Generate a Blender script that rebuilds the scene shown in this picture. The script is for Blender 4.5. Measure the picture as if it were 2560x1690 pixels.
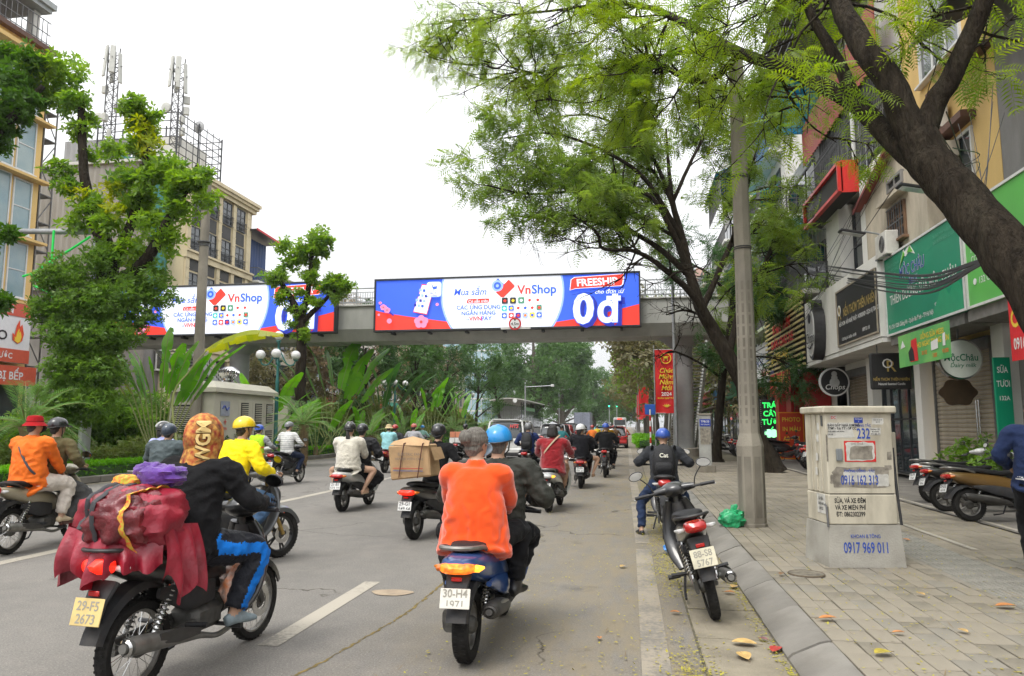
import bpy,bmesh,math,random
import numpy as np
from mathutils import Vector,Matrix,noise as mnoise
from mathutils.kdtree import KDTree
rnd = random.Random(7)
nrs = np.random.RandomState(11)
for _o in list(bpy.data.objects): bpy.data.objects.remove(_o)
SC = bpy.context.scene
COL = SC.collection
PI = math.pi
R = math.radians
# ------------------------------------------------------------------ camera
CAM_H = 1.58
PITCH,YAW = math.atan(219/1850.0),R(8.968)
cam = bpy.data.cameras.new('camera'); cam.sensor_width = 36.0; cam.lens = 36.0*1850/2560
cam.clip_start = 0.05; cam.clip_end = 4000
camo = bpy.data.objects.new('camera',cam); COL.objects.link(camo)
camo.location = (0,0,CAM_H); camo.rotation_euler = (PI/2+PITCH,0,YAW)
SC.camera = camo
# ------------------------------------------------------------------ sky, sun, exposure (flat white overcast)
SUN_EL,SUN_AZ = R(58),R(205)          # azimuth measured from +Y clockwise
w = bpy.data.worlds.new('World'); SC.world = w; w.use_nodes = True
nt = w.node_tree; nt.nodes.clear()
sky = nt.nodes.new('ShaderNodeTexSky'); sky.sky_type = 'NISHITA'; sky.sun_disc = False
sky.sun_elevation = SUN_EL; sky.sun_rotation = SUN_AZ; sky.dust_density = 6.0; sky.air_density = 1.0; sky.ozone_density = 1.0
hsv = nt.nodes.new('ShaderNodeHueSaturation'); hsv.inputs['Saturation'].default_value = 0.06; hsv.inputs['Value'].default_value = 1.0
mixn = nt.nodes.new('ShaderNodeMix'); mixn.data_type = 'RGBA'; mixn.inputs['Factor'].default_value = 0.72
mixn.inputs[7].default_value = (15.0,15.2,15.5,1)          # the even cloud deck
bg = nt.nodes.new('ShaderNodeBackground'); bg.inputs['Strength'].default_value = 0.13
wo = nt.nodes.new('ShaderNodeOutputWorld')
nt.links.new(sky.outputs[0],hsv.inputs['Color']); nt.links.new(hsv.outputs[0],mixn.inputs[6])
# overcast luminance law: zenith three times the horizon, the same all the way round
tco = nt.nodes.new('ShaderNodeTexCoord'); sep = nt.nodes.new('ShaderNodeSeparateXYZ'); nt.links.new(tco.outputs['Generated'],sep.inputs[0])
mr = nt.nodes.new('ShaderNodeMapRange'); mr.inputs[1].default_value = 0; mr.inputs[2].default_value = 1; mr.inputs[3].default_value = 1/3; mr.inputs[4].default_value = 1; nt.links.new(sep.outputs[2],mr.inputs[0])
vs_ = nt.nodes.new('ShaderNodeVectorMath'); vs_.operation = 'SCALE'; nt.links.new(mixn.outputs[2],vs_.inputs[0]); nt.links.new(mr.outputs[0],vs_.inputs['Scale'])
nt.links.new(vs_.outputs[0],bg.inputs['Color']); nt.links.new(bg.outputs[0],wo.inputs[0])
sl = bpy.data.lights.new('sun','SUN'); sl.energy = 1.0; sl.angle = R(20); sl.color = (1.0,0.95,0.87)
so = bpy.data.objects.new('sun',sl); COL.objects.link(so)
_sd = Vector((math.sin(SUN_AZ)*math.cos(SUN_EL),math.cos(SUN_AZ)*math.cos(SUN_EL),math.sin(SUN_EL)))
so.rotation_euler = _sd.to_track_quat('Z','Y').to_euler(); so.location = _sd*60
SC.view_settings.view_transform = 'Standard'; SC.view_settings.look = 'None'
SC.view_settings.exposure = 0.72; SC.view_settings.gamma = 1.0; SC.view_settings.use_curve_mapping = False
SC.render.engine = 'CYCLES'
cy = SC.cycles; cy.use_denoising = True; cy.max_bounces = 6; cy.diffuse_bounces = 3; cy.glossy_bounces = 3
cy.transmission_bounces = 4; cy.transparent_max_bounces = 8; cy.caustics_reflective = False; cy.caustics_refractive = False
cy.sample_clamp_indirect = 4.0; cy.use_adaptive_sampling = True; cy.adaptive_threshold = 0.02
# ------------------------------------------------------------------ small helpers
MATS = {}
def mat(name,col,rough=.6,metal=0.,var=.12,scale=6.,bump=0.,bscale=60.,spec=.5,coat=0.,emit=0.,col2=None,dirt=0.,sheen=0.,trans=0.,detail=4.,stretch=None,alpha=1.0,bdist=.02,dcol=(.09,.075,.055)):
 """Principled material whose colour drifts with noise (a base tone and a second tone) plus optional fine bump and dirt."""
 if name in MATS: return MATS[name]
 m = bpy.data.materials.new(name); m.use_nodes = True; n = m.node_tree.nodes; L = m.node_tree.links
 p = n['Principled BSDF']
 p.inputs['Roughness'].default_value = rough; p.inputs['Metallic'].default_value = metal
 p.inputs['Specular IOR Level'].default_value = spec; p.inputs['Coat Weight'].default_value = coat
 if sheen: p.inputs['Sheen Weight'].default_value = sheen
 if trans: p.inputs['Transmission Weight'].default_value = trans
 if alpha < 1: p.inputs['Alpha'].default_value = alpha
 c = (*col,1)
 tc = n.new('ShaderNodeTexCoord'); src = tc.outputs['Object']
 if stretch:
  mp = n.new('ShaderNodeMapping'); mp.inputs['Scale'].default_value = stretch; L.new(src,mp.inputs[0]); src = mp.outputs[0]
 if var > 0 or col2:
  nz = n.new('ShaderNodeTexNoise'); nz.inputs['Scale'].default_value = scale; nz.inputs['Detail'].default_value = detail
  L.new(src,nz.inputs['Vector'])
  rp = n.new('ShaderNodeMapRange'); rp.inputs[1].default_value = .3; rp.inputs[2].default_value = .7; L.new(nz.outputs[0],rp.inputs[0])
  mx = n.new('ShaderNodeMix'); mx.data_type = 'RGBA'; L.new(rp.outputs[0],mx.inputs['Factor'])
  b = col2 if col2 else tuple(v*(1-var) for v in col)
  a = col if col2 else tuple(min(1,v*(1+var)) for v in col)
  mx.inputs[6].default_value = (*a,1); mx.inputs[7].default_value = (*b,1); out = mx.outputs[2]
  if dirt > 0:
   nd = n.new('ShaderNodeTexNoise'); nd.inputs['Scale'].default_value = scale*.45; nd.inputs['Detail'].default_value = 7; nd.inputs['Roughness'].default_value = .7
   L.new(src,nd.inputs['Vector'])
   r2 = n.new('ShaderNodeMapRange'); r2.inputs[1].default_value = .48; r2.inputs[2].default_value = .72; r2.inputs[4].default_value = dirt; L.new(nd.outputs[0],r2.inputs[0])
   m2 = n.new('ShaderNodeMix'); m2.data_type = 'RGBA'; L.new(r2.outputs[0],m2.inputs['Factor']); L.new(out,m2.inputs[6]); m2.inputs[7].default_value = (*dcol,1); out = m2.outputs[2]
  L.new(out,p.inputs['Base Color'])
  if emit: L.new(out,p.inputs['Emission Color'])
 else:
  p.inputs['Base Color'].default_value = c; p.inputs['Emission Color'].default_value = c
 if emit: p.inputs['Emission Strength'].default_value = emit
 if bump > 0:
  nb = n.new('ShaderNodeTexNoise'); nb.inputs['Scale'].default_value = bscale; nb.inputs['Detail'].default_value = 5; L.new(src,nb.inputs['Vector'])
  bp = n.new('ShaderNodeBump'); bp.inputs['Strength'].default_value = bump; bp.inputs['Distance'].default_value = bdist; L.new(nb.outputs[0],bp.inputs['Height']); L.new(bp.outputs[0],p.inputs['Normal'])
 MATS[name] = m
 return m
def leafmat(name,c1,c2,tr=.35,rough=.45):
 """Foliage: colour differs from leaf to leaf (random per island), part of the light passes through."""
 if name in MATS: return MATS[name]
 m = bpy.data.materials.new(name); m.use_nodes = True; n = m.node_tree.nodes; L = m.node_tree.links
 p = n['Principled BSDF']; p.inputs['Roughness'].default_value = rough; p.inputs['Specular IOR Level'].default_value = .35
 g = n.new('ShaderNodeNewGeometry'); tc = n.new('ShaderNodeTexCoord'); nz = n.new('ShaderNodeTexNoise'); nz.inputs['Scale'].default_value = 1.3; L.new(tc.outputs['Object'],nz.inputs[0])
 ad = n.new('ShaderNodeMath'); ad.operation = 'ADD'; ml = n.new('ShaderNodeMath'); ml.operation = 'MULTIPLY'; ml.inputs[1].default_value = .55
 L.new(g.outputs['Random Per Island'],ml.inputs[0]); L.new(ml.outputs[0],ad.inputs[0])
 rp = n.new('ShaderNodeMapRange'); rp.inputs[1].default_value = .3; rp.inputs[2].default_value = .7; rp.inputs[4].default_value = .5; L.new(nz.outputs[0],rp.inputs[0]); L.new(rp.outputs[0],ad.inputs[1])
 mx = n.new('ShaderNodeMix'); mx.data_type = 'RGBA'; L.new(ad.outputs[0],mx.inputs['Factor']); mx.inputs[6].default_value = (*c1,1); mx.inputs[7].default_value = (*c2,1)
 L.new(mx.outputs[2],p.inputs['Base Color'])
 t = n.new('ShaderNodeBsdfTranslucent'); hs = n.new('ShaderNodeHueSaturation'); hs.inputs['Value'].default_value = 2.0; hs.inputs['Saturation'].default_value = 1.1
 L.new(mx.outputs[2],hs.inputs['Color']); L.new(hs.outputs[0],t.inputs['Color'])
 ms = n.new('ShaderNodeMixShader'); ms.inputs[0].default_value = tr
 L.new(p.outputs[0],ms.inputs[1]); L.new(t.outputs[0],ms.inputs[2]); L.new(ms.outputs[0],n['Material Output'].inputs[0])
 MATS[name] = m
 return m
V = lambda *a: np.array(a,float)
def nrm(v):
 v = np.asarray(v,float); l = np.linalg.norm(v); return v/l if l > 1e-9 else v
def rotz(p,a):
 c,s = math.cos(a),math.sin(a); return V(p[0]*c-p[1]*s,p[0]*s+p[1]*c,p[2] if len(p) > 2 else 0)
def cr(points,n):
 """Catmull-Rom resample of a list of tuples (any length) into n rows."""
 P = np.array(points,float)
 if len(P) == 2: t = np.linspace(0,1,n)[:,None]; return P[0]*(1-t)+P[1]*t
 Q = np.vstack([2*P[0]-P[1],P,2*P[-1]-P[-2]]); out = []
 for u in np.linspace(0,len(P)-1-1e-6,n):
  i = int(u); t = u-i; a,b,c,d = Q[i],Q[i+1],Q[i+2],Q[i+3]
  out.append(.5*((2*b)+(c-a)*t+(2*a-5*b+4*c-d)*t*t+(3*b-a-3*c+d)*t**3))
 return np.array(out)
class G:
 """Collects shapes; build() links them as ONE mesh object."""
 def __init__(s): s.v = []; s.f = []; s.m = []; s.mi = 0
 def add(s,vs,fs):
  o = len(s.v); s.v.extend([tuple(map(float,q)) for q in vs]); s.f.extend([tuple(i+o for i in f) for f in fs]); s.m.extend([s.mi]*len(fs)); return s
 def box(s,c,d,ch=0.,rz=0.,rx=0.,ry=0.):
  h = np.array(d,float)/2
  if ch <= 0:
   vs = [(x*h[0],y*h[1],z*h[2]) for x in (-1,1) for y in (-1,1) for z in (-1,1)]
   fs = [(0,1,3,2),(4,6,7,5),(0,4,5,1),(2,3,7,6),(0,2,6,4),(1,5,7,3)]
  else:
   k = min(ch,h.min()*.95); vs = []; idx = {}
   for x in (-1,1):
    for y in (-1,1):
     for z in (-1,1):
      for a in range(3):
       q = [h[0]-k,h[1]-k,h[2]-k]; q[a] = h[a]
       idx[(x,y,z,a)] = len(vs); vs.append((x*q[0],y*q[1],z*q[2]))
   fs = []
   sg = (-1,1)
   for a in range(3):
    b,c2 = (a+1) % 3,(a+2) % 3
    for sa in sg:
     ring = []
     for sb,sc in ((-1,-1),(1,-1),(1,1),(-1,1)):
      t = [0,0,0]; t[a] = sa; t[b] = sb; t[c2] = sc; ring.append(idx[(*t,a)])
     fs.append(tuple(ring if sa > 0 else ring[::-1]))
    for sb in sg:
     for sc in sg:
      t1 = [0,0,0]; t1[b] = sb; t1[c2] = sc; t1[a] = -1; t2 = list(t1); t2[a] = 1
      q = (idx[(*t1,b)],idx[(*t2,b)],idx[(*t2,c2)],idx[(*t1,c2)])
      fs.append(q if sb*sc < 0 else q[::-1])
   for x in sg:
    for y in sg:
     for z in sg:
      t = (idx[(x,y,z,0)],idx[(x,y,z,1)],idx[(x,y,z,2)]); fs.append(t if x*y*z > 0 else t[::-1])
  if rx or ry or rz:
   Mx = np.array((Matrix.Rotation(rz,3,'Z') @ Matrix.Rotation(ry,3,'Y') @ Matrix.Rotation(rx,3,'X')))
   vs = [Mx @ np.array(q) for q in vs]
  return s.add([np.array(q)+np.array(c,float) for q in vs],fs)
 def ring_loft(s,rings,cap=True,closed=True):
  n = len(rings[0]); vs = [q for r in rings for q in r]; fs = []
  for i in range(len(rings)-1):
   for j in range(n if closed else n-1):
    k = (j+1) % n; fs.append((i*n+j,i*n+k,(i+1)*n+k,(i+1)*n+j))
  if cap and closed:
   fs.append(tuple(range(n-1,-1,-1))); fs.append(tuple((len(rings)-1)*n+j for j in range(n)))
  return s.add(vs,fs)
 def tube(s,path,rad,n=8,cap=True,up=None,pw=2.,res=0):
  """rad: scalar, list of scalars or list of (side, up) pairs along the path; pw>2 squares the section."""
  P = np.array(path,float); k = len(P)
  rr = np.array([[r,r] if np.isscalar(r) else list(r) for r in ([rad]*k if np.isscalar(rad) else rad)],float)
  if res: A = cr(np.hstack([P,rr]),res); P = A[:,:3]; rr = np.maximum(A[:,3:],.0005); k = len(P)
  T = np.gradient(P,axis=0); T /= np.linalg.norm(T,axis=1)[:,None]+1e-12
  u = np.array(up,float) if up is not None else (V(0,0,1) if abs(T[0][2]) < .9 else V(0,1,0))
  rings = []
  for i in range(k):
   sd = np.cross(T[i],u)
   if np.linalg.norm(sd) < 1e-6: sd = np.cross(T[i],V(1,.01,0))
   sd = nrm(sd); uu = nrm(np.cross(sd,T[i]))
   if up is None: u = uu
   a = np.linspace(0,2*PI,n,endpoint=False); ca,sa = np.cos(a),np.sin(a)
   ca = np.sign(ca)*np.abs(ca)**(2/pw); sa = np.sign(sa)*np.abs(sa)**(2/pw)
   rings.append(P[i]+np.outer(ca*rr[i,0],sd)+np.outer(sa*rr[i,1],uu))
  return s.ring_loft(rings,cap)
 def lathe(s,prof,c=(0,0,0),axis='Z',n=20,cap=True):
  """prof: list of (radius, along)."""
  rings = []
  for r,h in prof:
   a = np.linspace(0,2*PI,n,endpoint=False); x,y = r*np.cos(a),r*np.sin(a); z = np.full(n,h)
   q = {'Z': np.c_[x,y,z],'X': np.c_[z,x,y],'Y': np.c_[y,z,x]}[axis]
   rings.append(q+np.array(c,float))
  return s.ring_loft(rings,cap)
 def torus(s,c,R0,prof,axis='X',n=28):
  """prof: closed cross-section of (radial offset, axial offset)."""
  rings = []
  for a in np.linspace(0,2*PI,n,endpoint=False):
   ca,sa = math.cos(a),math.sin(a); ring = []
   for pr,pa in prof:
    r = R0+pr; q = {'X': (pa,r*ca,r*sa),'Z': (r*ca,r*sa,pa),'Y': (r*sa,pa,r*ca)}[axis]; ring.append(np.array(c)+q)
   rings.append(ring)
  m = len(prof); vs = [q for r in rings for q in r]; fs = []
  for i in range(n):
   for j in range(m):
    fs.append((i*m+j,i*m+(j+1) % m,((i+1) % n)*m+(j+1) % m,((i+1) % n)*m+j))
  return s.add(vs,fs)
 def ball(s,c,r,n=12,m=8,zmin=-1.,zmax=1.):
  r = np.array([r,r,r] if np.isscalar(r) else r,float); rings = []
  for t in np.linspace(math.asin(max(-1,zmin)),math.asin(min(1,zmax)),m):
   q = max(math.cos(t),.004); a = np.linspace(0,2*PI,n,endpoint=False)
   rings.append(np.c_[np.cos(a)*q*r[0],np.sin(a)*q*r[1],np.full(n,math.sin(t)*r[2])]+np.array(c,float))
  return s.ring_loft(rings,True)
 def quad(s,a,b,c,d): return s.add([a,b,c,d],[(0,1,2,3)])
 def prism(s,poly,axis,a0,a1):
  """poly: 2D outline; extruded along axis between a0 and a1."""
  def P(u,v,t): return {'X': (t,u,v),'Y': (u,t,v),'Z': (u,v,t)}[axis]
  n = len(poly); vs = [P(u,v,a0) for u,v in poly]+[P(u,v,a1) for u,v in poly]
  ar = sum(poly[i][0]*poly[(i+1) % n][1]-poly[(i+1) % n][0]*poly[i][1] for i in range(n))
  fl = (ar > 0) ^ (axis == 'Y') ^ (a1 < a0)
  f0 = tuple(range(n)); f1 = tuple(range(n,2*n)); fs = [f0[::-1] if fl else f0,f1 if fl else f1[::-1]]
  for i in range(n):
   j = (i+1) % n; q = (i,j,n+j,n+i); fs.append(q if fl else q[::-1])
  return s.add(vs,fs)
 def mesh(s,name,smooth=35):
  me = bpy.data.meshes.new(name); me.from_pydata(s.v,[],s.f)
  if any(s.m): me.polygons.foreach_set('material_index',s.m)
  if smooth:
   me.polygons.foreach_set('use_smooth',[True]*len(me.polygons)); me.set_sharp_from_angle(angle=R(smooth))
  me.update(); return me
 def build(s,name,m,parent=None,smooth=35,loc=None,rz=None):
  return link(name,s.mesh(name,smooth),m,parent,loc,rz)
def link(name,me,m,parent=None,loc=None,rz=None):
 o = bpy.data.objects.new(name,me); COL.objects.link(o)
 ms = m if isinstance(m,(list,tuple)) else [m]
 for q in ms:
  if len(me.materials) < len(ms): me.materials.append(q)
 for i,q in enumerate(ms):
  if me.materials[i] != q: o.material_slots[i].link = 'OBJECT'; o.material_slots[i].material = q
 if parent is not None: o.parent = parent
 if loc is not None: o.location = loc
 if rz is not None: o.rotation_euler = (0,0,rz)
 return o
def tag(o,label=None,cat=None,group=None,kind=None):
 if label: o['label'] = label
 if cat: o['category'] = cat
 if group: o['group'] = group
 if kind: o['kind'] = kind
 return o
def thing(name,label,cat,loc=(0,0,0),rz=0.,group=None):
 o = bpy.data.objects.new(name,None); COL.objects.link(o); o.empty_display_size = .2
 o.location = loc; o.rotation_euler = (0,0,rz); return tag(o,label,cat,group)
KIDS = {}
def copy_tree(root,loc,rz,label=None,sc=None,rot=None):
 r = root.copy(); COL.objects.link(r); r.location = loc; r.rotation_euler = rot if rot else (0,0,rz)
 if sc: r.scale = sc if not np.isscalar(sc) else (sc,sc,sc)
 if label: r['label'] = label
 for ch in root.children:
  c = ch.copy(); COL.objects.link(c); c.parent = r
  for g in ch.children:
   d = g.copy(); COL.objects.link(d); d.parent = c
 return r
def raw_mesh(name,verts,faces_n,m,parent=None,smooth=False):
 """numpy verts (N,3) and faces of k corners each (F,k) -> mesh object, fast."""
 me = bpy.data.meshes.new(name); nv = len(verts); nf,k = faces_n.shape
 me.vertices.add(nv); me.vertices.foreach_set('co',np.asarray(verts,np.float32).ravel())
 me.loops.add(nf*k); me.loops.foreach_set('vertex_index',faces_n.astype(np.int32).ravel())
 me.polygons.add(nf); me.polygons.foreach_set('loop_start',np.arange(0,nf*k,k,dtype=np.int32))
 if smooth: me.polygons.foreach_set('use_smooth',np.ones(nf,bool))
 me.update(calc_edges=True); return link(name,me,m,parent)
_fcache = {}
def text_mesh(body,size,bold=0.,align='CENTER',sx=1.,shear=0.,extrude=0.,spacing=1.):
 """Flat text in the XZ plane (reads from -Y), centred vertically about cap height; returns verts, faces."""
 key = (body,size,bold,align,sx,shear,extrude,spacing)
 if key in _fcache: return _fcache[key]
 cu = bpy.data.curves.new('t','FONT'); cu.body = body; cu.size = size; cu.align_x = align; cu.offset = bold*size; cu.shear = shear
 cu.resolution_u = 3; cu.extrude = extrude; cu.space_character = spacing
 ob = bpy.data.objects.new('t',cu); me = bpy.data.meshes.new_from_object(ob)
 vs = [(q.co.x*sx,-q.co.z,q.co.y-size*.36) for q in me.vertices]; fs = [tuple(p.vertices) for p in me.polygons]
 bpy.data.objects.remove(ob); bpy.data.curves.remove(cu); bpy.data.meshes.remove(me)
 _fcache[key] = (vs,fs); return vs,fs
def text_on(name,body,size,m,parent,o,u,v,bold=.012,**k):
 """Lettering whose local right is u and up is v (3-vectors), centred at o."""
 vs,fs = text_mesh(body,size,bold,**k); o,u,v = V(*o),nrm(u),nrm(v); nn = np.cross(u,v)
 g = G(); g.add([o+u*a+v*c-nn*b for a,b,c in vs],fs); return g.build(name,m,parent,smooth=0)
def jit(c,a): return tuple(max(0,min(1,q*(1+rnd.uniform(-a,a)))) for q in c)
# ================================================================== ground, road, kerbs, pavement
def asphalt_mat():
 m = bpy.data.materials.new('asphalt'); m.use_nodes = True; n = m.node_tree.nodes; L = m.node_tree.links; p = n['Principled BSDF']
 p.inputs['Roughness'].default_value = .88; p.inputs['Specular IOR Level'].default_value = .25
 tc = n.new('ShaderNodeTexCoord'); S = tc.outputs['Object']
 def nz(scale,det=5,rough=.6,st=None):
  q = n.new('ShaderNodeTexNoise'); q.inputs['Scale'].default_value = scale; q.inputs['Detail'].default_value = det; q.inputs['Roughness'].default_value = rough
  if st:
   mp = n.new('ShaderNodeMapping'); mp.inputs['Scale'].default_value = st; L.new(S,mp.inputs[0]); L.new(mp.outputs[0],q.inputs['Vector'])
  else: L.new(S,q.inputs['Vector'])
  return q.outputs[0]
 def rng(x,a,b,c=0.,d=1.):
  q = n.new('ShaderNodeMapRange'); L.new(x,q.inputs[0]); q.inputs[1].default_value = a; q.inputs[2].default_value = b; q.inputs[3].default_value = c; q.inputs[4].default_value = d; return q.outputs[0]
 def mix(f,a,b):
  q = n.new('ShaderNodeMix'); q.data_type = 'RGBA'; L.new(f,q.inputs['Factor'])
  for s,x in ((6,a),(7,b)):
   if isinstance(x,tuple): q.inputs[s].default_value = (*x,1)
   else: L.new(x,q.inputs[s])
  return q.outputs[2]
 def mul(a,b):
  q = n.new('ShaderNodeMath'); q.operation = 'MULTIPLY'; L.new(a,q.inputs[0]); L.new(b,q.inputs[1]); return q.outputs[0]
 col = mix(rng(nz(.6,6,.65,(1,.25,1)),.35,.65),(.195,.182,.165),(.145,.137,.125))
 col = mix(rng(nz(3.2,5),.45,.75,0,.5),col,(.235,.215,.19))
 # aggregate speckle
 col = mix(rng(nz(75,3,.7),.52,.70,0,.7),col,(.36,.34,.31)); col = mix(rng(nz(58,3,.7),.54,.72,0,.75),col,(.06,.056,.05)); col = mix(rng(nz(190,2),.52,.72,0,.5),col,(.30,.28,.25))
 # straw-coloured plant dust drifting in from the kerb
 sx = n.new('ShaderNodeSeparateXYZ'); L.new(S,sx.inputs[0])
 edge = rng(sx.outputs[0],-2.3,-.2)
 col = mix(mul(edge,rng(nz(2.2,7,.75,(1.6,.5,1)),.36,.62,.1,.75)),col,(.25,.205,.13))
 # cracks
 vo = n.new('ShaderNodeTexVoronoi'); vo.feature = 'DISTANCE_TO_EDGE'; vo.inputs['Scale'].default_value = .34
 wn = n.new('ShaderNodeTexNoise'); wn.inputs['Scale'].default_value = 1.7; wn.inputs['Detail'].default_value = 6; L.new(S,wn.inputs['Vector'])
 va = n.new('ShaderNodeVectorMath'); va.operation = 'MULTIPLY_ADD'; va.inputs[1].default_value = (.9,.9,0); L.new(wn.outputs['Color'],va.inputs[0]); L.new(S,va.inputs[2]); L.new(va.outputs[0],vo.inputs['Vector'])
 crack = mul(rng(vo.outputs['Distance'],.0,.006,1,0),rng(nz(.33,2),.5,.56))
 col = mix(crack,col,(.055,.047,.036))
 # oil drip patches
 col = mix(mul(rng(nz(.9,3),.63,.75),rng(nz(5,4),.4,.6)),col,(.085,.08,.073))
 L.new(col,p.inputs['Base Color'])
 b = n.new('ShaderNodeBump'); b.inputs['Strength'].default_value = .5; b.inputs['Distance'].default_value = .01; L.new(nz(150,3),b.inputs['Height']); L.new(b.outputs[0],p.inputs['Normal'])
 return m
M_asph = asphalt_mat()
M_soil = mat('soil',(.10,.085,.055),.95,var=.35,scale=3,bump=.6,bscale=40)
M_kerb = mat('kerb_granite',(.195,.182,.160),.85,var=.25,scale=2.2,bump=.25,bscale=90,dirt=.55,detail=8,dcol=(.12,.105,.08))
M_gutter = mat('gutter_concrete',(.235,.205,.15),.88,var=.22,scale=3.4,bump=.35,bscale=70,dirt=.5,detail=8)
M_paver = mat('paver',(.235,.207,.16),.88,var=.28,scale=1.7,bump=.25,bscale=120,dirt=.45,detail=8,dcol=(.17,.145,.105))
M_paver2 = mat('paver_grey',(.215,.196,.16),.85,var=.25,scale=2.3,bump=.25,bscale=120,dirt=.4,detail=8,dcol=(.14,.12,.09))
M_paver3 = mat('paver_worn',(.205,.182,.14),.9,var=.35,scale=3.1,bump=.4,bscale=90,dirt=.6,detail=8,dcol=(.12,.10,.07))
M_joint = mat('sand_joint',(.10,.088,.055),.95,var=.4,scale=9)
def paint_mat(name,col,cover):
 """Worn road paint: the film is broken where a fine noise says so, asphalt-toned grime shows there."""
 m = bpy.data.materials.new(name); m.use_nodes = True; n = m.node_tree.nodes; L = m.node_tree.links; p = n['Principled BSDF']; p.inputs['Roughness'].default_value = .75
 tc = n.new('ShaderNodeTexCoord'); a = n.new('ShaderNodeTexNoise'); a.inputs['Scale'].default_value = 22; a.inputs['Detail'].default_value = 8; a.inputs['Roughness'].default_value = .75; L.new(tc.outputs['Object'],a.inputs['Vector'])
 b = n.new('ShaderNodeTexNoise'); b.inputs['Scale'].default_value = 1.6; b.inputs['Detail'].default_value = 5; L.new(tc.outputs['Object'],b.inputs['Vector'])
 s = n.new('ShaderNodeMath'); s.operation = 'ADD'; L.new(a.outputs[0],s.inputs[0]); L.new(b.outputs[0],s.inputs[1])
 r = n.new('ShaderNodeMapRange'); r.inputs[1].default_value = cover; r.inputs[2].default_value = cover+.22; L.new(s.outputs[0],r.inputs[0])
 x = n.new('ShaderNodeMix'); x.data_type = 'RGBA'; x.inputs[6].default_value = (*col,1); x.inputs[7].default_value = (.18,.165,.14,1); L.new(r.outputs[0],x.inputs['Factor']); L.new(x.outputs[2],p.inputs['Base Color'])
 return m
M_paint = paint_mat('worn_white_paint',(.37,.335,.275),1.02)
M_paint2 = paint_mat('worn_edge_paint',(.30,.26,.20),.93)
def strip(name,x0,x1,y0,y1,z,m,kind='structure',ny=1,parent=None):
 g = G()
 for i in range(ny):
  a,b = y0+(y1-y0)*i/ny,y0+(y1-y0)*(i+1)/ny; g.quad((x0,a,z),(x1,a,z),(x1,b,z),(x0,b,z))
 o = g.build(name,m,parent,smooth=0)
 if parent is None: o['kind'] = kind
 return o
strip('ground',-300,300,-60,900,-.03,mat('ground_dust',(.16,.15,.13),.95,var=.3,scale=.5))
road = strip('road',-28.2,1.04,-25,890,0,M_asph)
# painted lines
strip('edge_line',.05,.24,-5,9.9,.004,M_paint2)
g = G()
for y0,x0 in ((10.4,.05),(16.3,.03),(22.2,0.0),(30,-.04),(44,-.1)):
 g.quad((x0,y0,.004),(x0+.19,y0,.004),(x0+.14,y0+(5.4 if y0 < 29 else 12),.004),(x0-.05,y0+(5.4 if y0 < 29 else 12),.004))
g.build('edge_line',M_paint2,smooth=0)['kind'] = 'structure'
for i in range(9):
 strip('lane_dash',-2.69,-2.53,5.22+i*5.9,7.45+i*5.9,.004,M_paint)
strip('lane_line',-7.31,-7.12,-5,80,.004,M_paint)
# light concrete patch and dark joint on the road (repair marks)
g = G(); a = np.linspace(0,2*PI,22,endpoint=False)
g.add([(-2.26+.20*math.cos(t)*(1+.12*math.sin(3*t)),7.0+.13*math.sin(t),.0065) for t in a],[tuple(range(22))]); g.build('road_patch',mat('patch',(.32,.25,.175),.9,var=.2,scale=9),smooth=0)['kind'] = 'structure'
g = G(); pts = cr([(-2.6,3.6),(-2.15,4.6),(-1.98,5.6),(-1.9,6.3),(-1.88,7.6),(-1.79,9.2),(-1.83,12)],110)
for i in range(109):
 wv = .003+.012*rnd.random(); (x0,y0),(x1,y1) = pts[i],pts[i+1]; x0 += rnd.uniform(-.012,.012); x1 += rnd.uniform(-.012,.012)
 g.quad((x0-wv,y0,.003),(x0+wv,y0,.003),(x1+wv,y1,.003),(x1-wv,y1,.003))
g.build('road_crack',mat('crack',(.16,.115,.035),.95,var=.5,scale=9),smooth=0)['kind'] = 'structure'
# gutter slabs
gut = strip('gutter',.45,1.05,-4,62,.0035,M_joint)
gg = G(); gg.box((.75,.445,.0),(.56,.86,.022),.006); gme = gg.mesh('gutter_slab')
for i in range(40): link('gutter_slab',gme,M_gutter,gut,(rnd.uniform(-.006,.006),2.3+.9*i,rnd.uniform(-.003,.002)),rnd.uniform(-.0015,.0015))
# kerb stones: sloped face, 1 m each
kerb = strip('kerb',1.03,1.30,-4,62,.012,M_joint)
kp = [(1.02,0),(1.02,.035),(1.05,.062),(1.23,.142),(1.275,.152),(1.302,.152),(1.302,0)]
kg = G(); kg.prism(kp,'Y',.008,.992); kme = kg.mesh('kerb_stone',25)
for i in range(60): link('kerb_stone',kme,M_kerb,kerb,(rnd.uniform(-.008,.008),2.4+i*1.0,rnd.uniform(-.006,.004)),rnd.uniform(-.004,.004))
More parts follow.
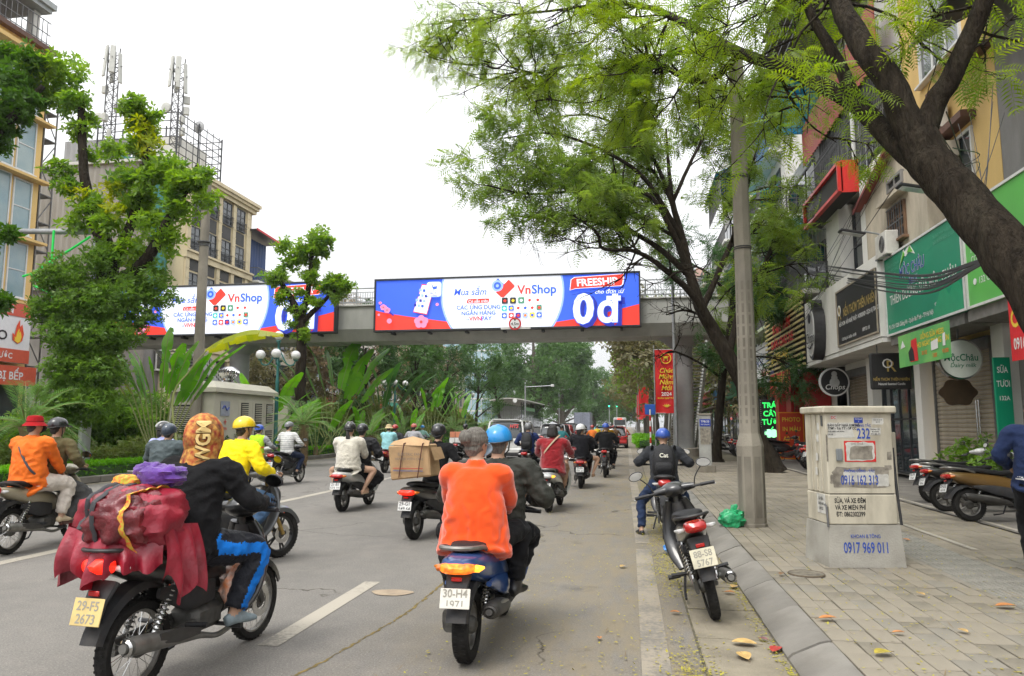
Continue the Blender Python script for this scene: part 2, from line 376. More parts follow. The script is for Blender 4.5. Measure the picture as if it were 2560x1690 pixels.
# pavement
pave = strip('pavement',1.28,30,-8,240,.124,M_joint)
def paver_me(w,l):
 q = G(); q.box((w/2,l/2,.0),(w-.007,l-.008,.05),.004); return q.mesh('paver')
pm = paver_me(.15,.3); cand = []
for c in range(25):
 off = rnd.choice((0,.15,.1,.2))+rnd.uniform(-.02,.02)
 for r in range(-1,100):
  x,y = 1.315+c*.15,2.0+r*.3+off
  if y < 31 and True: cand.append((x,y))
def vis(x,y):   # roughly how large it shows: nearer first, outside the view last
 d = y*math.cos(YAW)-x*math.sin(YAW); return d if (x+.2-.01)/max(y+.4,.1) < .62 and y > 3.9 else 99+d
cand.sort(key=lambda q: vis(*q))
for x,y in cand[:300]:
 o = link('paver',pm,rnd.choice((M_paver,M_paver,M_paver2,M_paver3)),pave,(x,y,.125+rnd.uniform(-.005,.004)),rnd.uniform(-.012,.012)); o.rotation_euler[0] = rnd.uniform(-.008,.008); o.rotation_euler[1] = rnd.uniform(-.012,.012)
gp_ = G()
for i,(x,y) in enumerate(cand[300:]):
 dz = rnd.uniform(-.003,.003); gp_.box((x+.075,y+.15,.125+dz),(.143,.292,.05),.004)
tag(gp_.build('paving_field',M_paver,pave),kind='stuff')
# grooved guide tiles
M_tac = mat('guide_tile',(.225,.215,.185),.85,var=.25,scale=3,dirt=.4,bump=.2)
tg = G(); tg.box((.15,.15,0),(.292,.292,.05),.004)
for k in range(6): tg.box((.025+.05*k,.15,.026),(.022,.27,.012),.004)
tme = tg.mesh('guide_tile')
for i in range(24): link('guide_tile',tme,M_tac,pave,(3.02,4.6+i*.3,.129),0)
for i in range(24): link('guide_tile',tme,M_tac,pave,(3.32,4.6+i*.3,.129),0)
# asphalted parking apron with its white line
strip('parking_apron',5.11,30,-8,70,.1525,mat('apron_asphalt',(.16,.148,.13),.9,var=.3,scale=2,bump=.4,bscale=120,dirt=.3))
strip('apron_line',5.18,5.27,3,34,.157,M_paint)
g = G(); g.quad((3.88,9.5,.1585),(3.96,9.5,.1585),(3.92,12.2,.1585),(3.86,12.2,.1585)); g.build('apron_line',M_paint,smooth=0)['kind'] = 'structure'
# concrete access cover on the pavement
t = thing('access_cover','round rusty concrete cover set in the paving near the kerb','cover',(1.66,7.72,.15))
g = G(); g.lathe([(.17,0),(.17,.012),(.155,.016),(.14,.010),(.01,.010)],n=22,cap=False); g.build('lid',mat('cover_concrete',(.17,.15,.115),.95,var=.4,scale=14,bump=.8,bscale=60),t)
g = G(); g.torus((0,0,.008),.165,[(.008,0),(0,.01),(-.008,0),(0,-.004)],'Z',22); g.build('rim',mat('cover_rust',(.10,.075,.05),.9,var=.4,scale=30),t)
# far pavement on the other side and the planted median
strip('far_pavement',-60,-28.2,-20,400,.12,M_paver2)
med = G(); med.box((-18.1,120,.06),(6.6,290,.13),.02); tag(med.build('median',M_soil),kind='structure')
mk = G(); mk.box((-14.76,.5,.09),(.2,.985,.19),.02); mkm = mk.mesh('kerb_stone')
mkr = strip('median_kerb',-14.87,-14.67,-20,260,.03,M_joint)
for i in range(90): link('kerb_stone',mkm,M_kerb,mkr,(rnd.uniform(-.01,.01),6+i,rnd.uniform(-.01,.01)),0)
strip('median_gutter',-14.66,-14.35,-20,200,.003,M_gutter)
# ================================================================== footbridge with two lit advertising screens
M_conc = mat('bridge_steel_paint',(.40,.40,.37),.65,var=.15,scale=1.2,dirt=.4,detail=7,stretch=(1,1,.35),dcol=(.2,.19,.16))
M_dark = mat('dark_metal',(.035,.037,.042),.5,var=.2,scale=5)
M_galv = mat('galvanised',(.38,.39,.40),.45,metal=.5,var=.15,scale=7)
M_blackp = mat('black_plastic',(.022,.022,.024),.45,var=.25,scale=9,dirt=.25)
BR = thing('footbridge','grey pedestrian footbridge crossing above the road with barred railings','bridge',(0,36.25,1.0))
g = G()
prof = [(-1.35,6.5),(-1.35,5.35),(-1.0,4.78),(1.0,4.78),(1.35,5.35),(1.35,6.5)]
g.prism([(y,z) for y,z in prof],'X',-29.5,4.6); g.build('girder',M_conc,BR,20)
g = G(); g.box((-12.45,0,6.53),(34.2,2.9,.09),.02); g.build('deck_edge',mat('deck_edge',(.48,.48,.45),.7,var=.12,dirt=.25),BR)
for k in range(24):   # underside stiffener plates
 g = G(); g.box((-28.5+k*1.4,0,4.765),(.05,1.7,.05)); g.build('stiffener',M_conc,BR)
for s in (-1,1):
 g = G(); g.box((-12.45,s*1.36,7.4),(34.1,.07,.06),.015); g.box((-12.45,s*1.36,6.68),(34.1,.04,.04)); g.box((-12.45,s*1.36,7.2),(34.1,.03,.03)); g.build('handrail',M_galv,BR)
bar = G(); bar.box((0,0,0),(.022,.022,.52)); bme = bar.mesh('baluster')
pst = G(); pst.box((0,0,0),(.06,.06,.86),.01); pme = pst.mesh('rail_post')
for i in range(270): link('baluster',bme,M_galv,BR,(-29.3+i*.125,-1.36,6.94))
g = G()
for i in range(270): g.box((-29.3+i*.125,1.36,6.94),(.022,.022,.52))
tag(g.build('back_balusters',M_galv,BR),kind='stuff')
for i in range(20):
 for s in (-1,1): link('rail_post',pme,M_galv,BR,(-29.4+i*1.78,s*1.36,6.98))
M_pier = mat('pier_concrete',(.33,.335,.335),.7,var=.12,scale=1.5,dirt=.2,detail=7)
for x in (2.55,-20.4,-29):
 g = G(); g.lathe([(.5,-.9),(.5,4.3)],(x,.2,0),n=28); g.build('column',M_pier,BR)
 g = G(); g.lathe([(.72,-.9),(.72,-.5),(.68,-.46)],(x,.2,0),n=28); g.build('column_base',mat('pier_base',(.27,.25,.21),.85,var=.25,scale=3,dirt=.4),BR)
 g = G(); g.tube([(x,.2,4.25),(x,.2,4.5),(x,.2,4.8)],[(.47,.47),(.75,.6),(1.2,.8)],20,up=(0,1,0)); g.build('column_head',M_pier,BR)
def stair(x0,y0,z0,y1,z1,wid,name='stair'):
 n = int(abs(z0-z1)/.165); L_ = math.hypot(y1-y0,z1-z0); ang = math.atan2(z1-z0,y1-y0)
 for s in (-1,1):
  g = G(); g.box((x0+s*wid/2,(y0+y1)/2,(z0+z1)/2-.02),(.12,L_,.38),rx=ang); st = g.build(name+'_stringer',mat('stair_white',(.5,.5,.48),.7,dirt=.35),BR)
  for zz in (.45,.98):
   g = G(); g.box((x0+s*wid/2,(y0+y1)/2,(z0+z1)/2+zz),(.06,L_,.07),rx=ang); g.build('stair_rail',MATS['stair_white'],BR)
  g2 = G(); g2.box((0,0,0),(.03,.03,.85)); bm = g2.mesh('stair_baluster')
  for k in range(int(L_/.24)):
   t_ = (k+.5)/int(L_/.24); link('stair_baluster',bm,MATS['stair_white'],BR,(x0+s*wid/2,y0+(y1-y0)*t_,z0+(z1-z0)*t_+.6))
 g = G()
 g.box((0,0,0),(wid-.12,(abs(y1-y0)/n)+.04,.05)); sm = g.mesh('tread')
 for k in range(n): link('tread',sm,M_conc,BR,(x0,y0+(y1-y0)*(k+.5)/n,z0+(z1-z0)*(k+.5)/n))
stair(-26.2,.9,6.3,13,-.8,2.0)
stair(3.3,1.2,6.3,13,-.8,1.7)
# ---- screens
def led(name,col,e=.40):
 return mat('screen_'+name,col,.5,var=0,emit=e)
LW,LB,LR,LN,LP,LSK = led('white',(.80,.84,.93)),led('blue',(.04,.12,.74)),led('red',(.80,.045,.03)),led('navy',(.02,.03,.33)),led('pink',(.85,.24,.42)),led('sky',(.30,.45,.88))
LK,LG_,LT,LY,LO = led('black',(.03,.03,.035),.2),led('green',(.08,.25,.15)),led('teal',(.03,.45,.42)),led('yellow',(.85,.62,.03)),led('orange',(.85,.25,.03))
SCW,SCH = 12.9,2.62
def poly_clip(poly,u0,u1,v0,v1):
 for ax_,lim,sg in ((0,u0,1),(0,u1,-1),(1,v0,1),(1,v1,-1)):
  out = []
  for i in range(len(poly)):
   a,b = poly[i],poly[(i+1) % len(poly)]; ia,ib = sg*(a[ax_]-lim) >= 0,sg*(b[ax_]-lim) >= 0
   if ia: out.append(a)
   if ia != ib:
    t = (lim-a[ax_])/(b[ax_]-a[ax_]); out.append((a[0]+(b[0]-a[0])*t,a[1]+(b[1]-a[1])*t))
  poly = out
 return poly
def screen(x0,label):
 T = thing('advertising_screen',label,'billboard',(x0,34.4,6.12),0,'lit advertising screens on the footbridge')
 g = G(); g.box((SCW/2,.19,SCH/2),(SCW,.34,SCH)); g.build('cabinet',M_dark,T)
 fr = G()
 for z in (.045,SCH-.045): fr.box((SCW/2,-.01,z),(SCW,.1,.09),.012)
 for x in (.04,SCW-.04): fr.box((x,-.01,SCH/2),(.08,.1,SCH-.18),.012)
 fr.build('frame',M_dark,T)
 for k in range(7):
  g = G(); g.box((.9+k*1.85,.35,-.06),(.12,.5,.1)); g.build('bracket',M_dark,T)
 lay = [0]
 def P(u,v): return (.08+u*(SCW-.16),(1-v)*(SCH-.18)+.09)
 def flat(nm,poly,m,clip=True,lift=None):
  if clip: poly = poly_clip(poly,0,1,0,1)
  lay[0] += 1; y = .018-.0032*(lift if lift else lay[0]); q = G(); pts = [P(*p) for p in poly]
  ar = sum(pts[i][0]*pts[(i+1) % len(pts)][1]-pts[(i+1) % len(pts)][0]*pts[i][1] for i in range(len(pts)))
  q.add([(a,y,c) for a,c in pts],[tuple(range(len(pts))) if ar > 0 else tuple(range(len(pts)-1,-1,-1))]); return q.build(nm,m,T,smooth=0)
 asp = (SCW-.16)/(SCH-.18)
 def ell(u,v,ru,n=28,rv=None,rot=0):
  rv = ru*asp if rv is None else rv
  return [(u+ru*math.cos(t),v+rv*math.sin(t)) for t in np.linspace(0,2*PI,n,endpoint=False)]
 def rr(u,v,hu,hv,sk=0,r=.25):
  o = []
  for cx_,cy_,a0 in ((1,1,0),(-1,1,90),(-1,-1,180),(1,-1,270)):
   for t in (0,30,60,90):
    a = R(a0+t); x = cx_*(hu-r*hv/asp)+r*hv/asp*math.cos(a); y = cy_*(hv-r*hv)+r*hv*math.sin(a); o.append((u+x-sk*y,v+y))
  return o
 def tx(nm,s,u,v,size,m,bold=.015,sx=1,shear=0,al='CENTER',sp=1.):
  lay[0] += 1; a,c = P(u,v); return text_on(nm,s,size*1.187,m,T,(a,.018-.0032*lay[0],c),(1,0,0),(0,0,1),bold,sx=sx,shear=shear,align=al,spacing=sp)
 flat('blue_field',[(0,0),(1,0),(1,1),(0,1)],LB)
 flat('red_wave',[(0,.60)]+[(u,.60+.31*(u/.36)**.8) for u in np.linspace(.03,.36,8)]+[(.36,1.0),(0,1.0)],LR,lift=2)
 flat('red_wave',[(.62,1.0),(.62,.94)]+[(u,.94-.34*((u-.62)/.38)**1.5) for u in np.linspace(.66,1.0,8)]+[(1,1)],LR,lift=2)
 flat('pale_ring',ell(.492,.30,.236,56),LSK,lift=3)
 flat('white_disc',ell(.492,.30,.229,56),LW,lift=4); lay[0] = 4
 tx('script_lettering','Mua sắm',.37,.27,.40,LB,.012,.92,.22)
 flat('logo_blue',[(.455,.14),(.478,.02),(.513,.20),(.490,.32)],LB); flat('logo_red',[(.470,.30),(.519,.05),(.541,.17),(.541,.20),(.501,.40),(.490,.40)],LR)
 for q in (.022,.014,.006): flat('logo_arc',ell(.476,.17,q,20),LSK if q != .014 else LB)
 tx('lettering','Vn',.578,.255,.50,LR,.022); tx('lettering','Shop',.652,.255,.50,LB,.022)
 flat('pill',rr(.402,.46,.042,.042,.3/asp,.5),LR); tx('pill_lettering','Có sẵn trên',.402,.465,.165,LW,.012,1,.15)
 tx('lettering','CÁC ỨNG DỤNG',.404,.585,.23,LB,.02); tx('lettering','NGÂN HÀNG',.404,.70,.23,LB,.02)
 tx('lettering','và',.362,.82,.14,LB,.008,1,.2); tx('lettering','Ví',.378,.81,.24,LR,.022); tx('lettering','VN',.402,.81,.24,LR,.022); tx('lettering','PAY',.435,.81,.24,LB,.016)
 cols = [LK,LK,LG_,LW,LW,LT,LB,LW,LW,LW,LG_,LB,LR,LN,LSK,LY,LB]
 acc = [LR,LY,LW,LR,LR,LW,LY,LR,LB,LR,LR,LW,LW,LR,LO,LB,LW]
 lay[0] = 26
 k = 0
 for r_,nn in enumerate((5,6,6)):
  for c in range(nn):
   u = .505+c*.031-(0 if r_ == 0 else .002*c); v = (.475,.625,.77)[r_]
   if r_: u = .503+c*.0262
   ic = flat('app_icon',rr(u,v,.0115 if r_ == 0 else .0098,.062 if r_ == 0 else .05,0,.3),cols[k],lift=27)
   flat('icon_mark',[(u-.006,v-.004),(u,v-.03),(u+.007,v-.006),(u+.003,v+.03),(u-.003,v+.026)],acc[k],lift=28); k += 1
 lay[0] = 29
 # right: free shipping
 flat('ribbon',[(.748,.31),(.752,.10),(.765,.05),(.948,.01),(.950,.03),(.944,.22),(.936,.25),(.77,.28)],LW); flat('ribbon',[(.750,.30),(.755,.10),(.767,.06),(.945,.02),(.940,.22),(.933,.24),(.77,.27)],LR)
 a,c = P(.848,.15); lay[0] += 1
 text_on('lettering','FREESHIP',.475,LW,T,(a,.018-.0032*lay[0],c),(1,0,.025),(-.08,0,1),.028)
 tx('script_lettering','cho đơn từ',.892,.345,.24,LW,.01,1,.25)
 for dx_,dv,m_,b_ in ((.012,.05,LN,.06),(0,0,LB,.055),(0,0,LW,.035)):
  a,c = P(.798+dx_,.655+dv); lay[0] += 1; text_on('price_digit','0',1.92,m_,T,(a,.018-.0032*lay[0],c),(1,0,0),(.03,0,1),b_)
  a,c = P(.888+dx_,.675+dv); lay[0] += 1; text_on('price_digit','đ',1.69,m_,T,(a,.018-.0032*lay[0],c),(1,0,0),(.03,0,1),b_)
 # left: phone, shopping bubble, blossoms
 lay[0] = 40
 flat('phone',[(.185,.10),(.235,.13),(.206,.72),(.152,.66)],LR); flat('phone_screen',[(.186,.12),(.232,.145),(.205,.70),(.154,.645)],LW)
 for r_ in range(4):
  for c in range(3): u,v = .180+c*.0145-r_*.0068,.22+r_*.10+c*.012; flat('phone_tile',rr(u,v,.005,.028,0,.3),(LSK,LB,LSK,LN)[(r_+c) % 4],lift=43)
 lay[0] = 44
 flat('bubble',rr(.233,.215,.029,.155,0,.35),LSK); flat('bubble',rr(.233,.21,.0275,.145,0,.35),LW)
 flat('cart',[(.222,.11),(.226,.11),(.229,.16),(.246,.15),(.243,.21),(.230,.22)],LB); flat('cart_wheel',ell(.232,.245,.0022,10),LB); flat('cart_wheel',ell(.241,.24,.0022,10),LB)
 tx('small_lettering','Mua sắm',.233,.285,.085,LN,.006); tx('small_lettering','VnShop',.233,.33,.085,LN,.006)
 b0 = lay[0]
 for u,v,s in ((.035,.55,.012),(.05,.61,.012),(.022,.46,.006),(.185,.86,.026)):
  for p_ in range(5):
   t_ = p_*2*PI/5-.3; lay[0] = b0+p_; flat('petal',ell(u+s*.6*math.cos(t_),v+s*.6*asp*math.sin(t_)*.8,s*.5,14),LP)
  lay[0] = b0+6; flat('blossom_heart',ell(u,v,s*.22,10),LR)
 lay[0] = b0+7
 for u,v,s in ((.06,.83,.010),(.247,.52,.006),(.018,.70,.005)): flat('petal',ell(u,v,s,14),LP)
 flat('twig',[(.012,.50),(.016,.49),(.075,.70),(.071,.72)],LN,lift=6)
 return T
screen(-12.28,'long lit billboard on the footbridge over the road, fully in view')
screen(-27.15,'long lit billboard on the footbridge partly hidden behind the pruned trees')
# clearance sign under the screen
t = thing('height_limit_sign','round red-rimmed height limit sign hanging below the billboard','sign',(-5.25,34.15,6.35))
g = G(); g.lathe([(.30,0),(.30,.025)],axis='Y',n=36); g.build('rim',mat('sign_red',(.55,.02,.02),.4,var=.05),t)
g = G(); g.lathe([(.225,-.004),(.225,0)],axis='Y',n=36); g.build('face',mat('sign_white',(.72,.72,.70),.4,var=.05),t)
text_on('lettering','4,5m',.19,mat('sign_black',(.012,.012,.012),.5,var=0),t,(0,-.008,0),(1,0,0),(0,0,1),.02)
g = G(); g.prism([(-.07,.215),(.07,.215),(0,.12)],'Y',-.010,-.005); g.build('arrow',MATS['sign_black'],t); g = G(); g.prism([(-.07,-.215),(0,-.12),(.07,-.215)],'Y',-.010,-.005); g.build('arrow',MATS['sign_black'],t)
g = G(); g.box((0,.1,.1),(.05,.16,.5)); g.build('bracket',M_galv,t)
g = G(); g.box((.03,.06,-.2),(1.42,.05,.12),.01); g.build('mounting_bar',mat('bar_white',(.6,.6,.58),.5),t)
# ================================================================== buildings: shared pieces
M_chrome = mat('chrome',(.55,.55,.54),.18,metal=1.,var=.08,scale=10,dirt=.1)
M_glass = mat('window_glass',(.035,.045,.05),.06,var=.3,scale=.8,spec=.8,coat=.3)
M_glassb = mat('tinted_glass',(.16,.27,.31),.08,var=.35,scale=.6,spec=.8,col2=(.30,.38,.38))
M_wht = mat('white_plaster',(.70,.685,.64),.8,var=.1,scale=1.2,dirt=.35,stretch=(1,1,.35),dcol=(.36,.33,.28))
M_ylw = mat('yellow_plaster',(.68,.46,.17),.8,var=.1,scale=1.2,dirt=.25,stretch=(1,1,.3),dcol=(.42,.30,.14))
M_cream = mat('cream_plaster',(.66,.56,.37),.8,var=.12,scale=1.4,dirt=.35,stretch=(1,1,.3),dcol=(.33,.27,.18))
M_beige = mat('stained_plaster',(.46,.40,.31),.88,var=.25,scale=1.6,dirt=.75,detail=8,stretch=(1,1,.4),dcol=(.19,.16,.12),bump=.3,bscale=30)
M_gconc = mat('grey_render',(.22,.21,.20),.9,var=.2,scale=1.3,dirt=.45,stretch=(1,1,.4),bump=.2,bscale=20)
M_frw = mat('white_frame',(.62,.62,.60),.5,var=.06,dirt=.15)
M_frd = mat('dark_frame',(.03,.032,.035),.45,var=.15)
M_brown = mat('brown_ledge',(.105,.05,.035),.7,var=.2,dirt=.3)
M_rail = mat('rail_grey',(.14,.14,.14),.5,metal=.4,var=.2,dirt=.3)
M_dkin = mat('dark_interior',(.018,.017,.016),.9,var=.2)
def corr(name,c,**k): return mat('corrugated_'+name,c,.55,var=.12,scale=1.2,dirt=k.get('dirt',.4),stretch=(1,1,.25),dcol=k.get('dcol',(.16,.12,.09)))
def fx(face): return -1 if face == 'W' else 1        # W: looks towards -X (right-hand houses), E: towards +X
def window(par,face,x,y0,y1,z0,z1,cols=2,rows=1,frm=None,gl=None,bars=0,dep=.08,railz=0.,sill=True,name='window'):
 s = fx(face); g = G(); fr = .07; w_,h_ = y1-y0,z1-z0
 for z in (z0+fr/2,z1-fr/2): g.box((x+s*.02,(y0+y1)/2,z),(dep,w_,fr))
 for y in (y0+fr/2,y1-fr/2): g.box((x+s*.02,y,(z0+z1)/2),(dep,fr,h_-2*fr))
 for c in range(1,cols): g.box((x+s*.015,y0+w_*c/cols,(z0+z1)/2),(dep*.8,.055,h_-2*fr))
 for r in range(1,rows): g.box((x+s*.012,(y0+y1)/2,z0+h_*r/rows),(dep*.7,w_-2*fr,.05))
 W = g.build(name,frm or M_frw,par,0)
 for c in range(cols):
  for r in range(rows):
   q = G(); a,b,c0,d = y0+w_*c/cols+.03,y0+w_*(c+1)/cols-.03,z0+h_*r/rows+.03,z0+h_*(r+1)/rows-.03
   tl = rnd.uniform(-.012,.012); xx = x+s*.012
   q.add([(xx-tl,a,c0),(xx+tl,b,c0),(xx+tl,b,d),(xx-tl,a,d)],[(0,1,2,3) if s > 0 else (3,2,1,0)]); q.build('pane',gl or M_glass,W,0)
 if sill:
  q = G(); q.box((x+s*.07,(y0+y1)/2,z0-.04),(.18,w_+.16,.07),.01); q.build('sill',frm or M_frw,W)
 if bars:
  q = G()
  for k in range(bars): q.box((x+s*.10,y0+w_*(k+.5)/bars,(z0+z1)/2),(.018,.018,h_))
  for k in (.02,.5,.98): q.box((x+s*.10,(y0+y1)/2,z0+h_*k),(.02,w_,.025))
  tag(q.build('window_bars',M_rail,W,0),kind='stuff')
 if railz:
  q = G()
  for k in range(int(w_/.11)): q.box((x+s*.2,y0+(k+.5)*w_/int(w_/.11),z0+railz/2),(.02,.02,railz))
  for k in (.04,.5,.97): q.box((x+s*.2,(y0+y1)/2,z0+railz*k),(.03,w_+.1,.035))
  for y in (y0,y1): q.box((x+s*.12,y,z0+railz*.97),(.2,.03,.035))
  q.build('window_rail',M_frd,W,0)
 return W
def ac_unit(par_label,x,y,z,face='W',rz=0.):
 T = thing('air_conditioner',par_label,'air conditioner',(x,y,z),rz,'outdoor air conditioning units'); s = fx(face)
 g = G(); g.box((0,0,.3),(.32,.82,.6),.02); g.build('casing',mat('ac_white',(.60,.58,.53),.5,var=.08,dirt=.3),T)
 g = G(); g.torus((s*.163,-.12,.3),.2,[(.02,.006),(0,.012),(-.02,.006),(0,-.004)],'X',24); g.build('fan_ring',M_rail,T)
 g = G()
 for k in range(9): g.torus((s*.166,-.12,.3),.02+.02*k,[(.003,.003),(-.003,.003),(-.003,-.003),(.003,-.003)],'X',20)
 g.build('fan_grille',M_rail,T)
 g = G(); g.lathe([(.19,0),(.18,.004)],(s*.155,-.12,.3),'X',24); g.build('fan_opening',M_dkin,T)
 for y_ in (-.3,.3):
  g = G(); g.box((-s*.05,y_,-.02),(.5,.04,.04)); g.build('bracket',M_rail,T)
 return T
def balcony(par,face,x,y0,y1,z,dep,slab=M_wht,rail=M_rail,h=1.0,bars=True,horiz=False):
 s = fx(face); g = G(); g.box((x+s*dep/2,(y0+y1)/2,z),(dep,y1-y0,.18),.02); B = g.build('balcony',slab,par)
 q = G(); xe = x+s*(dep-.06)
 q.box((xe,(y0+y1)/2,z+h+.09),(.06,y1-y0,.05))
 for y in (y0+.04,y1-.04): q.box((x+s*dep/2,y,z+h+.09),(dep,.05,.05))
 if horiz:
  for k in range(1,6): q.box((xe,(y0+y1)/2,z+.09+h*k/6),(.03,y1-y0,.03)); [q.box((x+s*dep/2,y,z+.09+h*k/6),(dep,.03,.03)) for y in (y0+.04,y1-.04)]
  for k in range(4): q.box((xe,y0+.1+(y1-y0-.2)*k/3,z+.09+h/2),(.05,.05,h))
 else:
  n = int((y1-y0)/.13)
  for k in range(n): q.box((xe,y0+(k+.5)*(y1-y0)/n,z+.09+h/2),(.02,.02,h))
  for y in (y0+.04,y1-.04):
   for k in range(max(2,int(dep/.14))): q.box((x+s*(k+.5)*dep/max(2,int(dep/.14)),y,z+.09+h/2),(.02,.02,h))
 q.build('railing',rail,B,0)
 return B
def awning(par,face,x,y0,y1,z,dep,drop,m,waves=True,name='awning'):
 s = fx(face); n = max(8,int((y1-y0)/.09)); g = G(); rings = []
 for k in range(n+1):
  y = y0+(y1-y0)*k/n; b = (.018 if k % 2 else -.018) if waves else 0
  rings.append([(x,y,z+b),(x+s*dep,y,z-drop+b),(x+s*dep,y,z-drop+b-.012),(x,y,z+b-.012)])
 g.ring_loft(rings); A_ = g.build(name,m,par,20)
 q = G()
 for y in (y0+.1,(y0+y1)/2,y1-.1): q.box((x+s*dep/2,y,z-drop/2-.06),(math.hypot(dep,drop),.035,.035),ry=math.atan2(drop,dep)*s)
 q.box((x+s*dep,(y0+y1)/2,z-drop-.05),(.035,y1-y0,.035)); q.build('awning_frame',M_rail,A_,0)
 return A_
def cage(par,face,x,y0,y1,z0,z1,dep,m=M_rail,name='balcony_cage',step=.14):
 s = fx(face); q = G(); n = int((y1-y0)/step)
 for k in range(n+1): q.box((x+s*dep,y0+(y1-y0)*k/n,(z0+z1)/2),(.016,.016,z1-z0))
 for k in range(5): q.box((x+s*dep,(y0+y1)/2,z0+(z1-z0)*k/4),(.025,y1-y0,.025)); [q.box((x+s*dep/2,y,z0+(z1-z0)*k/4),(dep,.025,.025)) for y in (y0,y1)]
 for k in range(1,int(dep/step)):
  for y in (y0,y1): q.box((x+s*k*step,y,(z0+z1)/2),(.016,.016,z1-z0))
 return tag(q.build(name,m,par,0),kind='stuff')
def wall_block(par,x0,x1,y0,y1,z0,z1,m,name='wall',ch=.0):
 g = G(); g.box(((x0+x1)/2,(y0+y1)/2,(z0+z1)/2),(x1-x0,y1-y0,z1-z0),ch); return g.build(name,m,par,0)
def shutter(par,x,y0,y1,z0,z1,m,s=-1):
 """rolling shutter: each slat its own piece"""
 n = int((z1-z0)/.1); g = G(); g.tube([(x,y0,.05),(x,y1,.05)],[(.018,.048)]*2,10,up=(0,0,1),pw=2.4); me = g.mesh('shutter_slat'); S_ = G(); S_.box((x,y0-.04,(z0+z1)/2),(.12,.08,z1-z0)); S_.box((x,y1+.04,(z0+z1)/2),(.12,.08,z1-z0)); S_.box((x,(y0+y1)/2,z1+.08),(.26,y1-y0+.16,.26),.03); P_ = S_.build('shutter_frame',M_rail,par,0)
 for k in range(n): link('shutter_slat',me,m,P_,(0,0,z0+k*.1))
UW,VW = (0,-1,0),(0,0,1)      # lettering axes on a right-hand house front
UE = (0,1,0)
def board(label,x,y0,y1,z0,z1,m,face='W',dep=.12,edge=None,cat='sign',group=None,name='shop_sign'):
 s = fx(face); T = thing(name,label,cat,(x,(y0+y1)/2,z0),0,group); w_,h_ = y1-y0,z1-z0
 g = G(); g.box((-s*dep/2,0,h_/2),(dep,w_,h_),.008); g.build('panel',m,T)
 if edge:
  q = G()
  for z in (.025,h_-.025): q.box((s*.012,0,z),(.03,w_,.05))
  for y in (-w_/2+.025,w_/2-.025): q.box((s*.012,y,h_/2),(.03,.05,h_-.1))
  q.build('edge_trim',edge,T,0)
 return T
def put(T,s,txt,y,z,size,m,face='W',bold=.015,lift=.006,**k):
 sg = fx(face); return text_on('lettering',txt,size,m,T,(sg*lift,y,z),UW if face == 'W' else UE,VW,bold,**k)
def disc(T,nm,r,c,axis,m,th=.01,n=30):
 g = G(); g.lathe([(r,-th/2),(r,th/2)],c,axis,n); return g.build(nm,m,T)
T_W,T_K,T_Y,T_R,T_DB = mat('letter_white',(.72,.72,.70),.5,var=.04),mat('letter_black',(.015,.015,.016),.5,var=0),mat('letter_yellow',(.80,.58,.04),.5,var=.05),mat('letter_red',(.60,.02,.02),.5,var=.05),mat('letter_blue',(.05,.09,.36),.5,var=.05)
T_GLD = mat('letter_gold',(.50,.36,.10),.4,metal=.3,var=.1)
# ================================================================== right-hand row
XF = 7.5
_n0 = set(o.name for o in COL.objects if o.parent is None)
# R0 grey house with the cafe
h = thing('shop_house','grey rendered house at the right edge behind the light green cafe sign','building',(0,0,.15))
wall_block(h,XF,14,3,16.25,0,15,M_gconc); wall_block(h,6.55,8.1,3,16.0,3.35,3.58,mat('soffit',(.20,.19,.175),.9,var=.2,dirt=.3),'soffit')
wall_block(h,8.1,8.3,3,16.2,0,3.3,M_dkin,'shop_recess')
for k,(a,b) in enumerate(((13.5,14.6),(14.65,15.7))): window(h,'W',7.46,a,b,.05,2.6,1,2,M_frd,M_glass,sill=False,name='shop_door')
for k in range(3): wall_block(h,7.2,7.55,4.5+k*4.4,4.8+k*4.4,0,3.4,M_wht,'pillar')
awning(h,'W',XF,6,16.55,10.1,1.5,.75,corr('grey',(.10,.10,.10)),name='corrugated_roof')
c = board('light green cafe sign with white lettering behind the leaning trunk',6.5,8.6,15.82,3.72,5.72,mat('sign_green_light',(.10,.42,.07),.4,var=.12,scale=.7),edge=M_frw)
for i,q_ in enumerate(('CÀ PHÊ','NƯỚC ÉP','KEM TƯƠI')): put(c,c,q_,1.22,1.55-.42*i,.36,T_W,bold=.004,align='LEFT')
put(c,c,'RIN COFFEE',3.35,1.12,.20,T_W,bold=.004,align='LEFT'); put(c,c,'COFFEE TEA',3.35,.92,.17,T_W,bold=.004,align='LEFT'); put(c,c,'132 GIẢNG VÕ',3.1,.48,.18,T_W,bold=.006,align='LEFT')
g = G(); g.torus((-.008,3.1,1.5),.17,[(.05,.004),(-.05,.004),(-.05,-.004),(.05,-.004)],'X',24); g.build('cup_mark',T_W,c); disc(c,'pin_mark',.06,(-.008,3.25,.48),'X',T_W)
# red rent banner
b = board('red hanging banner with yellow lettering under the cafe sign beside the trunk',6.25,12.85,13.75,2.55,3.62,mat('banner_red',(.62,.012,.015),.5,var=.12,scale=3,bump=.3,bscale=8),dep=.006,cat='banner',name='banner')
put(b,b,'CHO',.0,.70,.40,T_Y,bold=.03,sx=.85); put(b,b,'THUÊ',.02,1.02,.12,T_Y,bold=.02); put(b,b,'0916922',.0,.28,.26,T_W,bold=.02,sx=.75)
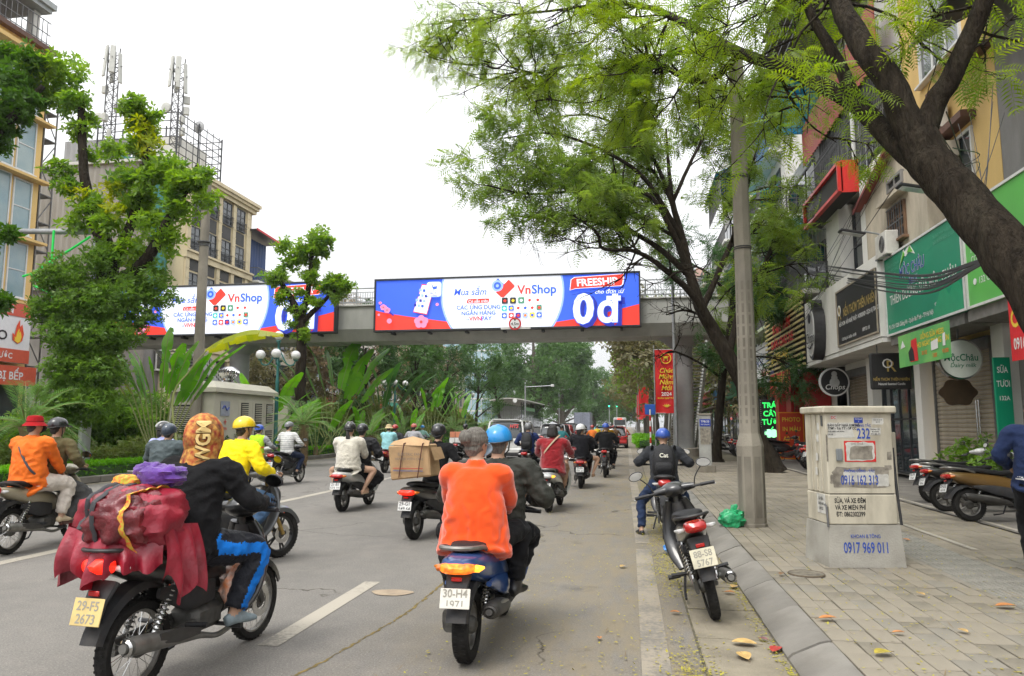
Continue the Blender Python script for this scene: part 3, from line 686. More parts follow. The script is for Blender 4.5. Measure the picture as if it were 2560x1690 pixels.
# R1 yellow house
h = thing('shop_house','yellow plastered house with tall white windows behind the forked tree','building',(0,0,.15))
wall_block(h,XF,15,16.27,21.3,0,19,M_ylw)
window(h,'W',XF,17.6,20.0,9.9,13.6,3,1,M_frw,M_glass,bars=0); window(h,'W',XF,17.4,19.5,5.6,7.85,2,1,M_frw,M_glass); window(h,'W',XF,17.6,20.0,14.6,17.6,3,1,M_frw,M_glass)
for y0,y1,z in ((16.3,19.0,9.1),(17.2,19.7,7.98),(16.3,21.3,14.1)): wall_block(h,XF-.32,XF+.02,y0,y1,z,z+.16,M_brown,'ledge')
g = G(); g.tube([(XF,16.9,8.5),(XF-.22,16.9,8.5),(XF-.3,16.9,8.42),(XF-.3,16.9,8.25)],.085,12,res=10); g.build('vent_pipe',M_ylw,h)
wall_block(h,6.56,8.0,16.2,20.5,3.35,3.58,MATS['soffit'],'soffit'); shutter(h,7.45,17.2,20.2,0,3.0,mat('shutter_tan',(.30,.255,.19),.6,var=.12,dirt=.3))
wall_block(h,7.25,7.52,16.25,16.75,0,3.4,M_wht,'pillar'); wall_block(h,7.2,7.52,20.55,20.95,0,3.4,M_wht,'pillar')
for s in (-.06,.06): g = G(); g.tube([(7.38,17.9+s,.9),(7.38,17.9+s,1.9)],.018,8); g.build('door_handle',M_chrome,h)
ac_unit('white air conditioner under the brown ledge of the yellow house',7.25,18.75,8.35)
# beige annex in front
h = thing('annex','stained beige gabled annex with grille window above the dairy sign','building',(0,0,.15))
wall_block(h,6.75,XF-.005,18.15,22.6,3.62,7.55,M_beige)
g = G(); g.prism([(18.0,7.4),(22.85,7.4),(22.85,7.55),(20.0,8.35),(18.0,7.75)],'X',6.78,7.45); g.build('gable',M_beige,h)
g = G(); g.box((6.95,21.45,7.98),(.8,3.3,.05),rx=R(-15.6)); g.build('roof_sheet',corr('rust_red',(.22,.05,.035)),h); g = G(); g.box((6.54,21.45,7.94),(.04,3.35,.09),rx=R(-15.6)); g.build('eave_board',mat('eave_red',(.25,.04,.04),.6,dirt=.4),h)
window(h,'W',6.75,19.45,20.6,5.95,6.85,3,3,mat('rust_frame',(.16,.09,.05),.8,var=.3),M_dkin,bars=7); wall_block(h,6.5,6.76,19.2,20.85,7.0,7.1,M_beige,'canopy')
window(h,'W',6.75,19.5,20.6,7.3,7.62,2,1,M_gconc,M_dkin,sill=False,name='vent')
ac_unit('round-fan air conditioner standing on top of the dairy sign',6.5,20.2,5.72)
t = thing('meter_box','cream meter box on the yellow wall above the dairy sign','box',(7.4,17.2,5.7)); g = G(); g.box((-.1,0,.3),(.22,.4,.6),.02); g.build('casing',MATS['ac_white'],t); g = G(); g.box((-.215,0,.3),(.01,.34,.5)); g.build('lid',MATS['ac_white'],t)
# Moc Chau sign
c = board('large dark green dairy sign with white slogan beside the black sign',6.5,15.9,20.52,3.72,5.72,mat('sign_green',(.0,.23,.115),.4,var=.1,scale=.5),edge=M_frw)
put(c,c,'THIÊN ĐƯỜNG SỮA MỘC CHÂU',0,.88,.33,T_W,bold=.010,sx=.82); put(c,c,'Địa Chỉ: 132A Giảng Võ - Quận Ba Đình - TP Hà Nội',.75,.22,.145,T_W,bold=.012,sx=.9); put(c,c,'SĐT: 0986 194 100',-1.45,.33,.17,T_W,bold=.012)
put(c,c,'MỘC CHÂU',.42,1.42,.37,T_W,bold=.030,lift=.006,sx=.8); put(c,c,'MỘC CHÂU',.42,1.42,.37,T_DB,bold=.004,lift=.012,sx=.8); put(c,c,'MILK',.35,1.13,.25,T_W,bold=.03); put(c,c,'MILK',.35,1.13,.25,T_DB,bold=.004,lift=.012)
def tri(T,nm,pts,m,lift): g = G(); g.prism([(p[0],p[1]) for p in pts],'X',-lift,-lift-.004); g.build(nm,m,T,0)
G_L = mat('leaf_mark',(.12,.45,.03),.5,var=.05); tri(c,'mountain_mark',[(1.2,1.55),(.85,1.95),(.78,1.86),(.45,1.98),(.15,1.68),(.5,1.8),(.75,1.74),(.85,1.80)],T_W,.005); tri(c,'mountain_mark',[(1.12,1.6),(.86,1.90),(.78,1.80)],G_L,.010); tri(c,'mountain_mark',[(.62,1.80),(.45,1.93),(.25,1.75)],G_L,.010)
tri(c,'mountain_print',[(-.55,.06),(-1.25,.72),(-1.55,.45),(-1.95,.75),(-2.25,.35),(-2.25,.06)],mat('print_green',(.01,.28,.12),.4,var=.05),.003)
for k in range(3): put(c,c,('CÔNG TY CỔ PHẦN','SỮA MỘC CHÂU','HÀ NỘI')[k],1.65,1.72-.12*k,.10,mat('print_pale',(.10,.38,.25),.5,var=.05),bold=.01)
for k in range(2): put(c,c,('TRUNG TÂM PHÂN PHỐI','BÁN BUÔN BÁN LẺ SỮA')[k],-1.45,1.78-.13*k,.10,MATS['print_pale'],bold=.01)
b = board('green promotional banner with a red motorbike picture under the dairy sign',6.2,16.0,18.9,2.82,3.55,mat('banner_green',(.03,.30,.09),.45,var=0,scale=1.1,col2=(.20,.50,.12),bump=.2,bscale=6),dep=.006,cat='banner',name='banner')
put(b,b,'UỐNG SỮA MESSI',-.55,.57,.16,T_Y); put(b,b,'CHO NGÀY TRÚNG LỚN',-.5,.41,.16,T_Y); put(b,b,'30 XE',-.1,.22,.12,mat('letter_orange',(.75,.2,.02),.5,var=0)); put(b,b,'1200',-.65,.12,.12,MATS['letter_orange']); put(b,b,'91000',-1.2,.16,.12,MATS['letter_orange'])
tri(b,'picture_red',[(.25,.08),(.7,.08),(.62,.55),(.3,.58)],T_R,.006); tri(b,'picture_bike',[(.45,.10),(.75,.10),(.80,.3),(.6,.42),(.5,.34)],T_K,.011); tri(b,'picture_carton',[(-.5,.22),(-.85,.24),(-.85,.44),(-.5,.40)],T_W,.006); tri(b,'picture_carton',[(-1.1,.26),(-1.22,.26),(-1.24,.52),(-1.12,.50)],T_W,.006); tri(b,'mountain_mark',[(1.3,.42),(1.15,.6),(1.0,.45)],T_W,.006)
# round dairy sign
t = thing('round_sign','round pale dairy shop sign hanging in front of the shutter','sign',(6.75,17.05,2.86)); t.scale = (.9,1,.9); disc(t,'body',.47,(0,0,0),'Y',M_chrome,.16,34); disc(t,'face',.43,(0,-.085,0),'Y',mat('sign_pale',(.50,.54,.48),.5,var=.06),.01,34)
text_on('lettering','MộcChâu',.22,mat('letter_green',(.0,.14,.06),.5,var=0),t,(0,-.094,.04),(1,0,0),VW,.015,sx=.85); text_on('lettering','Dairy milk',.13,MATS['letter_green'],t,(.03,-.094,-.14),(1,0,0),VW,.008,shear=.2); g = G(); g.tube([(0,0,.46),(0,0,.7)],.02,8); g.build('hanger',M_rail,t)
t = thing('hanging_sign','wavy-edged brown wooden sign below the round dairy sign','sign',(6.9,17.6,2.2)); g = G(); g.prism([(.36*math.cos(a)*(1+.08*math.cos(6*a)),.28*math.sin(a)*(1+.08*math.cos(6*a))) for a in np.linspace(0,2*PI,36,endpoint=False)],'Y',-.02,.02); g.build('panel',mat('dark_wood',(.06,.035,.015),.5,var=.2),t); g = G(); g.tube([(0,0,.28),(0,0,.5)],.008,6); g.build('hanger',M_rail,t)
t = thing('vertical_sign','narrow dark green vertical fresh milk sign beside the shutter','sign',(7.05,15.95,.9)); t.scale = (.75,1,.95); g = G(); g.box((0,0,1.0),(.40,.06,2.0),.01); g.build('panel',MATS['sign_green'],t); [text_on('lettering',s_,.17,T_W,t,(0,-.034,1.75-.28*i),(1,0,0),VW,.015,sx=.8) for i,s_ in enumerate(('SỮA','TƯƠI'))]
g = G(); g.box((0,-.034,.22),(.36,.004,.42)); g.build('notice',T_W,t); text_on('lettering','RAU SẠCH',.085,T_K,t,(0,-.04,.32),(1,0,0),VW); text_on('lettering','HỮU CƠ',.085,T_K,t,(0,-.04,.18),(1,0,0),VW); g = G(); g.tube([(0,0,0),(0,0,-.75)],.02,6); g.build('post',M_rail,t); text_on('lettering','132A',.12,T_W,t,(0,-.034,1.18),(1,0,0),VW)
# R2 narrow white house, candle shop
h = thing('shop_house','narrow white house with dark windows above the black candle sign','building',(0,0,.15))
wall_block(h,XF,15,21.32,29.0,0,14.0,M_wht); wall_block(h,6.75,XF-.004,25.35,26.9,5.7,8.4,M_wht,'pillar'); wall_block(h,6.75,XF-.004,22.62,23.05,5.7,8.4,M_wht,'pillar')
window(h,'W',7.2,23.1,25.3,5.6,8.3,2,2,M_frd,M_glass,sill=False)
wall_block(h,6.38,8.0,20.6,28.85,3.46,3.58,M_wht,'soffit'); wall_block(h,6.36,6.6,20.58,28.85,3.6,5.72,M_wht,'fascia')
wall_block(h,7.2,7.5,24.4,24.9,0,3.4,M_wht,'pillar'); shutter(h,7.45,25.4,27.6,0,3.0,mat('shutter_brown',(.20,.16,.11),.6,var=.12,dirt=.3)); window(h,'W',7.45,21.4,24.2,.05,3.0,4,2,M_frd,M_glass,sill=False,name='shop_front')
for k in range(2): wall_block(h,7.28,7.5,28.3,28.7,0,3.4,M_gconc,'pillar')
# steel and glass bay above
for z in (9.0,11.2): window(h,'W',7.25,23.0,29.0,z,z+2.0,5,2,M_frd,M_glass,sill=False,bars=22)
wall_block(h,7.0,7.52,21.4,29,8.6,8.85,M_wht,'ledge')
c = board('red framed empty black sign box high on the narrow white house',6.35,23.4,27.9,8.42,9.32,mat('sign_blackface',(.018,.014,.013),.6,var=.2),dep=.5); g = G()
for z in (.04,.86): g.box((-.03,0,z),(.14,4.6,.1))
for y in (-2.27,2.27): g.box((-.03,y,.45),(.14,.1,.9))
g.box((.25,-2.29,.45),(.5,.06,.98)); g.build('red_frame',mat('frame_red',(.60,.025,.02),.4,var=.06),c,0)
c = board('black candle shop sign with gold lettering between the white box and the dairy sign',6.33,20.66,24.5,3.86,5.55,mat('sign_black',(.022,.019,.018),.35,var=.1),dep=.03,edge=mat('sign_brass_edge',(.28,.24,.18),.5))
put(c,c,'NẾN THƠM THIÊN NHIÊN',-.32,.98,.36,T_GLD,bold=.012,sx=.72); put(c,c,'NẾN THƠM - NẾN NGHỆ THUẬT - WORKSHOP - DỊCH VỤ TRANG TRÍ',-.25,.66,.165,T_W,bold=.012,sx=.74); put(c,c,'132B Giảng Võ - Ba Đình - Hà Nội',.75,.2,.13,T_W,bold=.006,sx=.8); put(c,c,'0979 751 118',-.9,.24,.14,T_W,bold=.008,sx=.8)
put(c,c,'R',1.62,1.02,.58,T_GLD,bold=.004); g = G(); g.torus((-.01,1.62,1.08),.15,[(.02,.003),(-.02,.003),(-.02,-.003),(.02,-.003)],'X',9); g.build('wreath_mark',T_W,c)
# chops relief sign
t = thing('relief_sign','thick black and white chef relief sign on the white box wall','sign',(6.35,26.55,4.62))
def chef(sc): return [(y*sc,z*sc) for y,z in ((0,1.0),(.16,.97),(.22,.86),(.2,.74),(.4,.62),(.52,.4),(.55,.1),(.52,-.25),(.42,-.6),(.25,-.82),(0,-.92),(-.25,-.82),(-.42,-.6),(-.52,-.25),(-.55,.1),(-.52,.4),(-.4,.62),(-.2,.74),(-.22,.86),(-.16,.97))]
g = G(); g.prism(chef(1.05),'X',-.34,.0); g.build('body',M_blackp,t); g = G(); g.prism(chef(.93),'X',-.36,-.341); g.build('face',T_W,t); g = G(); g.prism(chef(.85),'X',-.368,-.361); g.build('inner_face',mat('chef_grey',(.42,.42,.41),.5),t)
text_on('lettering','Chops',.50,T_W,t,(-.38,0,-.22),UW,VW,.07,shear=.2,sx=.85); text_on('lettering','Chops',.50,T_K,t,(-.386,0,-.22),UW,VW,.01,shear=.2,sx=.85)
for (cy,cz,r_,m_) in ((0,.42,.17,T_K),(0,.42,.13,T_W),(0,.60,.13,T_W),(.12,.58,.08,T_W),(-.12,.58,.08,T_W)): disc(t,'chef_figure',r_,(-.37-r_*.03,cy,cz),'X',m_,.012,20)
g = G(); g.tube([(-.385,.35,-.5),(-.385,.1,-.58),(-.385,-.1,-.55),(-.385,-.35,-.46)],[(.02,.012)]*4,8,res=12); g.build('swash',T_K,t)
# hanging signs facing the street's near end
t = thing('hanging_sign','black square hanging sign with a gold letter R','sign',(6.75,21.3,2.45)); g = G(); g.box((0,0,.46),(1.0,.12,.95),.03); g.build('panel',MATS['sign_black'],t); text_on('lettering','R',.42,T_GLD,t,(0,-.066,.60),(1,0,0),VW,.005); text_on('lettering','NẾN THƠM THIÊN NHIÊN',.105,T_GLD,t,(0,-.066,.25),(1,0,0),VW,.01,sx=.72); text_on('lettering','Natural Scented Candle',.085,T_W,t,(0,-.066,.13),(1,0,0),VW,.006,sx=.8)
g = G(); g.torus((-.08,-.066,.66),.11,[(.016,.003),(-.016,.003),(-.016,-.003),(.016,-.003)],'Y',9); g.build('wreath_mark',T_W,t)
for x in (-.3,.3): g = G(); g.tube([(x,0,.9),(x,0,1.2)],.015,6); g.build('hanger',M_rail,t)
t = thing('round_sign','round black and white chef sign beside the candle shop','sign',(6.8,27.1,2.95)); disc(t,'rim',.48,(0,0,0),'Y',T_W,.12,34); disc(t,'face',.43,(0,-.064,0),'Y',T_K,.01,34); text_on('lettering','Chops',.24,T_W,t,(0,-.074,-.16),(1,0,0),VW,.012,shear=.2)
for cx_,cz,r_ in ((0,.14,.1),(0,.27,.09),(0,-.02,.16)): disc(t,'chef_figure',r_,(cx_,-.070-r_*.02,cz),'Y',MATS['chef_grey'],.008,18)
g = G(); g.tube([(.45,0,.1),(.9,0,.1)],.02,6); g.build('bracket',M_rail,t)
# R3 print shop with yellow slat sign
h = thing('shop_house','pale house with teal awning and barred balcony above the yellow slatted sign','building',(0,0,.15))
wall_block(h,XF,15,29.02,37.3,0,12.6,M_wht); wall_block(h,6.5,8,29.0,37.2,3.46,3.6,M_wht,'soffit')
for y0,y1,m_ in ((30.3,31.2,'portal_red'),(33.7,34.7,'portal_red'),(36.4,37.2,'portal_red')): wall_block(h,6.7,7.48,y0,y1,0,3.4,mat('portal_red',(.42,.02,.018),.5,var=.08),'portal')
window(h,'W',7.45,31.3,33.6,.05,3.1,3,1,M_frd,M_glass,sill=False,name='shop_front'); window(h,'W',7.45,34.8,36.3,.05,3.1,2,1,M_frw,M_glass,sill=False,name='shop_front'); window(h,'W',XF,30,36.4,6.6,8.4,4,1,M_frd,M_glass)
balcony(h,'W',XF,29.6,37.0,6.35,1.0); cage(h,'W',XF,29.7,36.9,6.5,8.7,.98); awning(h,'W',XF,29.6,37.2,9.3,1.35,.5,corr('teal',(.0,.30,.38),dirt=.2))
balcony(h,'W',XF,31.0,38.0,9.6,1.2,rail=M_rail,horiz=True); window(h,'W',XF,31,36,10,12,3,1,M_frd,M_glass)
T2 = thing('slatted_sign','yellow slatted sign wall with red shop lettering','sign',(6.45,33.6,3.7)); slat = G(); slat.box((0,0,0),(.06,8.0,.085),.006); sme = slat.mesh('slat'); M_slat = mat('slat_yellow',(.62,.52,.22),.5,var=.1,dirt=.2)
for k in range(14): link('slat',sme,M_slat,T2,(0,0,.08+k*.21))
g = G(); g.box((.1,0,1.4),(.05,7.9,2.9)); g.build('backing',M_dkin,T2)
for i,(s_,z_,sz) in enumerate((('IN ẤN',2.62,.5),('PHIM SUN',2.0,.55),('DÁN CHO XE',1.35,.5))): text_on('lettering',s_,sz,T_R,T2,(-.045,0,z_),UW,VW,.04,sx=1.5)
text_on('lettering','ĐÓNG BÌA',.5,T_Y,T2,(-.045,.6,.75),UW,VW,.04,sx=1.6); text_on('lettering','PHOTOCOPY',.22,T_DB,T2,(-.045,-1.5,.25),UW,VW,.04,sx=1.4); text_on('lettering','SCAN',.22,T_DB,T2,(-.045,2.4,.2),UW,VW,.04,sx=1.4)
b = board('red slanting banner with yellow lettering under the yellow slatted sign',6.1,30.6,34.9,2.80,3.66,MATS['banner_red'],dep=.006,cat='banner',name='banner'); put(b,b,'CHO THUÊ NHÀ',0,.58,.52,T_Y,bold=.03,sx=.95); put(b,b,'0.978A 06 1408',0,.2,.24,T_W,bold=.02)
t = thing('standing_sign','orange and red standing sign for photo printing on the pavement','sign',(6.45,32.6,.15)); g = G(); g.box((0,0,.95),(1.0,.1,1.9),.02); g.build('panel',mat('sign_orangered',(.65,.06,.02),.4,var=.06),t); [text_on('lettering',s_,.24,T_Y,t,(0,-.055,1.6-.38*i),(1,0,0),VW,.02,sx=.85) for i,s_ in enumerate(('PHOTO','IN MÀU','A0 - A1','SCAN'))]
g = G()
for x in (-.47,.47): g.box((x,-.055,.95),(.04,.02,1.9))
for z in (.03,1.87): g.box((0,-.055,z),(.9,.02,.04))
g.build('trim',mat('trim_orange',(.85,.35,.03),.4,var=.05),t)
# R4
h = thing('shop_house','white house with pale green balcony bands half hidden by the leaning tree','building',(0,0,.15)); M_pgreen = mat('pale_green',(.48,.55,.36),.8,var=.1,dirt=.3)
wall_block(h,XF+.1,15,37.32,45,0,17.5,M_wht)
for k in range(5):
 z = 6.0+k*2.9; balcony(h,'W',XF+.1,37.6,44.8,z,1.2,M_pgreen if k % 2 == 0 else M_wht); window(h,'W',XF+.1,38.2,44.2,z+.2,z+2.2,4,1,M_frd,M_glass,sill=False)
awning(h,'W',XF+.1,38.5,46.5,13.3,1.3,.5,MATS['corrugated_teal']); wall_block(h,6.9,8,37.4,45,3.5,5.6,mat('fascia_pale',(.62,.62,.60),.6,dirt=.2),'fascia')
window(h,'W',7.55,37.8,41,.1,3.2,3,1,M_frd,M_glass,sill=False,name='shop_front'); window(h,'W',7.55,41.5,44.6,.1,3.2,3,1,M_frd,M_glass,sill=False,name='shop_front')
LEDG = mat('led_green',(.04,.85,.14),.4,var=0,emit=.75)
t = thing('led_sign','tall black sign with bright green lit lettering and a lit apple','sign',(6.7,38.6,.15)); g = G(); g.box((0,0,1.45),(.95,.14,2.3),.02); g.build('panel',M_blackp,t); [text_on('lettering',s_,.36,LEDG,t,(0,-.08,2.33-.4*i),(1,0,0),VW,.03,sx=.95) for i,s_ in enumerate(('TRÁI','CÂY','TƯƠI'))]
disc(t,'lit_apple',.2,(-.11,-.08,.98),'Y',mat('led_pale',(.35,1.,.5),.4,var=0,emit=.9),.01,18); disc(t,'lit_apple',.2,(.11,-.084,.98),'Y',MATS['led_pale'],.01,18); g = G(); g.tube([(0,-.09,1.15),(.1,-.09,1.3)],.03,6); g.build('lit_leaf',LEDG,t); text_on('lettering','24h',.22,mat('led_red',(1.,.06,.03),.4,var=0,emit=1.1),t,(0,-.08,.5),(1,0,0),VW,.02)
led_dot = G(); led_dot.box((0,0,0),(.025,.012,.025)); ldm = led_dot.mesh('led_dot')
for k in range(44): link('led_dot',ldm,T_W,t,(-.44 if k % 2 else .44,-.078,.36+.104*(k//2)))
g = G(); g.box((0,0,.15),(.4,.3,.3)); g.build('foot',M_rail,t)
t = thing('led_sign','dark sign with dim green lettering behind the concrete lamp post','sign',(6.1,40.4,.15)); g = G(); g.box((0,0,1.5),(.9,.12,2.4),.02); g.build('panel',M_blackp,t); [text_on('lettering',s_,.36,LEDG,t,(0,-.07,2.3-.45*i),(1,0,0),VW,.01) for i,s_ in enumerate(('BÒ','BÍT','TẾT'))]; g = G(); g.box((0,0,.15),(.4,.3,.3)); g.build('foot',M_rail,t)
c = board('white fascia sign with blue and red lettering behind the leaning tree',6.85,37.6,44.6,3.6,5.5,T_W,edge=M_rail); put(c,c,'THUỐC TÂY',0,1.2,.6,T_DB,bold=.02,sx=1.4); put(c,c,'Medical Clinic',-1,.6,.5,T_R,bold=.02,shear=.2); put(c,c,'0967 123 123',-2,.2,.22,T_DB)
# R5..R8 further houses, only glimpsed between leaves
cols = [(('tan',(.50,.40,.25))),(('white2',(.60,.58,.54))),(('ochre',(.55,.40,.20))),(('grey2',(.36,.36,.36))),(('cream2',(.58,.52,.40))),(('rose',(.45,.30,.25))),(('white3',(.60,.60,.58)))]
rowl = ['tan house with brown shop boards beyond the white balconies','tall white house behind the middle of the leafy crown','ochre house with blue shop stripes beyond the bridge','grey house far along the right-hand row','cream house far along the right-hand row beyond the grey one','rose house near the far end of the right-hand row','pale house at the far end of the right-hand row']
y = 45.1
for k,(nm,c_) in enumerate(cols):
 L_ = (8,9,7.5,8.5,9,10,14)[k]; hz_ = (14,22,13,17,15,19,16)[k]; h = thing('shop_house',rowl[k],'building',(0,0,.15)); wall_block(h,XF+.2,16,y,y+L_-.05,0,hz_,mat('plaster_'+nm,c_,.8,var=.12,dirt=.35,stretch=(1,1,.35)))
 for f in range(int((hz_-4)/3.2)):
  z = 4.4+f*3.2; window(h,'W',XF+.2,y+.8,y+L_-.8,z+.5,z+2.5,4,1,M_frd if k % 2 else M_frw,M_glass)
  if f % 2 == k % 2: balcony(h,'W',XF+.2,y+.4,y+L_-.4,z+.1,1.0,M_wht)
 wall_block(h,XF-.4,XF+.21,y+.1,y+L_-.2,3.3,4.4,mat('fascia_%d' % k,((.55,.10,.05),(.02,.25,.10),(.05,.22,.55),(.5,.05,.05),(.55,.40,.05),(.3,.3,.3),(.05,.2,.4))[k],.5,var=.1),'fascia')
 window(h,'W',XF+.15,y+.5,y+L_-.5,.1,3.1,4,1,M_frd,M_glass,sill=False,name='shop_front')
 if k in (0,1): awning(h,'W',XF+.2,y+.5,y+L_-.5,hz_-2.5,1.4,.5,corr('blue',(.01,.24,.42),dirt=.15)); cage(h,'W',XF+.2,y+.5,y+L_-.5,hz_-5,hz_-3,1.1)
 y += L_
# upper clutter: red sheet wall, brown slat roofs, blue cage
h = thing('roof_terrace','red corrugated terrace shed with barred front above the narrow white house','building',(0,0,0))
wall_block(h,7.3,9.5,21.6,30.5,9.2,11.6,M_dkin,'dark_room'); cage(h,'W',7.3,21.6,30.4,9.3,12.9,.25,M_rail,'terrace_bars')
g = G(); n = 60
rings = []
for k in range(n+1):
 yy = 21.5+9*k/n; b_ = .03*(1 if k % 2 else -1); rings.append([(6.95+b_,yy,11.6+.0),(6.95+b_,yy,13.5-.04*(yy-21.5)),(6.98+b_,yy,13.5-.04*(yy-21.5)),(6.98+b_,yy,11.6)])
g.ring_loft(rings); g.build('sheet_wall',corr('red',(.33,.075,.06),dirt=.3),h,20)
for k in range(6): awning(h,'W',8.2,22+k*.05,33,15.6+k*.55,2.2,.25,corr('brown_grey',(.13,.115,.10)),name='slat_roof')
wall_block(h,7.9,12,21.5,33,13.4,18,M_wht,'terrace_wall'); g = G(); g.tube([(7.0,24.2,8.9),(7.0,24.2,14)],.07,10); g.build('downpipe',M_frw,h)
t = thing('blue_cage','bright blue sheet awning behind black mesh high on the right','awning',(0,0,0)); g = G(); g.quad((5.9,30.5,15.2),(7.6,30.5,15.5),(7.6,35,15.5),(5.9,35,15.2)); g.quad((5.9,30.5,12.9),(5.9,35,12.9),(5.9,35,15.2),(5.9,30.5,15.2)); g.quad((5.9,30.45,12.9),(7.6,30.45,12.9),(7.6,30.45,15.5),(5.9,30.45,15.2)); g.build('blue_sheet',mat('blue_sheet',(.0,.30,.62),.4,var=.1),t,0)
g = G()
for k in range(24): g.box((5.88,30.5+k*.19,14.05),(.015,.015,2.3))
for k in range(9): g.box((5.88,32.75,12.9+k*.28),(.015,4.5,.015)); g.box((6.75,30.43,12.9+k*.28),(1.75,.015,.015))
for k in range(9): g.box((5.9+k*.21,30.43,14.1),(.015,.015,2.4))
tag(g.build('mesh',M_frd,t,0),kind='stuff')
for o in [o for o in COL.objects if o.parent is None and o.name not in _n0]:      # plot depth as surveyed along the kerb
 o.location.y *= .967; o.scale.y *= .967; o.location.z += .08
# ================================================================== buildings across the road (fronts look towards +X)
XL = -30.0
_n1 = set(o.name for o in COL.objects if o.parent is None)
def floors(par,ys,zs,w_,h_,cols=2,rows=2,frm=M_frd,gl=M_glass,railz=.0,x=XL):
 for z in zs:
  for y in ys: window(par,'E',x,y,y+w_,z,z+h_,cols,rows,frm,gl,railz=railz,sill=not railz)
# L1 yellow with big glass bays
h = thing('yellow_building','yellow building with tall tinted windows at the left edge','building',(0,0,.12))
wall_block(h,-42,XL,12,32.3,0,20.2,M_ylw); wall_block(h,-42,XL+.35,12,32.5,20.2,20.45,M_brown,'cornice'); wall_block(h,-42,XL+.9,12,32.6,19.3,19.5,M_ylw,'balcony_slab')
for z in (7.8,10.9,14.0,17.0):
 for y0 in (14,18,22,26): window(h,'E',XL,y0,y0+3.2,z-.2,z+2.3,3,1,M_frw,M_glassb)
 window(h,'E',XL,28.2,30.6,z-.3,z+2.5,2,1,M_frw,M_glassb); window(h,'E',XL,30.75,31.9,z-.3,z+2.4,1,2,M_frw,M_glassb)
 wall_block(h,XL,XL+.5,12,32.6,z-.62,z-.5,M_ylw,'ledge')
for y0 in (14,19,24): window(h,'E',XL,y0,y0+4.4,.2,3.4,4,1,M_frd,M_glass,sill=False,name='shop_front')
window(h,'E',XL,28.6,32,.2,3.4,3,1,M_frd,M_glass,sill=False,name='shop_front')
g = G(); g.box((-35,22,22.35),(10.6,20,.25)); g.box((-35,22,22.6),(10.9,20.3,.3)); g.build('roof_canopy',mat('canopy_grey',(.36,.38,.38),.7,dirt=.3),h,0)
for y in (14,20,26,31.4): wall_block(h,-30.6,-30.2,y,y+.4,20.4,22.2,M_wht,'roof_post')
g = G()
for k in range(60): g.box((-29.8,13+k*.32,21.1),(.03,.03,1.3))
for z in (20.6,21.1,21.75): g.box((-29.8,22.4,z),(.04,19.4,.04))
tag(g.build('roof_railing',M_rail,h,0),kind='stuff')
g = G()   # outside steel ladder scaffold at the corner
for y in (32.5,33.3):
 for x in (-30.9,-30.1): g.box((x,y,9),(.06,.06,18))
for k in range(12): g.box((-30.5,32.9,1.4+k*1.45),(.85,.9,.05)); g.box((-30.1,32.9,2.1+k*1.45),(.04,1.4,.04),rx=R(55 if k % 2 else -55))
tag(g.build('scaffold',M_rail,h,0),kind='stuff')
M_or = mat('sign_brickred',(.58,.10,.05),.5,var=.06)
c = board('white shop sign with dark lettering and a flame on the yellow building',XL+.55,23.7,31.9,4.45,7.1,T_W,'E',.2)
g = G(); g.box((.02,0,2.5),(.02,8.2,.62)); g.build('red_band',M_or,c,0); g = G(); g.box((.02,0,.32),(.02,8.2,.62)); g.build('red_band',M_or,c,0)
put(c,c,'GAS BẾP NHẬT-HÀN',.55,2.5,.52,T_W,'E',.02,.04); put(c,c,'HOSHACO',1.0,1.25,.62,T_K,'E',.015,.02,sx=1.15); put(c,c,'BẾP GAS - MÁY LỌC NƯỚC',.9,.32,.36,T_W,'E',.02,.04)
disc(c,'sun_mark',.42,(.012,1.35,1.4),'X',mat('mark_salmon',(.72,.35,.25),.5),.01)
for sc_,m_,l_ in ((1.,mat('flame_red',(.72,.08,.02),.5),.03),(.6,T_Y,.036)): g = G(); g.prism([(y*sc_+3.35,z*sc_+1.0) for y,z in ((-.3,.05),(-.34,.4),(-.2,.3),(-.12,.75),(.05,1.05),(.08,.7),(.2,.85),(.33,.4),(.25,.05),(0,-.1))],'X',l_,l_+.006); g.build('flame_mark',m_,c,0)
c = board('red lower awning sign with white lettering under the flame sign',XL+.6,24.0,32.4,3.4,4.3,M_or,'E',.1); put(c,c,'ĐIỆN MÁY - THIẾT BỊ BẾP',.5,.45,.5,T_W,'E',.02)
# L2 grey sheet building with the roof masts
h = thing('grey_building','tall grey corrugated building with green sheet side and roof cage','building',(0,0,.12))
wall_block(h,-44,-31.4,43.2,44.85,0,12.0,M_gconc); wall_block(h,-44,-32,44.86,56,0,17.2,M_gconc,'back_wall')
def sheet(par,p0,p1,z0,z1,m,nm,step=.22,z1b=None):
 g = G(); p0,p1 = V(*p0),V(*p1); L_ = np.linalg.norm(p1-p0); n = int(L_/step); d = (p1-p0)/L_; nn = V(d[1],-d[0],0); rings = []
 for k in range(n+1):
  q = p0+d*L_*k/n+nn*(.03 if k % 2 else -.03); zt = z1+(0 if z1b is None else (z1b-z1)*k/n); rings.append([(q[0],q[1],z0),(q[0],q[1],zt),(q[0]-nn[0]*.03,q[1]-nn[1]*.03,zt),(q[0]-nn[0]*.03,q[1]-nn[1]*.03,z0)])
 g.ring_loft(rings); return g.build(nm,m,par,15)
M_gsheet = corr('warm_grey',(.27,.255,.225)); M_tsheet = corr('green',(.05,.24,.22),dirt=.2)
sheet(h,(-42.5,43.0,0),(-31.3,43.0,0),10.2,18.3,M_gsheet,'sheet_wall',z1b=18.7); sheet(h,(-31.25,43.05,0),(-31.25,46.4,0),9.4,17.4,M_tsheet,'sheet_wall'); wall_block(h,-42.6,-31.1,42.8,43.1,18.5,18.7,mat('roof_flashing',(.55,.54,.5),.6,dirt=.3),'flashing')
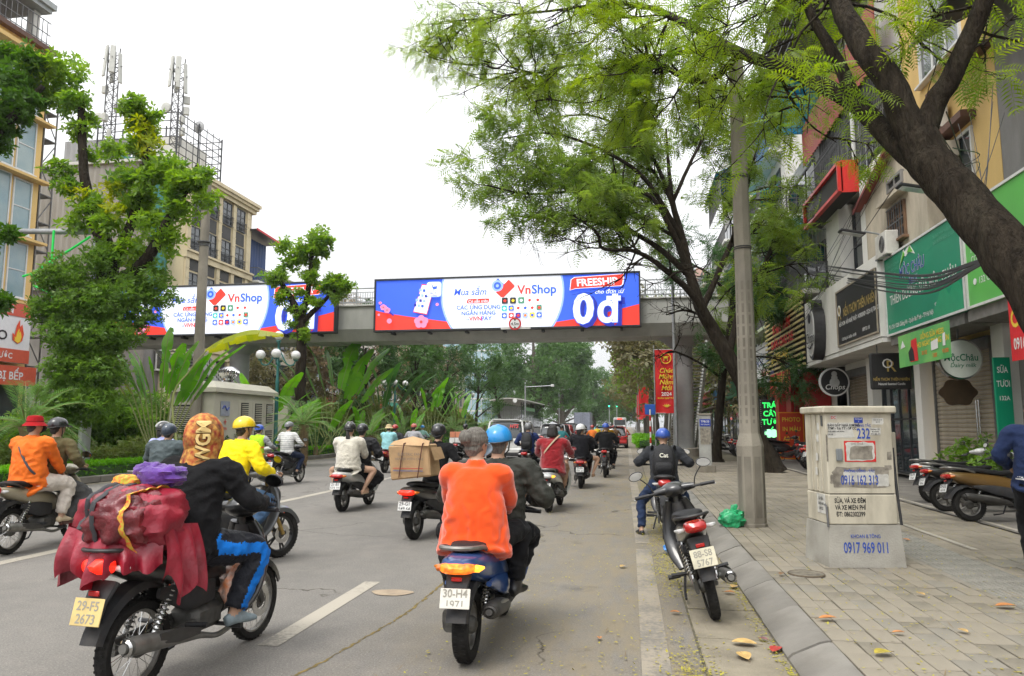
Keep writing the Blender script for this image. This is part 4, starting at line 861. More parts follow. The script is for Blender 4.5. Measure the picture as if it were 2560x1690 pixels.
sheet(h,(-41,46.2,0),(-35.6,46.2,0),18.6,21.6,corr('grey3',(.25,.25,.25)),'roof_shed'); wall_block(h,-33.6,-31.6,46.0,49.5,17.2,21.4,M_wht,'lift_house'); sheet(h,(-35,44.4,0),(-31.3,44.4,0),17.3,19.6,M_tsheet,'sheet_wall',z1b=19.0)
g = G()
for x in (-36.5,-33,-30.4):
 for y in (44.0,46.5,49.5): g.box((x,y,19.9),(.08,.08,5.0))
for k in range(9):
 z = 17.8+k*.55; g.box((-30.4,46.75,z),(.05,5.5,.05)); g.box((-33.4,44.0,z),(6.1,.05,.05)); g.box((-33.4,49.5,z),(6.1,.05,.05))
for k in range(7): g.box((-30.4,44.3+k*.8,19.9),(.04,.04,5.0))
tag(g.build('roof_cage',M_frd,h,0),kind='stuff'); window(h,'E',-31.2,44.2,46.2,5,8,2,2,M_frw,M_glass)
def mast(label,x,y,z0,z1,seed):
 r_ = random.Random(seed); T = thing('antenna_mast',label,'antenna',(x,y,z0),0,'roof antenna masts'); H_ = z1-z0; g = G(); w_ = .42
 for a in (0,2.09,4.19): g.tube([(w_*math.cos(a),w_*math.sin(a),0),(w_*math.cos(a),w_*math.sin(a),H_)],.05,6)
 for k in range(int(H_/.6)):
  for a in (0,2.09,4.19): g.tube([(w_*math.cos(a),w_*math.sin(a),k*.6),(w_*math.cos(a+2.09),w_*math.sin(a+2.09),k*.6+.6)],.026,5); g.tube([(w_*math.cos(a),w_*math.sin(a),k*.6),(w_*math.cos(a+2.09),w_*math.sin(a+2.09),k*.6)],.022,5)
 g.build('lattice',M_rail,T,0); Mp = mat('antenna_panel',(.50,.50,.46),.5,var=.06,dirt=.2)
 for k,(ang,dz,ww,hh) in enumerate(((-2.0,0,.3,2.3),(-1.1,.1,.36,2.0),(-.2,-.4,.3,2.2),(2.4,.1,.24,2.4))):
  q = G(); q.box((.62*math.cos(ang),.62*math.sin(ang),H_-1.1+dz),(ww,.13,hh),.03,rz=ang+PI/2,rx=R(-4)); q.build('panel_antenna',Mp,T); q = G(); q.tube([(0,0,H_-1+dz),(.8*math.cos(ang),.8*math.sin(ang),H_-1+dz)],.03,6); q.build('arm',M_rail,T)
 for k in range(5):
  ang = r_.uniform(0,6.28); zz = H_*(.15+.13*k); q = G(); q.box((.6*math.cos(ang),.6*math.sin(ang),zz),(.42,.25,.55),.03,rz=ang); q.build('radio_box',Mp,T)
 q = G(); q.lathe([(.02,0),(.34,.05),(.36,.2),(.34,.24)],(-.55,-.6,H_*.42),'Y',20); q.build('drum_antenna',Mp,T)
 for k in range(3): q = G(); q.tube([(.2*k-.2,0,H_),(.2*k-.2,0,H_+.8)],.015,5); q.build('whip',M_rail,T)
 return T
mast('lattice antenna mast with white panels and drum, left one on the roof',-35.9,44.4,18.6,27.4,1); mast('lattice antenna mast with long grey panels, right one on the roof',-31.6,45.6,20.6,26.9,2)
t = thing('satellite_dish','small satellite dish on the corner of the roof cage','dish',(-30.6,46.6,22.4)); g = G(); g.lathe([(.04,.0),(.25,.05),(.42,.16),(.43,.16)],axis='Y',n=20,cap=False); g.build('dish',mat('dish_grey',(.45,.45,.45),.5),t); g = G(); g.tube([(0,0,0),(0,.1,-.5)],.03,6); g.build('post',M_rail,t)
# L3 cream building with French windows
h = thing('cream_building','cream building with black-railed French windows beyond the concrete pole','building',(0,0,.12))
wall_block(h,-44,XL,44.9,53.65,0,18.0,M_cream)
for z,t_,o_ in ((17.85,.28,.30),(18.13,.22,.48),(18.35,.25,.62)): wall_block(h,-44,XL+o_,44.9-.1,53.65+o_*.6,z,z+t_,M_cream,'cornice')
for z in (12.55,6.0): wall_block(h,XL-.1,XL+.22,44.85,53.7,z,z+.42,M_cream,'string_course'); wall_block(h,XL-.1,XL+.34,44.85,53.75,z+.42,z+.56,M_cream,'string_course')
for zz in (16.0,13.1,9.9,7.0,3.4,.4):
 for y in (45.35,47.35,49.3,51.25): window(h,'E',XL,y,y+1.3,zz,zz+1.75,2,3,M_frd,M_glass,railz=.75 if zz > 1 else 0,sill=False)
for zz in (14.95,11.8,8.8,5.25):
 for y in (45.4,47.4,49.35,51.3): wall_block(h,XL-.1,XL+.04,y,y+1.2,zz,zz+.95 if zz != 5.25 else zz+.7,mat('spandrel_dark',(.04,.038,.035),.6,var=.2),'spandrel')
for y in (44.95,46.75,48.75,50.7,52.75): wall_block(h,XL-.1,XL+.13,y,y+.42,0,17.8,M_cream,'pilaster')
for f in range(26):
 for y in (44.95,46.75,48.75,50.7,52.75): wall_block(h,XL+.1,XL+.155,y-.02,y+.44,.3+f*.68,.3+f*.68+.06,M_cream,'rustication')
# L4 blue shed on a pale house
h = thing('pale_house','pale house with a dark blue sheet shed on its roof beside the cream building','building',(0,0,.12))
wall_block(h,-42,XL-.4,53.75,58.5,0,12.6,M_wht); balcony(h,'E',XL-.4,53.9,58.4,12.6,1.0,M_wht); sheet(h,(-30.6,53.8,0),(-30.6,57.2,0),13.0,16.2,corr('navy',(.015,.05,.17),dirt=.1),'sheet_wall'); sheet(h,(-36,53.78,0),(-30.6,53.78,0),13.0,16.4,MATS['corrugated_navy'],'sheet_wall')
g = G(); g.box((-32.6,55.6,16.5),(6.5,4.4,.1),rx=R(-3)); g.build('shed_roof',corr('dark',(.06,.045,.045)),h,0); g = G(); g.box((-29.35,55.6,16.5),(.06,4.45,.16),rx=R(-3)); g.build('roof_edge',T_R,h,0)
floors(h,(54.2,56.3),(9.6,6.4,3.4),1.7,1.8,2,1)
# L5.. further away, glimpsed between the median trees
fl = [(58.7,8,14,(.50,.44,.34),'tan house beyond the blue roof shed'),(66.8,9,11,(.34,.42,.44),'slate blue house far along the left-hand row'),(76,9,15,(.55,.50,.44),'pale house far along the left-hand row with red fascia'),(85.2,12,13,(.46,.36,.26),'brown house far along the left-hand row'),(97.5,14,17,(.52,.52,.50),'white block behind the bus shelter trees'),(112,20,14,(.45,.38,.30),'ochre block at the far end of the left-hand row')]
for k,(y,L_,hz_,c_,nm) in enumerate(fl):
 h = thing('town_house',nm,'building',(0,0,.12)); wall_block(h,-44,XL,y,y+L_-.1,0,hz_,mat('plaster_l%d' % k,c_,.8,var=.12,dirt=.3,stretch=(1,1,.35)))
 for f in range(int((hz_-4)/3.2)):
  z = 4.2+f*3.2
  for j in range(int(L_/2.6)): window(h,'E',XL,y+.5+j*2.5,y+2.3+j*2.5,z+.4,z+2.3,2,1,M_frw if k % 2 else M_frd,M_glass)
 wall_block(h,XL,XL+.5,y+.1,y+L_-.2,3.2,4.2,mat('fascia_l%d' % k,((.1,.2,.5),(.55,.08,.05),(.6,.1,.06),(.05,.3,.2),(.5,.5,.48),(.5,.4,.1))[k],.5),'fascia')
# glass tower and pale towers far down the road
t = thing('glass_tower','pale blue glass tower rising far behind the median trees','building',(-44,190,0)); M_tw = mat('tower_glass',(.22,.36,.44),.12,var=.15,scale=.12,col2=(.35,.47,.52),spec=.7); wall_block(t,-11,11,0,18,0,30,M_tw,'glass_wall')
for k in range(9): wall_block(t,-11.1,11.1,-.12,.02,2+k*3.1,2.35+k*3.1,M_frw,'floor_band')
for k in range(9): wall_block(t,-11+k*2.7,-10.85+k*2.7,-.18,.02,0,30,M_frw,'mullion')
for o in [o for o in COL.objects if o.parent is None and o.name not in _n1]:
 o.location.y *= 1.017; o.scale.y *= 1.017; o.scale.z *= 1.035; o.location.z *= 1.035
# ================================================================== vegetation
M_bark = mat('dark_bark',(.031,.024,.017),.95,var=.5,scale=7,bump=1.0,bdist=.07,bscale=20,spec=.15,stretch=(2.5,2.5,.55),detail=8,dirt=.22,dcol=(.13,.115,.08))
M_bark2 = mat('grey_bark',(.10,.085,.065),.95,var=.4,scale=8,bump=.9,bscale=30,stretch=(2.5,2.5,.6),detail=8)
LF_ac = leafmat('leaf_feathery',(.24,.30,.028),(.105,.18,.025),.52)
LF_ac2 = leafmat('leaf_feathery_far',(.20,.265,.04),(.09,.16,.03),.5)
LF_dk = leafmat('leaf_dark_feathery',(0.045,0.112,0.035),(0.072,0.152,0.040),.3)
LF_br = leafmat('leaf_bright_broad',(.25,.37,.035),(.075,.165,.028),.45)
LF_yl = leafmat('leaf_yellowing',(0.414,0.391,0.023),(0.196,0.287,0.017),.45)
LF_vi = leafmat('leaf_vine',(.17,.28,.04),(.08,.16,.03),.42)
LF_he = leafmat('leaf_hedge',(0.208,0.480,0.019),(0.112,0.304,0.019),.4)
LF_sh = leafmat('leaf_shrub',(0.120,0.200,0.035),(0.160,0.168,0.048),.3)
LF_ds = leafmat('leaf_dark_shrub',(0.035,0.083,0.026),(0.064,0.128,0.032),.25)
LF_pa = leafmat('leaf_palm',(0.096,0.200,0.056),(0.160,0.264,0.080),.35)
LF_ba = leafmat('leaf_banana',(0.072,0.232,0.019),(0.160,0.352,0.032),.4,.35)
LF_by = leafmat('leaf_banana_yellow',(0.391,0.368,0.034),(0.230,0.287,0.023),.4,.4)
LF_far = leafmat('leaf_far',(.055,.125,.032),(.085,.16,.035),.3)
LF_fb = leafmat('leaf_far_brown',(0.115,0.121,0.046),(0.172,0.144,0.069),.3)
LF_pk = leafmat('leaf_pinkish',(0.253,0.149,0.103),(0.149,0.149,0.057),.3)
M_stalk = mat('green_stalk',(.24,.27,.09),.6,var=.25,scale=3,stretch=(1,1,.3))
M_dry = mat('dry_stalk',(.20,.14,.07),.85,var=.3,scale=6)
def frond_tpl(n=8,w=.34,droop=.22,pw=.105):
 vs,fs = [],[]
 for i in range(n+1): t = i/n; vs += [(-.006,t,-droop*t*t),(.006,t,-droop*t*t)]
 for i in range(n): fs.append((2*i,2*i+1,2*i+3,2*i+2))
 for i in range(1,n+1):
  t = i/n; L_ = w*math.sin(PI*(.18+.74*t))**.8
  for s in (0,1):
   sg = -1 if s == 0 else 1; o = len(vs); z = -droop*t*t
   vs += [(sg*L_*.5,t+.02,z+.01),(sg*L_,t+.14,z-.07),(sg*L_*.55,t+pw*.9,z+.012)]
   q = (2*i+s,o,o+1,o+2); fs.append(q if sg > 0 else q[::-1])
 return np.array(vs),np.array(fs)
def leaf_tpl(w=.45,fold=.08,tip=-.1): return np.array([(0,0,0),(w/2,.48,fold),(0,1,tip),(-w/2,.48,fold)]),np.array([(0,1,2,3)])
def whorl_tpl(n=6,w=.34,seed=1):
 """a tuft of n leaves around one shoot"""
 r_ = random.Random(seed); vs,fs = [],[]
 for i in range(n):
  a = i*2*PI/n+r_.uniform(-.4,.4); el = r_.uniform(-.25,.75); l = r_.uniform(.7,1.0); d = V(math.cos(a)*math.cos(el),math.sin(a)*math.cos(el),math.sin(el)); s = V(-math.sin(a),math.cos(a),0); u = np.cross(d,s); o = len(vs)
  vs += [d*.05,d*.5*l+s*w/2*l+u*.05,d*l+V(0,0,-.14),d*.5*l-s*w/2*l+u*.05]; fs.append((o,o+1,o+2,o+3))
 return np.array(vs),np.array(fs)
FR,FRb = frond_tpl(),frond_tpl(6,.40,.28,.15); LT = leaf_tpl(); WH = [whorl_tpl(6,.36,k) for k in range(4)]; WH3 = [whorl_tpl(4,.5,k+9) for k in range(3)]
def scatter(tpl,pos,fwd,scale,upj=.35,rs=nrs):
 tv,tf = tpl; N = len(pos); pos = np.asarray(pos); f = np.asarray(fwd,float); f /= np.linalg.norm(f,axis=1)[:,None]+1e-9
 up = np.tile(V(0,0,1),(N,1))+rs.normal(0,upj,(N,3)); s = np.cross(f,up); s /= np.linalg.norm(s,axis=1)[:,None]+1e-9; u = np.cross(s,f); sc = np.asarray(scale).reshape(-1,1,1)*np.ones((N,1,1))
 P_ = (tv[None,:,0:1]*s[:,None]+tv[None,:,1:2]*f[:,None]+tv[None,:,2:3]*u[:,None])*sc+pos[:,None]
 F_ = tf[None]+(np.arange(N)*len(tv))[:,None,None]; return P_.reshape(-1,3),F_.reshape(-1,tf.shape[1])
def leaves(name,batches,m,parent):
 vs,fs,o = [],[],0
 for v,f in batches: vs.append(v); fs.append(f+o); o += len(v)
 return raw_mesh(name,np.vstack(vs),np.vstack(fs),m,parent)
def rvec(rs,n): v = rs.normal(0,1,(n,3)); return v/np.linalg.norm(v,axis=1)[:,None]
def clump(rs,c,r,n,size,tpl=None,squash=.8,out=.6,droop=.15):
 """leaf tufts spread through an uneven blob: denser towards the skin"""
 d = rvec(rs,n); rad = (rs.uniform(.15,1,n)**.5)[:,None]; lob = 1+.28*np.sin(d[:,0:1]*5+c[0])+.22*np.cos(d[:,2:3]*6+c[1]*2)
 p = np.array(c)+d*rad*lob*np.array([r,r,r*squash]); fw_ = d*out+rs.normal(0,.5,(n,3))+V(0,0,-droop)
 t = tpl or WH[rs.randint(len(WH))]; return scatter(t,p,fw_,size*rs.uniform(.6,1.25,n),.6,rs)
class Wood:
 def __init__(s,seed): s.g = G(); s.r = random.Random(seed); s.tips = []
 def limb(s,pts,n=None,sides=10):
  """pts: (x,y,z,r)"""
  A_ = cr(pts,n or max(6,len(pts)*5)); k = len(A_)
  for i in range(1,k-1): A_[i,:3] += np.array([s.r.uniform(-1,1) for _ in range(3)])*A_[i,3]*.10
  s.g.tube(A_[:,:3],np.maximum(A_[:,3],.004),sides); return A_
 def twig(s,p,d,L_,r,lvl,bend=.35,spread=.8,lift=.0,kids=3,minL=.25):
  p = V(*p); d = nrm(d); P_ = [(*p,r)]; n = 5
  for i in range(n):
   d = nrm(d+V(*[s.r.gauss(0,bend*.4) for _ in range(3)])+V(0,0,lift)); p = p+d*L_/n; P_.append((*p,r*(1-.75*(i+1)/n)))
  A_ = np.array(P_); s.g.tube(A_[:,:3],np.maximum(A_[:,3],.0045),6 if r > .02 else 4)
  if lvl > 0 and L_ > minL:
   for k in range(kids):
    t = s.r.uniform(.35,1.0); i = min(n,int(t*n)); q = V(*P_[i][:3]); sd = nrm(V(*[s.r.gauss(0,1) for _ in range(3)])); s.twig(q,nrm(d+sd*spread),L_*s.r.uniform(.5,.75),max(.0055,r*.58),lvl-1,bend,spread,lift,kids,minL)
  else: s.tips.append((p,d))
  if lvl <= 1:
   for i in (2,3,4): s.tips.append((V(*P_[i][:3]),nrm(d+V(*[s.r.gauss(0,.7) for _ in range(3)]))))
DK = 2560/2375; SK = [1.0]
_fw = V(-math.sin(YAW)*math.cos(PITCH),math.cos(YAW)*math.cos(PITCH),math.sin(PITCH)); _rt = V(math.cos(YAW),math.sin(YAW),0); _up = np.cross(_rt,_fw)
def sight(x,y,Y):
 """surveyed point: bearing read off the photograph, stood at distance Y along the road"""
 r_ = _fw+_rt*(x*DK-1280)/1850-_up*(y*DK-845)/1850; return V(0,0,CAM_H)+r_*Y*SK[0]/r_[1]
def Sg(*L_): return [(*sight(x,y,Y),r*SK[0]) for x,y,Y,r in L_]
# ---- big forked tree at the near right
T1 = thing('street_tree','large dark forked tree leaning over the right pavement','tree',(3.75,5.5,.15)); W = Wood(3); rs = np.random.RandomState(5)
def off(L_): return [(x-3.75,y-5.5,z-.15,r) for x,y,z,r in L_]
W.limb(off([(3.85,5.3,.0,.304),(3.75,5.45,.6,.248)]+Sg((2560,930,5.9,.232),(2440,740,6.2,.208),(2340,590,6.5,.204),(2240,475,6.8,.196),(2165,390,7.0,.188),(2125,320,7.1,.184))),26,16)
LA = W.limb(off(Sg((2135,340,7.1,.152),(2060,190,7.2,.124),(1985,85,7.4,.112),(1945,0,7.6,.096),(1900,-160,8,.072))),16,12)
LB = W.limb(off(Sg((2130,330,7.1,.128),(2165,250,7.1,.104),(2215,160,7.0,.092),(2262,60,6.9,.084),(2300,-60,6.8,.072))),16,12)
LC = W.limb(off(Sg((2170,410,7.0,.120),(2085,340,7.3,.104),(1990,245,7.8,.096),(1900,195,8.3,.084),(1800,150,8.9,.072),(1715,122,9.5,.068),(1600,60,10.2,.052),(1500,15,11,.040),(1400,10,11.8,.028),(1280,25,12.5,.022),(1150,40,13.2,.015),(1050,60,14,.008))),30,12)
LD = W.limb(off(Sg((1985,240,7.8,.076),(1965,190,7.9,.072),(1925,110,8.0,.060),(1875,20,8.2,.048),(1850,-80,8.4,.040))),12,10)
LE = W.limb(off(Sg((1715,125,9.5,.048),(1650,185,9.9,.044),(1580,178,10.3,.036),(1500,130,10.8,.028),(1420,160,11.4,.020),(1330,150,12,.016),(1230,170,12.8,.012),(1110,150,13.4,.007))),20,8)
LF_ = W.limb(off(Sg((1720,125,9.5,.044),(1640,118,10,.036),(1560,125,10.5,.028),(1510,150,10.9,.020),(1400,230,11.6,.013),(1300,235,12.2,.010),(1200,205,12.8,.006))),16,8)
LG = W.limb(off(Sg((1800,150,8.9,.024),(1830,220,9.3,.018),(1880,290,9.7,.013),(1940,330,10,.008))),12,6)
for L_,n,l0,lo in ((LC[16:],36,1.15,.25),(LE,26,1.05,0),(LF_,22,1.0,0),(LA[9:],5,1.3,.3),(LD[5:],6,1.1,.2),(LB[8:],4,.8,.0),(LG,6,.55,0)):
 for k in range(n):
  q = L_[W.r.randrange(1,len(L_))]; d = V(W.r.gauss(-.2,.7),W.r.gauss(.3,.7),W.r.gauss(.05,.45)); W.twig(q[:3],d,l0*W.r.uniform(.6,1.2),.020,2,.35,.85,-.02,3)
W.g.build('trunk',M_bark,T1,60)
def frondset(tips,rs,k,size,tpl=FR,keep=1.,dn=.25):
 P_,D_ = [],[]
 for p,d in tips:
  if rs.rand() > keep: continue
  for _ in range(k): P_.append(p+rs.normal(0,.05,3)); D_.append(nrm(d*.6+rs.normal(0,.6,3)+V(0,0,-dn)))
 return scatter(tpl,np.array(P_),np.array(D_),size*rs.uniform(.65,1.2,len(P_)),.4,rs)
leaves('crown',[frondset(W.tips,rs,2,.26,FR,.56)],LF_ac,T1)
# ---- the spreading tree behind the lamp post
def feather_tree(label,base,seed,trunk,limbs,lf,size,k,keep,twl=1.5,nt=12,extra=None,lift=.02,keepf=None):
 T = thing('street_tree',label,'tree',base,0,'street trees along the right pavement'); W = Wood(seed); rs = np.random.RandomState(seed); b = V(*base)
 o = lambda L_: [(x-b[0],y-b[1],z-b[2],r) for x,y,z,r in L_]
 W.limb(o(trunk),26,12)
 for L_ in limbs:
  A_ = W.limb(o(L_),max(10,len(L_)*6),8)
  for j in range(nt):
   i = int(len(A_)*W.r.uniform(.30,1.0)); i = min(i,len(A_)-1); q = A_[i]; d = nrm(A_[min(i+1,len(A_)-1)][:3]-A_[max(i-1,0)][:3]); sd = V(*[W.r.gauss(0,1) for _ in range(3)]); W.twig(q[:3],nrm(d*.5+sd*.8),twl*W.r.uniform(.5,1.15),max(.014,q[3]*.55),2,.35,.85,lift,3)
 if keepf: W.tips = [(p,d) for p,d in W.tips if keepf(*(p+b))]
 W.g.build('trunk',M_bark,T,60); leaves('crown',[frondset(W.tips,rs,k,size,FRb,keep)]+([extra(rs)] if extra else []),lf,T); return T,W
SK[0] = 1.145; t2b = (4.25,24.2,.15)
feather_tree('broad feathery tree bending over the road behind the concrete lamp post',t2b,21,
 [(4.36,24.2,.1,.46),(4.22,24.2,.6,.32)]+Sg((1745,1000,21.2,.24),(1725,900,21.1,.22),(1690,830,21,.20),(1660,775,21,.19),(1628,720,21,.17),(1600,640,21,.14),(1585,560,21.2,.11),(1560,470,21.4,.08),(1550,380,21.6,.05),(1545,300,21.8,.03)),
 [Sg((1660,775,21,.12),(1610,690,20.6,.10),(1560,640,20.2,.08),(1480,585,19.6,.06),(1400,577,19.0,.045),(1385,540,18.8,.035),(1330,500,18.4,.02)),
  Sg((1600,640,21,.10),(1520,570,20.6,.08),(1420,520,20.2,.06),(1300,510,19.6,.04),(1190,500,19,.025)),Sg((1600,640,21,.10),(1560,540,20.8,.08),(1500,450,20.5,.06),(1380,440,20,.045),(1230,450,19.5,.03),(1130,430,19,.02)),
  Sg((1585,560,21.2,.08),(1500,420,20.6,.06),(1400,350,20,.045),(1280,310,19.6,.03),(1170,320,19,.02)),Sg((1585,560,21.2,.08),(1540,420,21,.06),(1480,320,21,.045),(1380,270,20.5,.03),(1290,270,20,.02)),
  Sg((1560,470,21.4,.06),(1600,380,21.6,.05),(1640,300,22,.035),(1660,230,22,.02)),Sg((1628,720,21,.10),(1680,600,21.6,.08),(1720,500,22,.06),(1740,400,22.4,.04),(1760,330,22.6,.02)),Sg((1690,830,21,.10),(1720,700,21.5,.08),(1770,620,22,.06),(1800,540,22.5,.04)),
  Sg((1560,470,21.4,.05),(1500,380,22.4,.04),(1420,330,23,.03)),Sg((1585,560,21.2,.06),(1480,500,22.6,.05),(1360,420,23.2,.03),(1240,390,23.4,.02))],
 LF_ac2,.40,2,.64,1.55,15,keepf=lambda x,y,z: x > 2.4 or z > 7.1+.12*(24-y))
SK[0] = 1.177; t3b = (3.4,30.5,.15)
feather_tree('slim dark-leaved tree between the lamp post and the bridge column',t3b,33,
 [(3.42,30.5,.1,.28),(3.38,30.5,.5,.19)]+Sg((1668,960,26,.14),(1678,860,26,.13),(1690,780,26,.12),(1700,700,26.2,.10),(1705,600,26.4,.08),(1700,520,26.5,.05)),
 [Sg((1690,780,26,.07),(1640,740,25.5,.06),(1590,720,25,.04),(1545,730,24.6,.02)),Sg((1690,780,26,.07),(1740,720,26.4,.06),(1790,690,26.8,.04),(1830,680,27,.02)),Sg((1700,700,26.2,.06),(1650,640,26,.05),(1600,610,25.8,.03)),Sg((1700,700,26.2,.06),(1750,640,26.6,.05),(1800,600,27,.03)),Sg((1678,860,26,.05),(1730,830,25.6,.04),(1790,830,25.2,.03),(1840,850,25,.015)),Sg((1678,880,26,.05),(1620,840,25.6,.04),(1560,815,25.2,.03),(1530,830,25,.015))],
 LF_dk,.44,2,.75,1.25,8,lift=-.01,keepf=lambda x,y,z: x > 2.7 or z > 7.4)
# further right-hand street trees and the tall ones closing the view
def generic_tree(label,base,H_,cr_,lf,seed,bark=None,name='street_tree',n=1500,size=.35,trunk_h=.35,nl=9,group=None,squash=.9,clumps=22,tpl=None,cat='tree',r0=None):
 T = thing(name,label,cat,base,0,group); W = Wood(seed); rs = np.random.RandomState(seed); r0 = r0 or H_*.028
 top = V(rs.normal(0,.05*H_),rs.normal(0,.05*H_),H_*.75); A_ = W.limb([(0,0,-.1,r0*1.35),(rs.normal(0,.1),rs.normal(0,.1),H_*.2,r0),(top[0]*.5,top[1]*.5,H_*.48,r0*.75),(*top,r0*.3)],18,10); cl = []
 for k in range(clumps):
  if k < nl:
   i = int(18*rs.uniform(trunk_h,.9)); q = A_[min(i,17)]; a = k*2.4+rs.normal(0,.3); rr = cr_*rs.uniform(.55,.95); e = V(q[0]+rr*math.cos(a),q[1]+rr*math.sin(a),min(H_*.95,q[2]+H_*rs.uniform(.08,.28))); W.limb([(*q[:3],q[3]*.6),(*(V(*q[:3])*.5+e*.5+V(0,0,.2)),q[3]*.35),(*e,.015)],8,7); cl.append((e,cr_*rs.uniform(.28,.45)))
  else:
   d = rvec(rs,1)[0]; e = V(d[0]*cr_*.75,d[1]*cr_*.75,H_*(trunk_h+.2+(.8-trunk_h)*.5)+d[2]*H_*(1-trunk_h)*.42); cl.append((e,cr_*rs.uniform(.25,.42)))
 W.g.build('trunk',bark or M_bark2,T,60); leaves('crown',[clump(rs,c,r,n//clumps,size,tpl,squash) for c,r in cl],lf,T); return T
RT = 'street trees along the right pavement'
for k,(x,y,H_,c_,lf,n,nm) in enumerate(((4.0,54,10,5.6,LF_fb,1700,'half-bare brownish tree just beyond the footbridge'),(4.0,68,11,6,LF_ac2,1700,'light green tree second beyond the footbridge'),(4.0,84,11,6,LF_fb,1600,'olive brown tree third beyond the footbridge'),(3.6,104,12,6.5,LF_ac2,1500,'green tree fourth beyond the footbridge'),(3.4,130,13,7,LF_far,1500,'dark tree fifth beyond the footbridge'),(3.0,140,13,6,LF_far,1400,'dark tree sixth beyond the footbridge'),(2.0,180,14,7,LF_far,1300,'far tree at the end of the right-hand row'))):
 generic_tree(nm,(x,y,.15),H_,c_,lf,100+k,group=RT,n=int(n*1.5),size=.36+y*.002,clumps=32,tpl=WH3[k % 3])
for k,(x,y,H_,c_,nm) in enumerate(((-16,128,22,6.6,'tallest dark tree standing behind the bus shelter'),(-13.8,152,21,6.5,'tall dark tree right of the tallest one behind the bus shelter'),(-16,178,22,7,'tall hazy tree far down the median'),(-9,200,15,7,'hazy tree at the far end of the road, left of the gap'),(-2,250,16,9,'hazy tree closing the road in the middle'),(-22,240,20,10,'broad hazy tree closing the road at the left'),(8,240,18,9,'hazy tree closing the road at the right'),(-7,310,15,9,'faint tree at the vanishing end of the road, left'),(3,330,16,9,'faint tree at the vanishing end of the road, right'),(-16,330,18,10,'faint broad tree behind the hazy ones'),(-30,190,16,8,'tree before the glass tower'))):
 generic_tree(nm,(x,y,.1),H_,c_,LF_far,140+k,group='tall trees down the road',n=3600,size=.7,clumps=44,tpl=WH3[k % 3],trunk_h=.15)
SK[0] = 1.19
# ---- pruned trees on the median: thick stubs carrying tufts
def pruned(label,base,Y,limbs,tufts,lf,size,nleaf,seed,extra=()):
 T = thing('pruned_tree',label,'tree',base,0,'pruned trees on the median'); W = Wood(seed); rs = np.random.RandomState(seed); b = V(*base)
 for L_ in limbs:
  A_ = W.limb([(x-b[0],y-b[1],z-b[2],r) for x,y,z,r in Sg(*L_)],max(8,len(L_)*5),10)
  for j in range(10): q = A_[W.r.randrange(len(A_)//3,len(A_))]; W.twig(q[:3],V(W.r.gauss(0,1),W.r.gauss(0,1),W.r.gauss(.3,.6)),.5,.012,0)
 W.g.build('trunk',M_bark,T,60)
 leaves('crown',[clump(rs,sight(x,y,Yc)-b,r*1.0,int(nleaf*(r/.6)**1.5),size*1.12,None,.85) for x,y,Yc,r in tufts]+[clump(rs,p,.22,9,size*.9) for p,d in W.tips],lf,T)
 if extra: leaves('young_leaves',[clump(rs,sight(x,y,Yc)-b,r*1.19,int(nleaf*(r/.6)**1.5*.8),size,None,.85) for x,y,Yc,r in extra],LF_yl,T)
 return T
B1 = sight(215,945,16.6); B1[2] = .1
pruned('tall pruned tree with bright tufts and bare sawn limbs on the median',B1,16.6,
 [((205,960,16.6,.36),(225,850,16.6,.30),(240,740,16.6,.27),(250,640,16.6,.25),(240,560,16.6,.20),(215,500,16.6,.15),(195,400,16.6,.115),(190,300,16.6,.10),(188,215,16.6,.07)),((250,640,16.6,.17),(295,540,16.4,.12),(325,450,16.3,.10),(340,370,16.2,.09),(335,280,16.2,.07)),((270,660,16.6,.17),(340,600,16.3,.14),(385,520,16.1,.11),(425,450,16,.09),(460,385,16,.07)),((295,540,16.4,.09),(320,500,16.6,.08),(345,440,16.8,.07)),((335,280,16.2,.045),(320,262,16.2,.04)),((425,450,16,.045),(470,430,16,.04)),((345,430,16.4,.06),(400,390,16.6,.05))],
 [(150,165,16.6,.75),(95,180,16.5,.7),(170,240,16.6,.55),(130,230,16.8,.5),(185,300,16.6,.38),(140,395,16.4,.38),(160,435,16.4,.35),(360,410,16.2,.62),(290,420,16.4,.6),(260,350,16.6,.4),(400,390,16.2,.5),(350,520,16.2,.62),(420,490,16,.5),(470,465,16,.4),(215,480,16.4,.5),(250,520,16.2,.5),(180,520,16.5,.4),(330,345,16.2,.45),(300,580,16.2,.5),(390,560,16.2,.45)],LF_br,.24,98,51,extra=((335,300,16.2,.42),(345,335,16.1,.36),(265,440,16.2,.36),(190,450,16.3,.26),(270,490,16.0,.26)))
B2 = sight(0,960,16); B2[0] = -19.5; B2[2] = .1
pruned('dark-leaved tree arching in from the left edge',B2,16,[((-60,940,16,.3),(-90,700,16,.25),(-70,500,16,.22),(-20,330,16,.15),(40,260,16,.1),(100,200,16.2,.07))],
 [(30,190,16,.6),(10,260,16,.5),(60,230,16,.45),(-20,330,16,.5),(10,130,16.2,.4),(80,145,16.2,.45),(-30,560,15.5,.3),(20,545,15.5,.25),(0,700,15.5,.3)],leafmat('leaf_dark_broad',(0.048,0.120,0.019),(0.096,0.200,0.019),.3),.28,190,52)
B3 = sight(697,960,26.8); B3[2] = .1
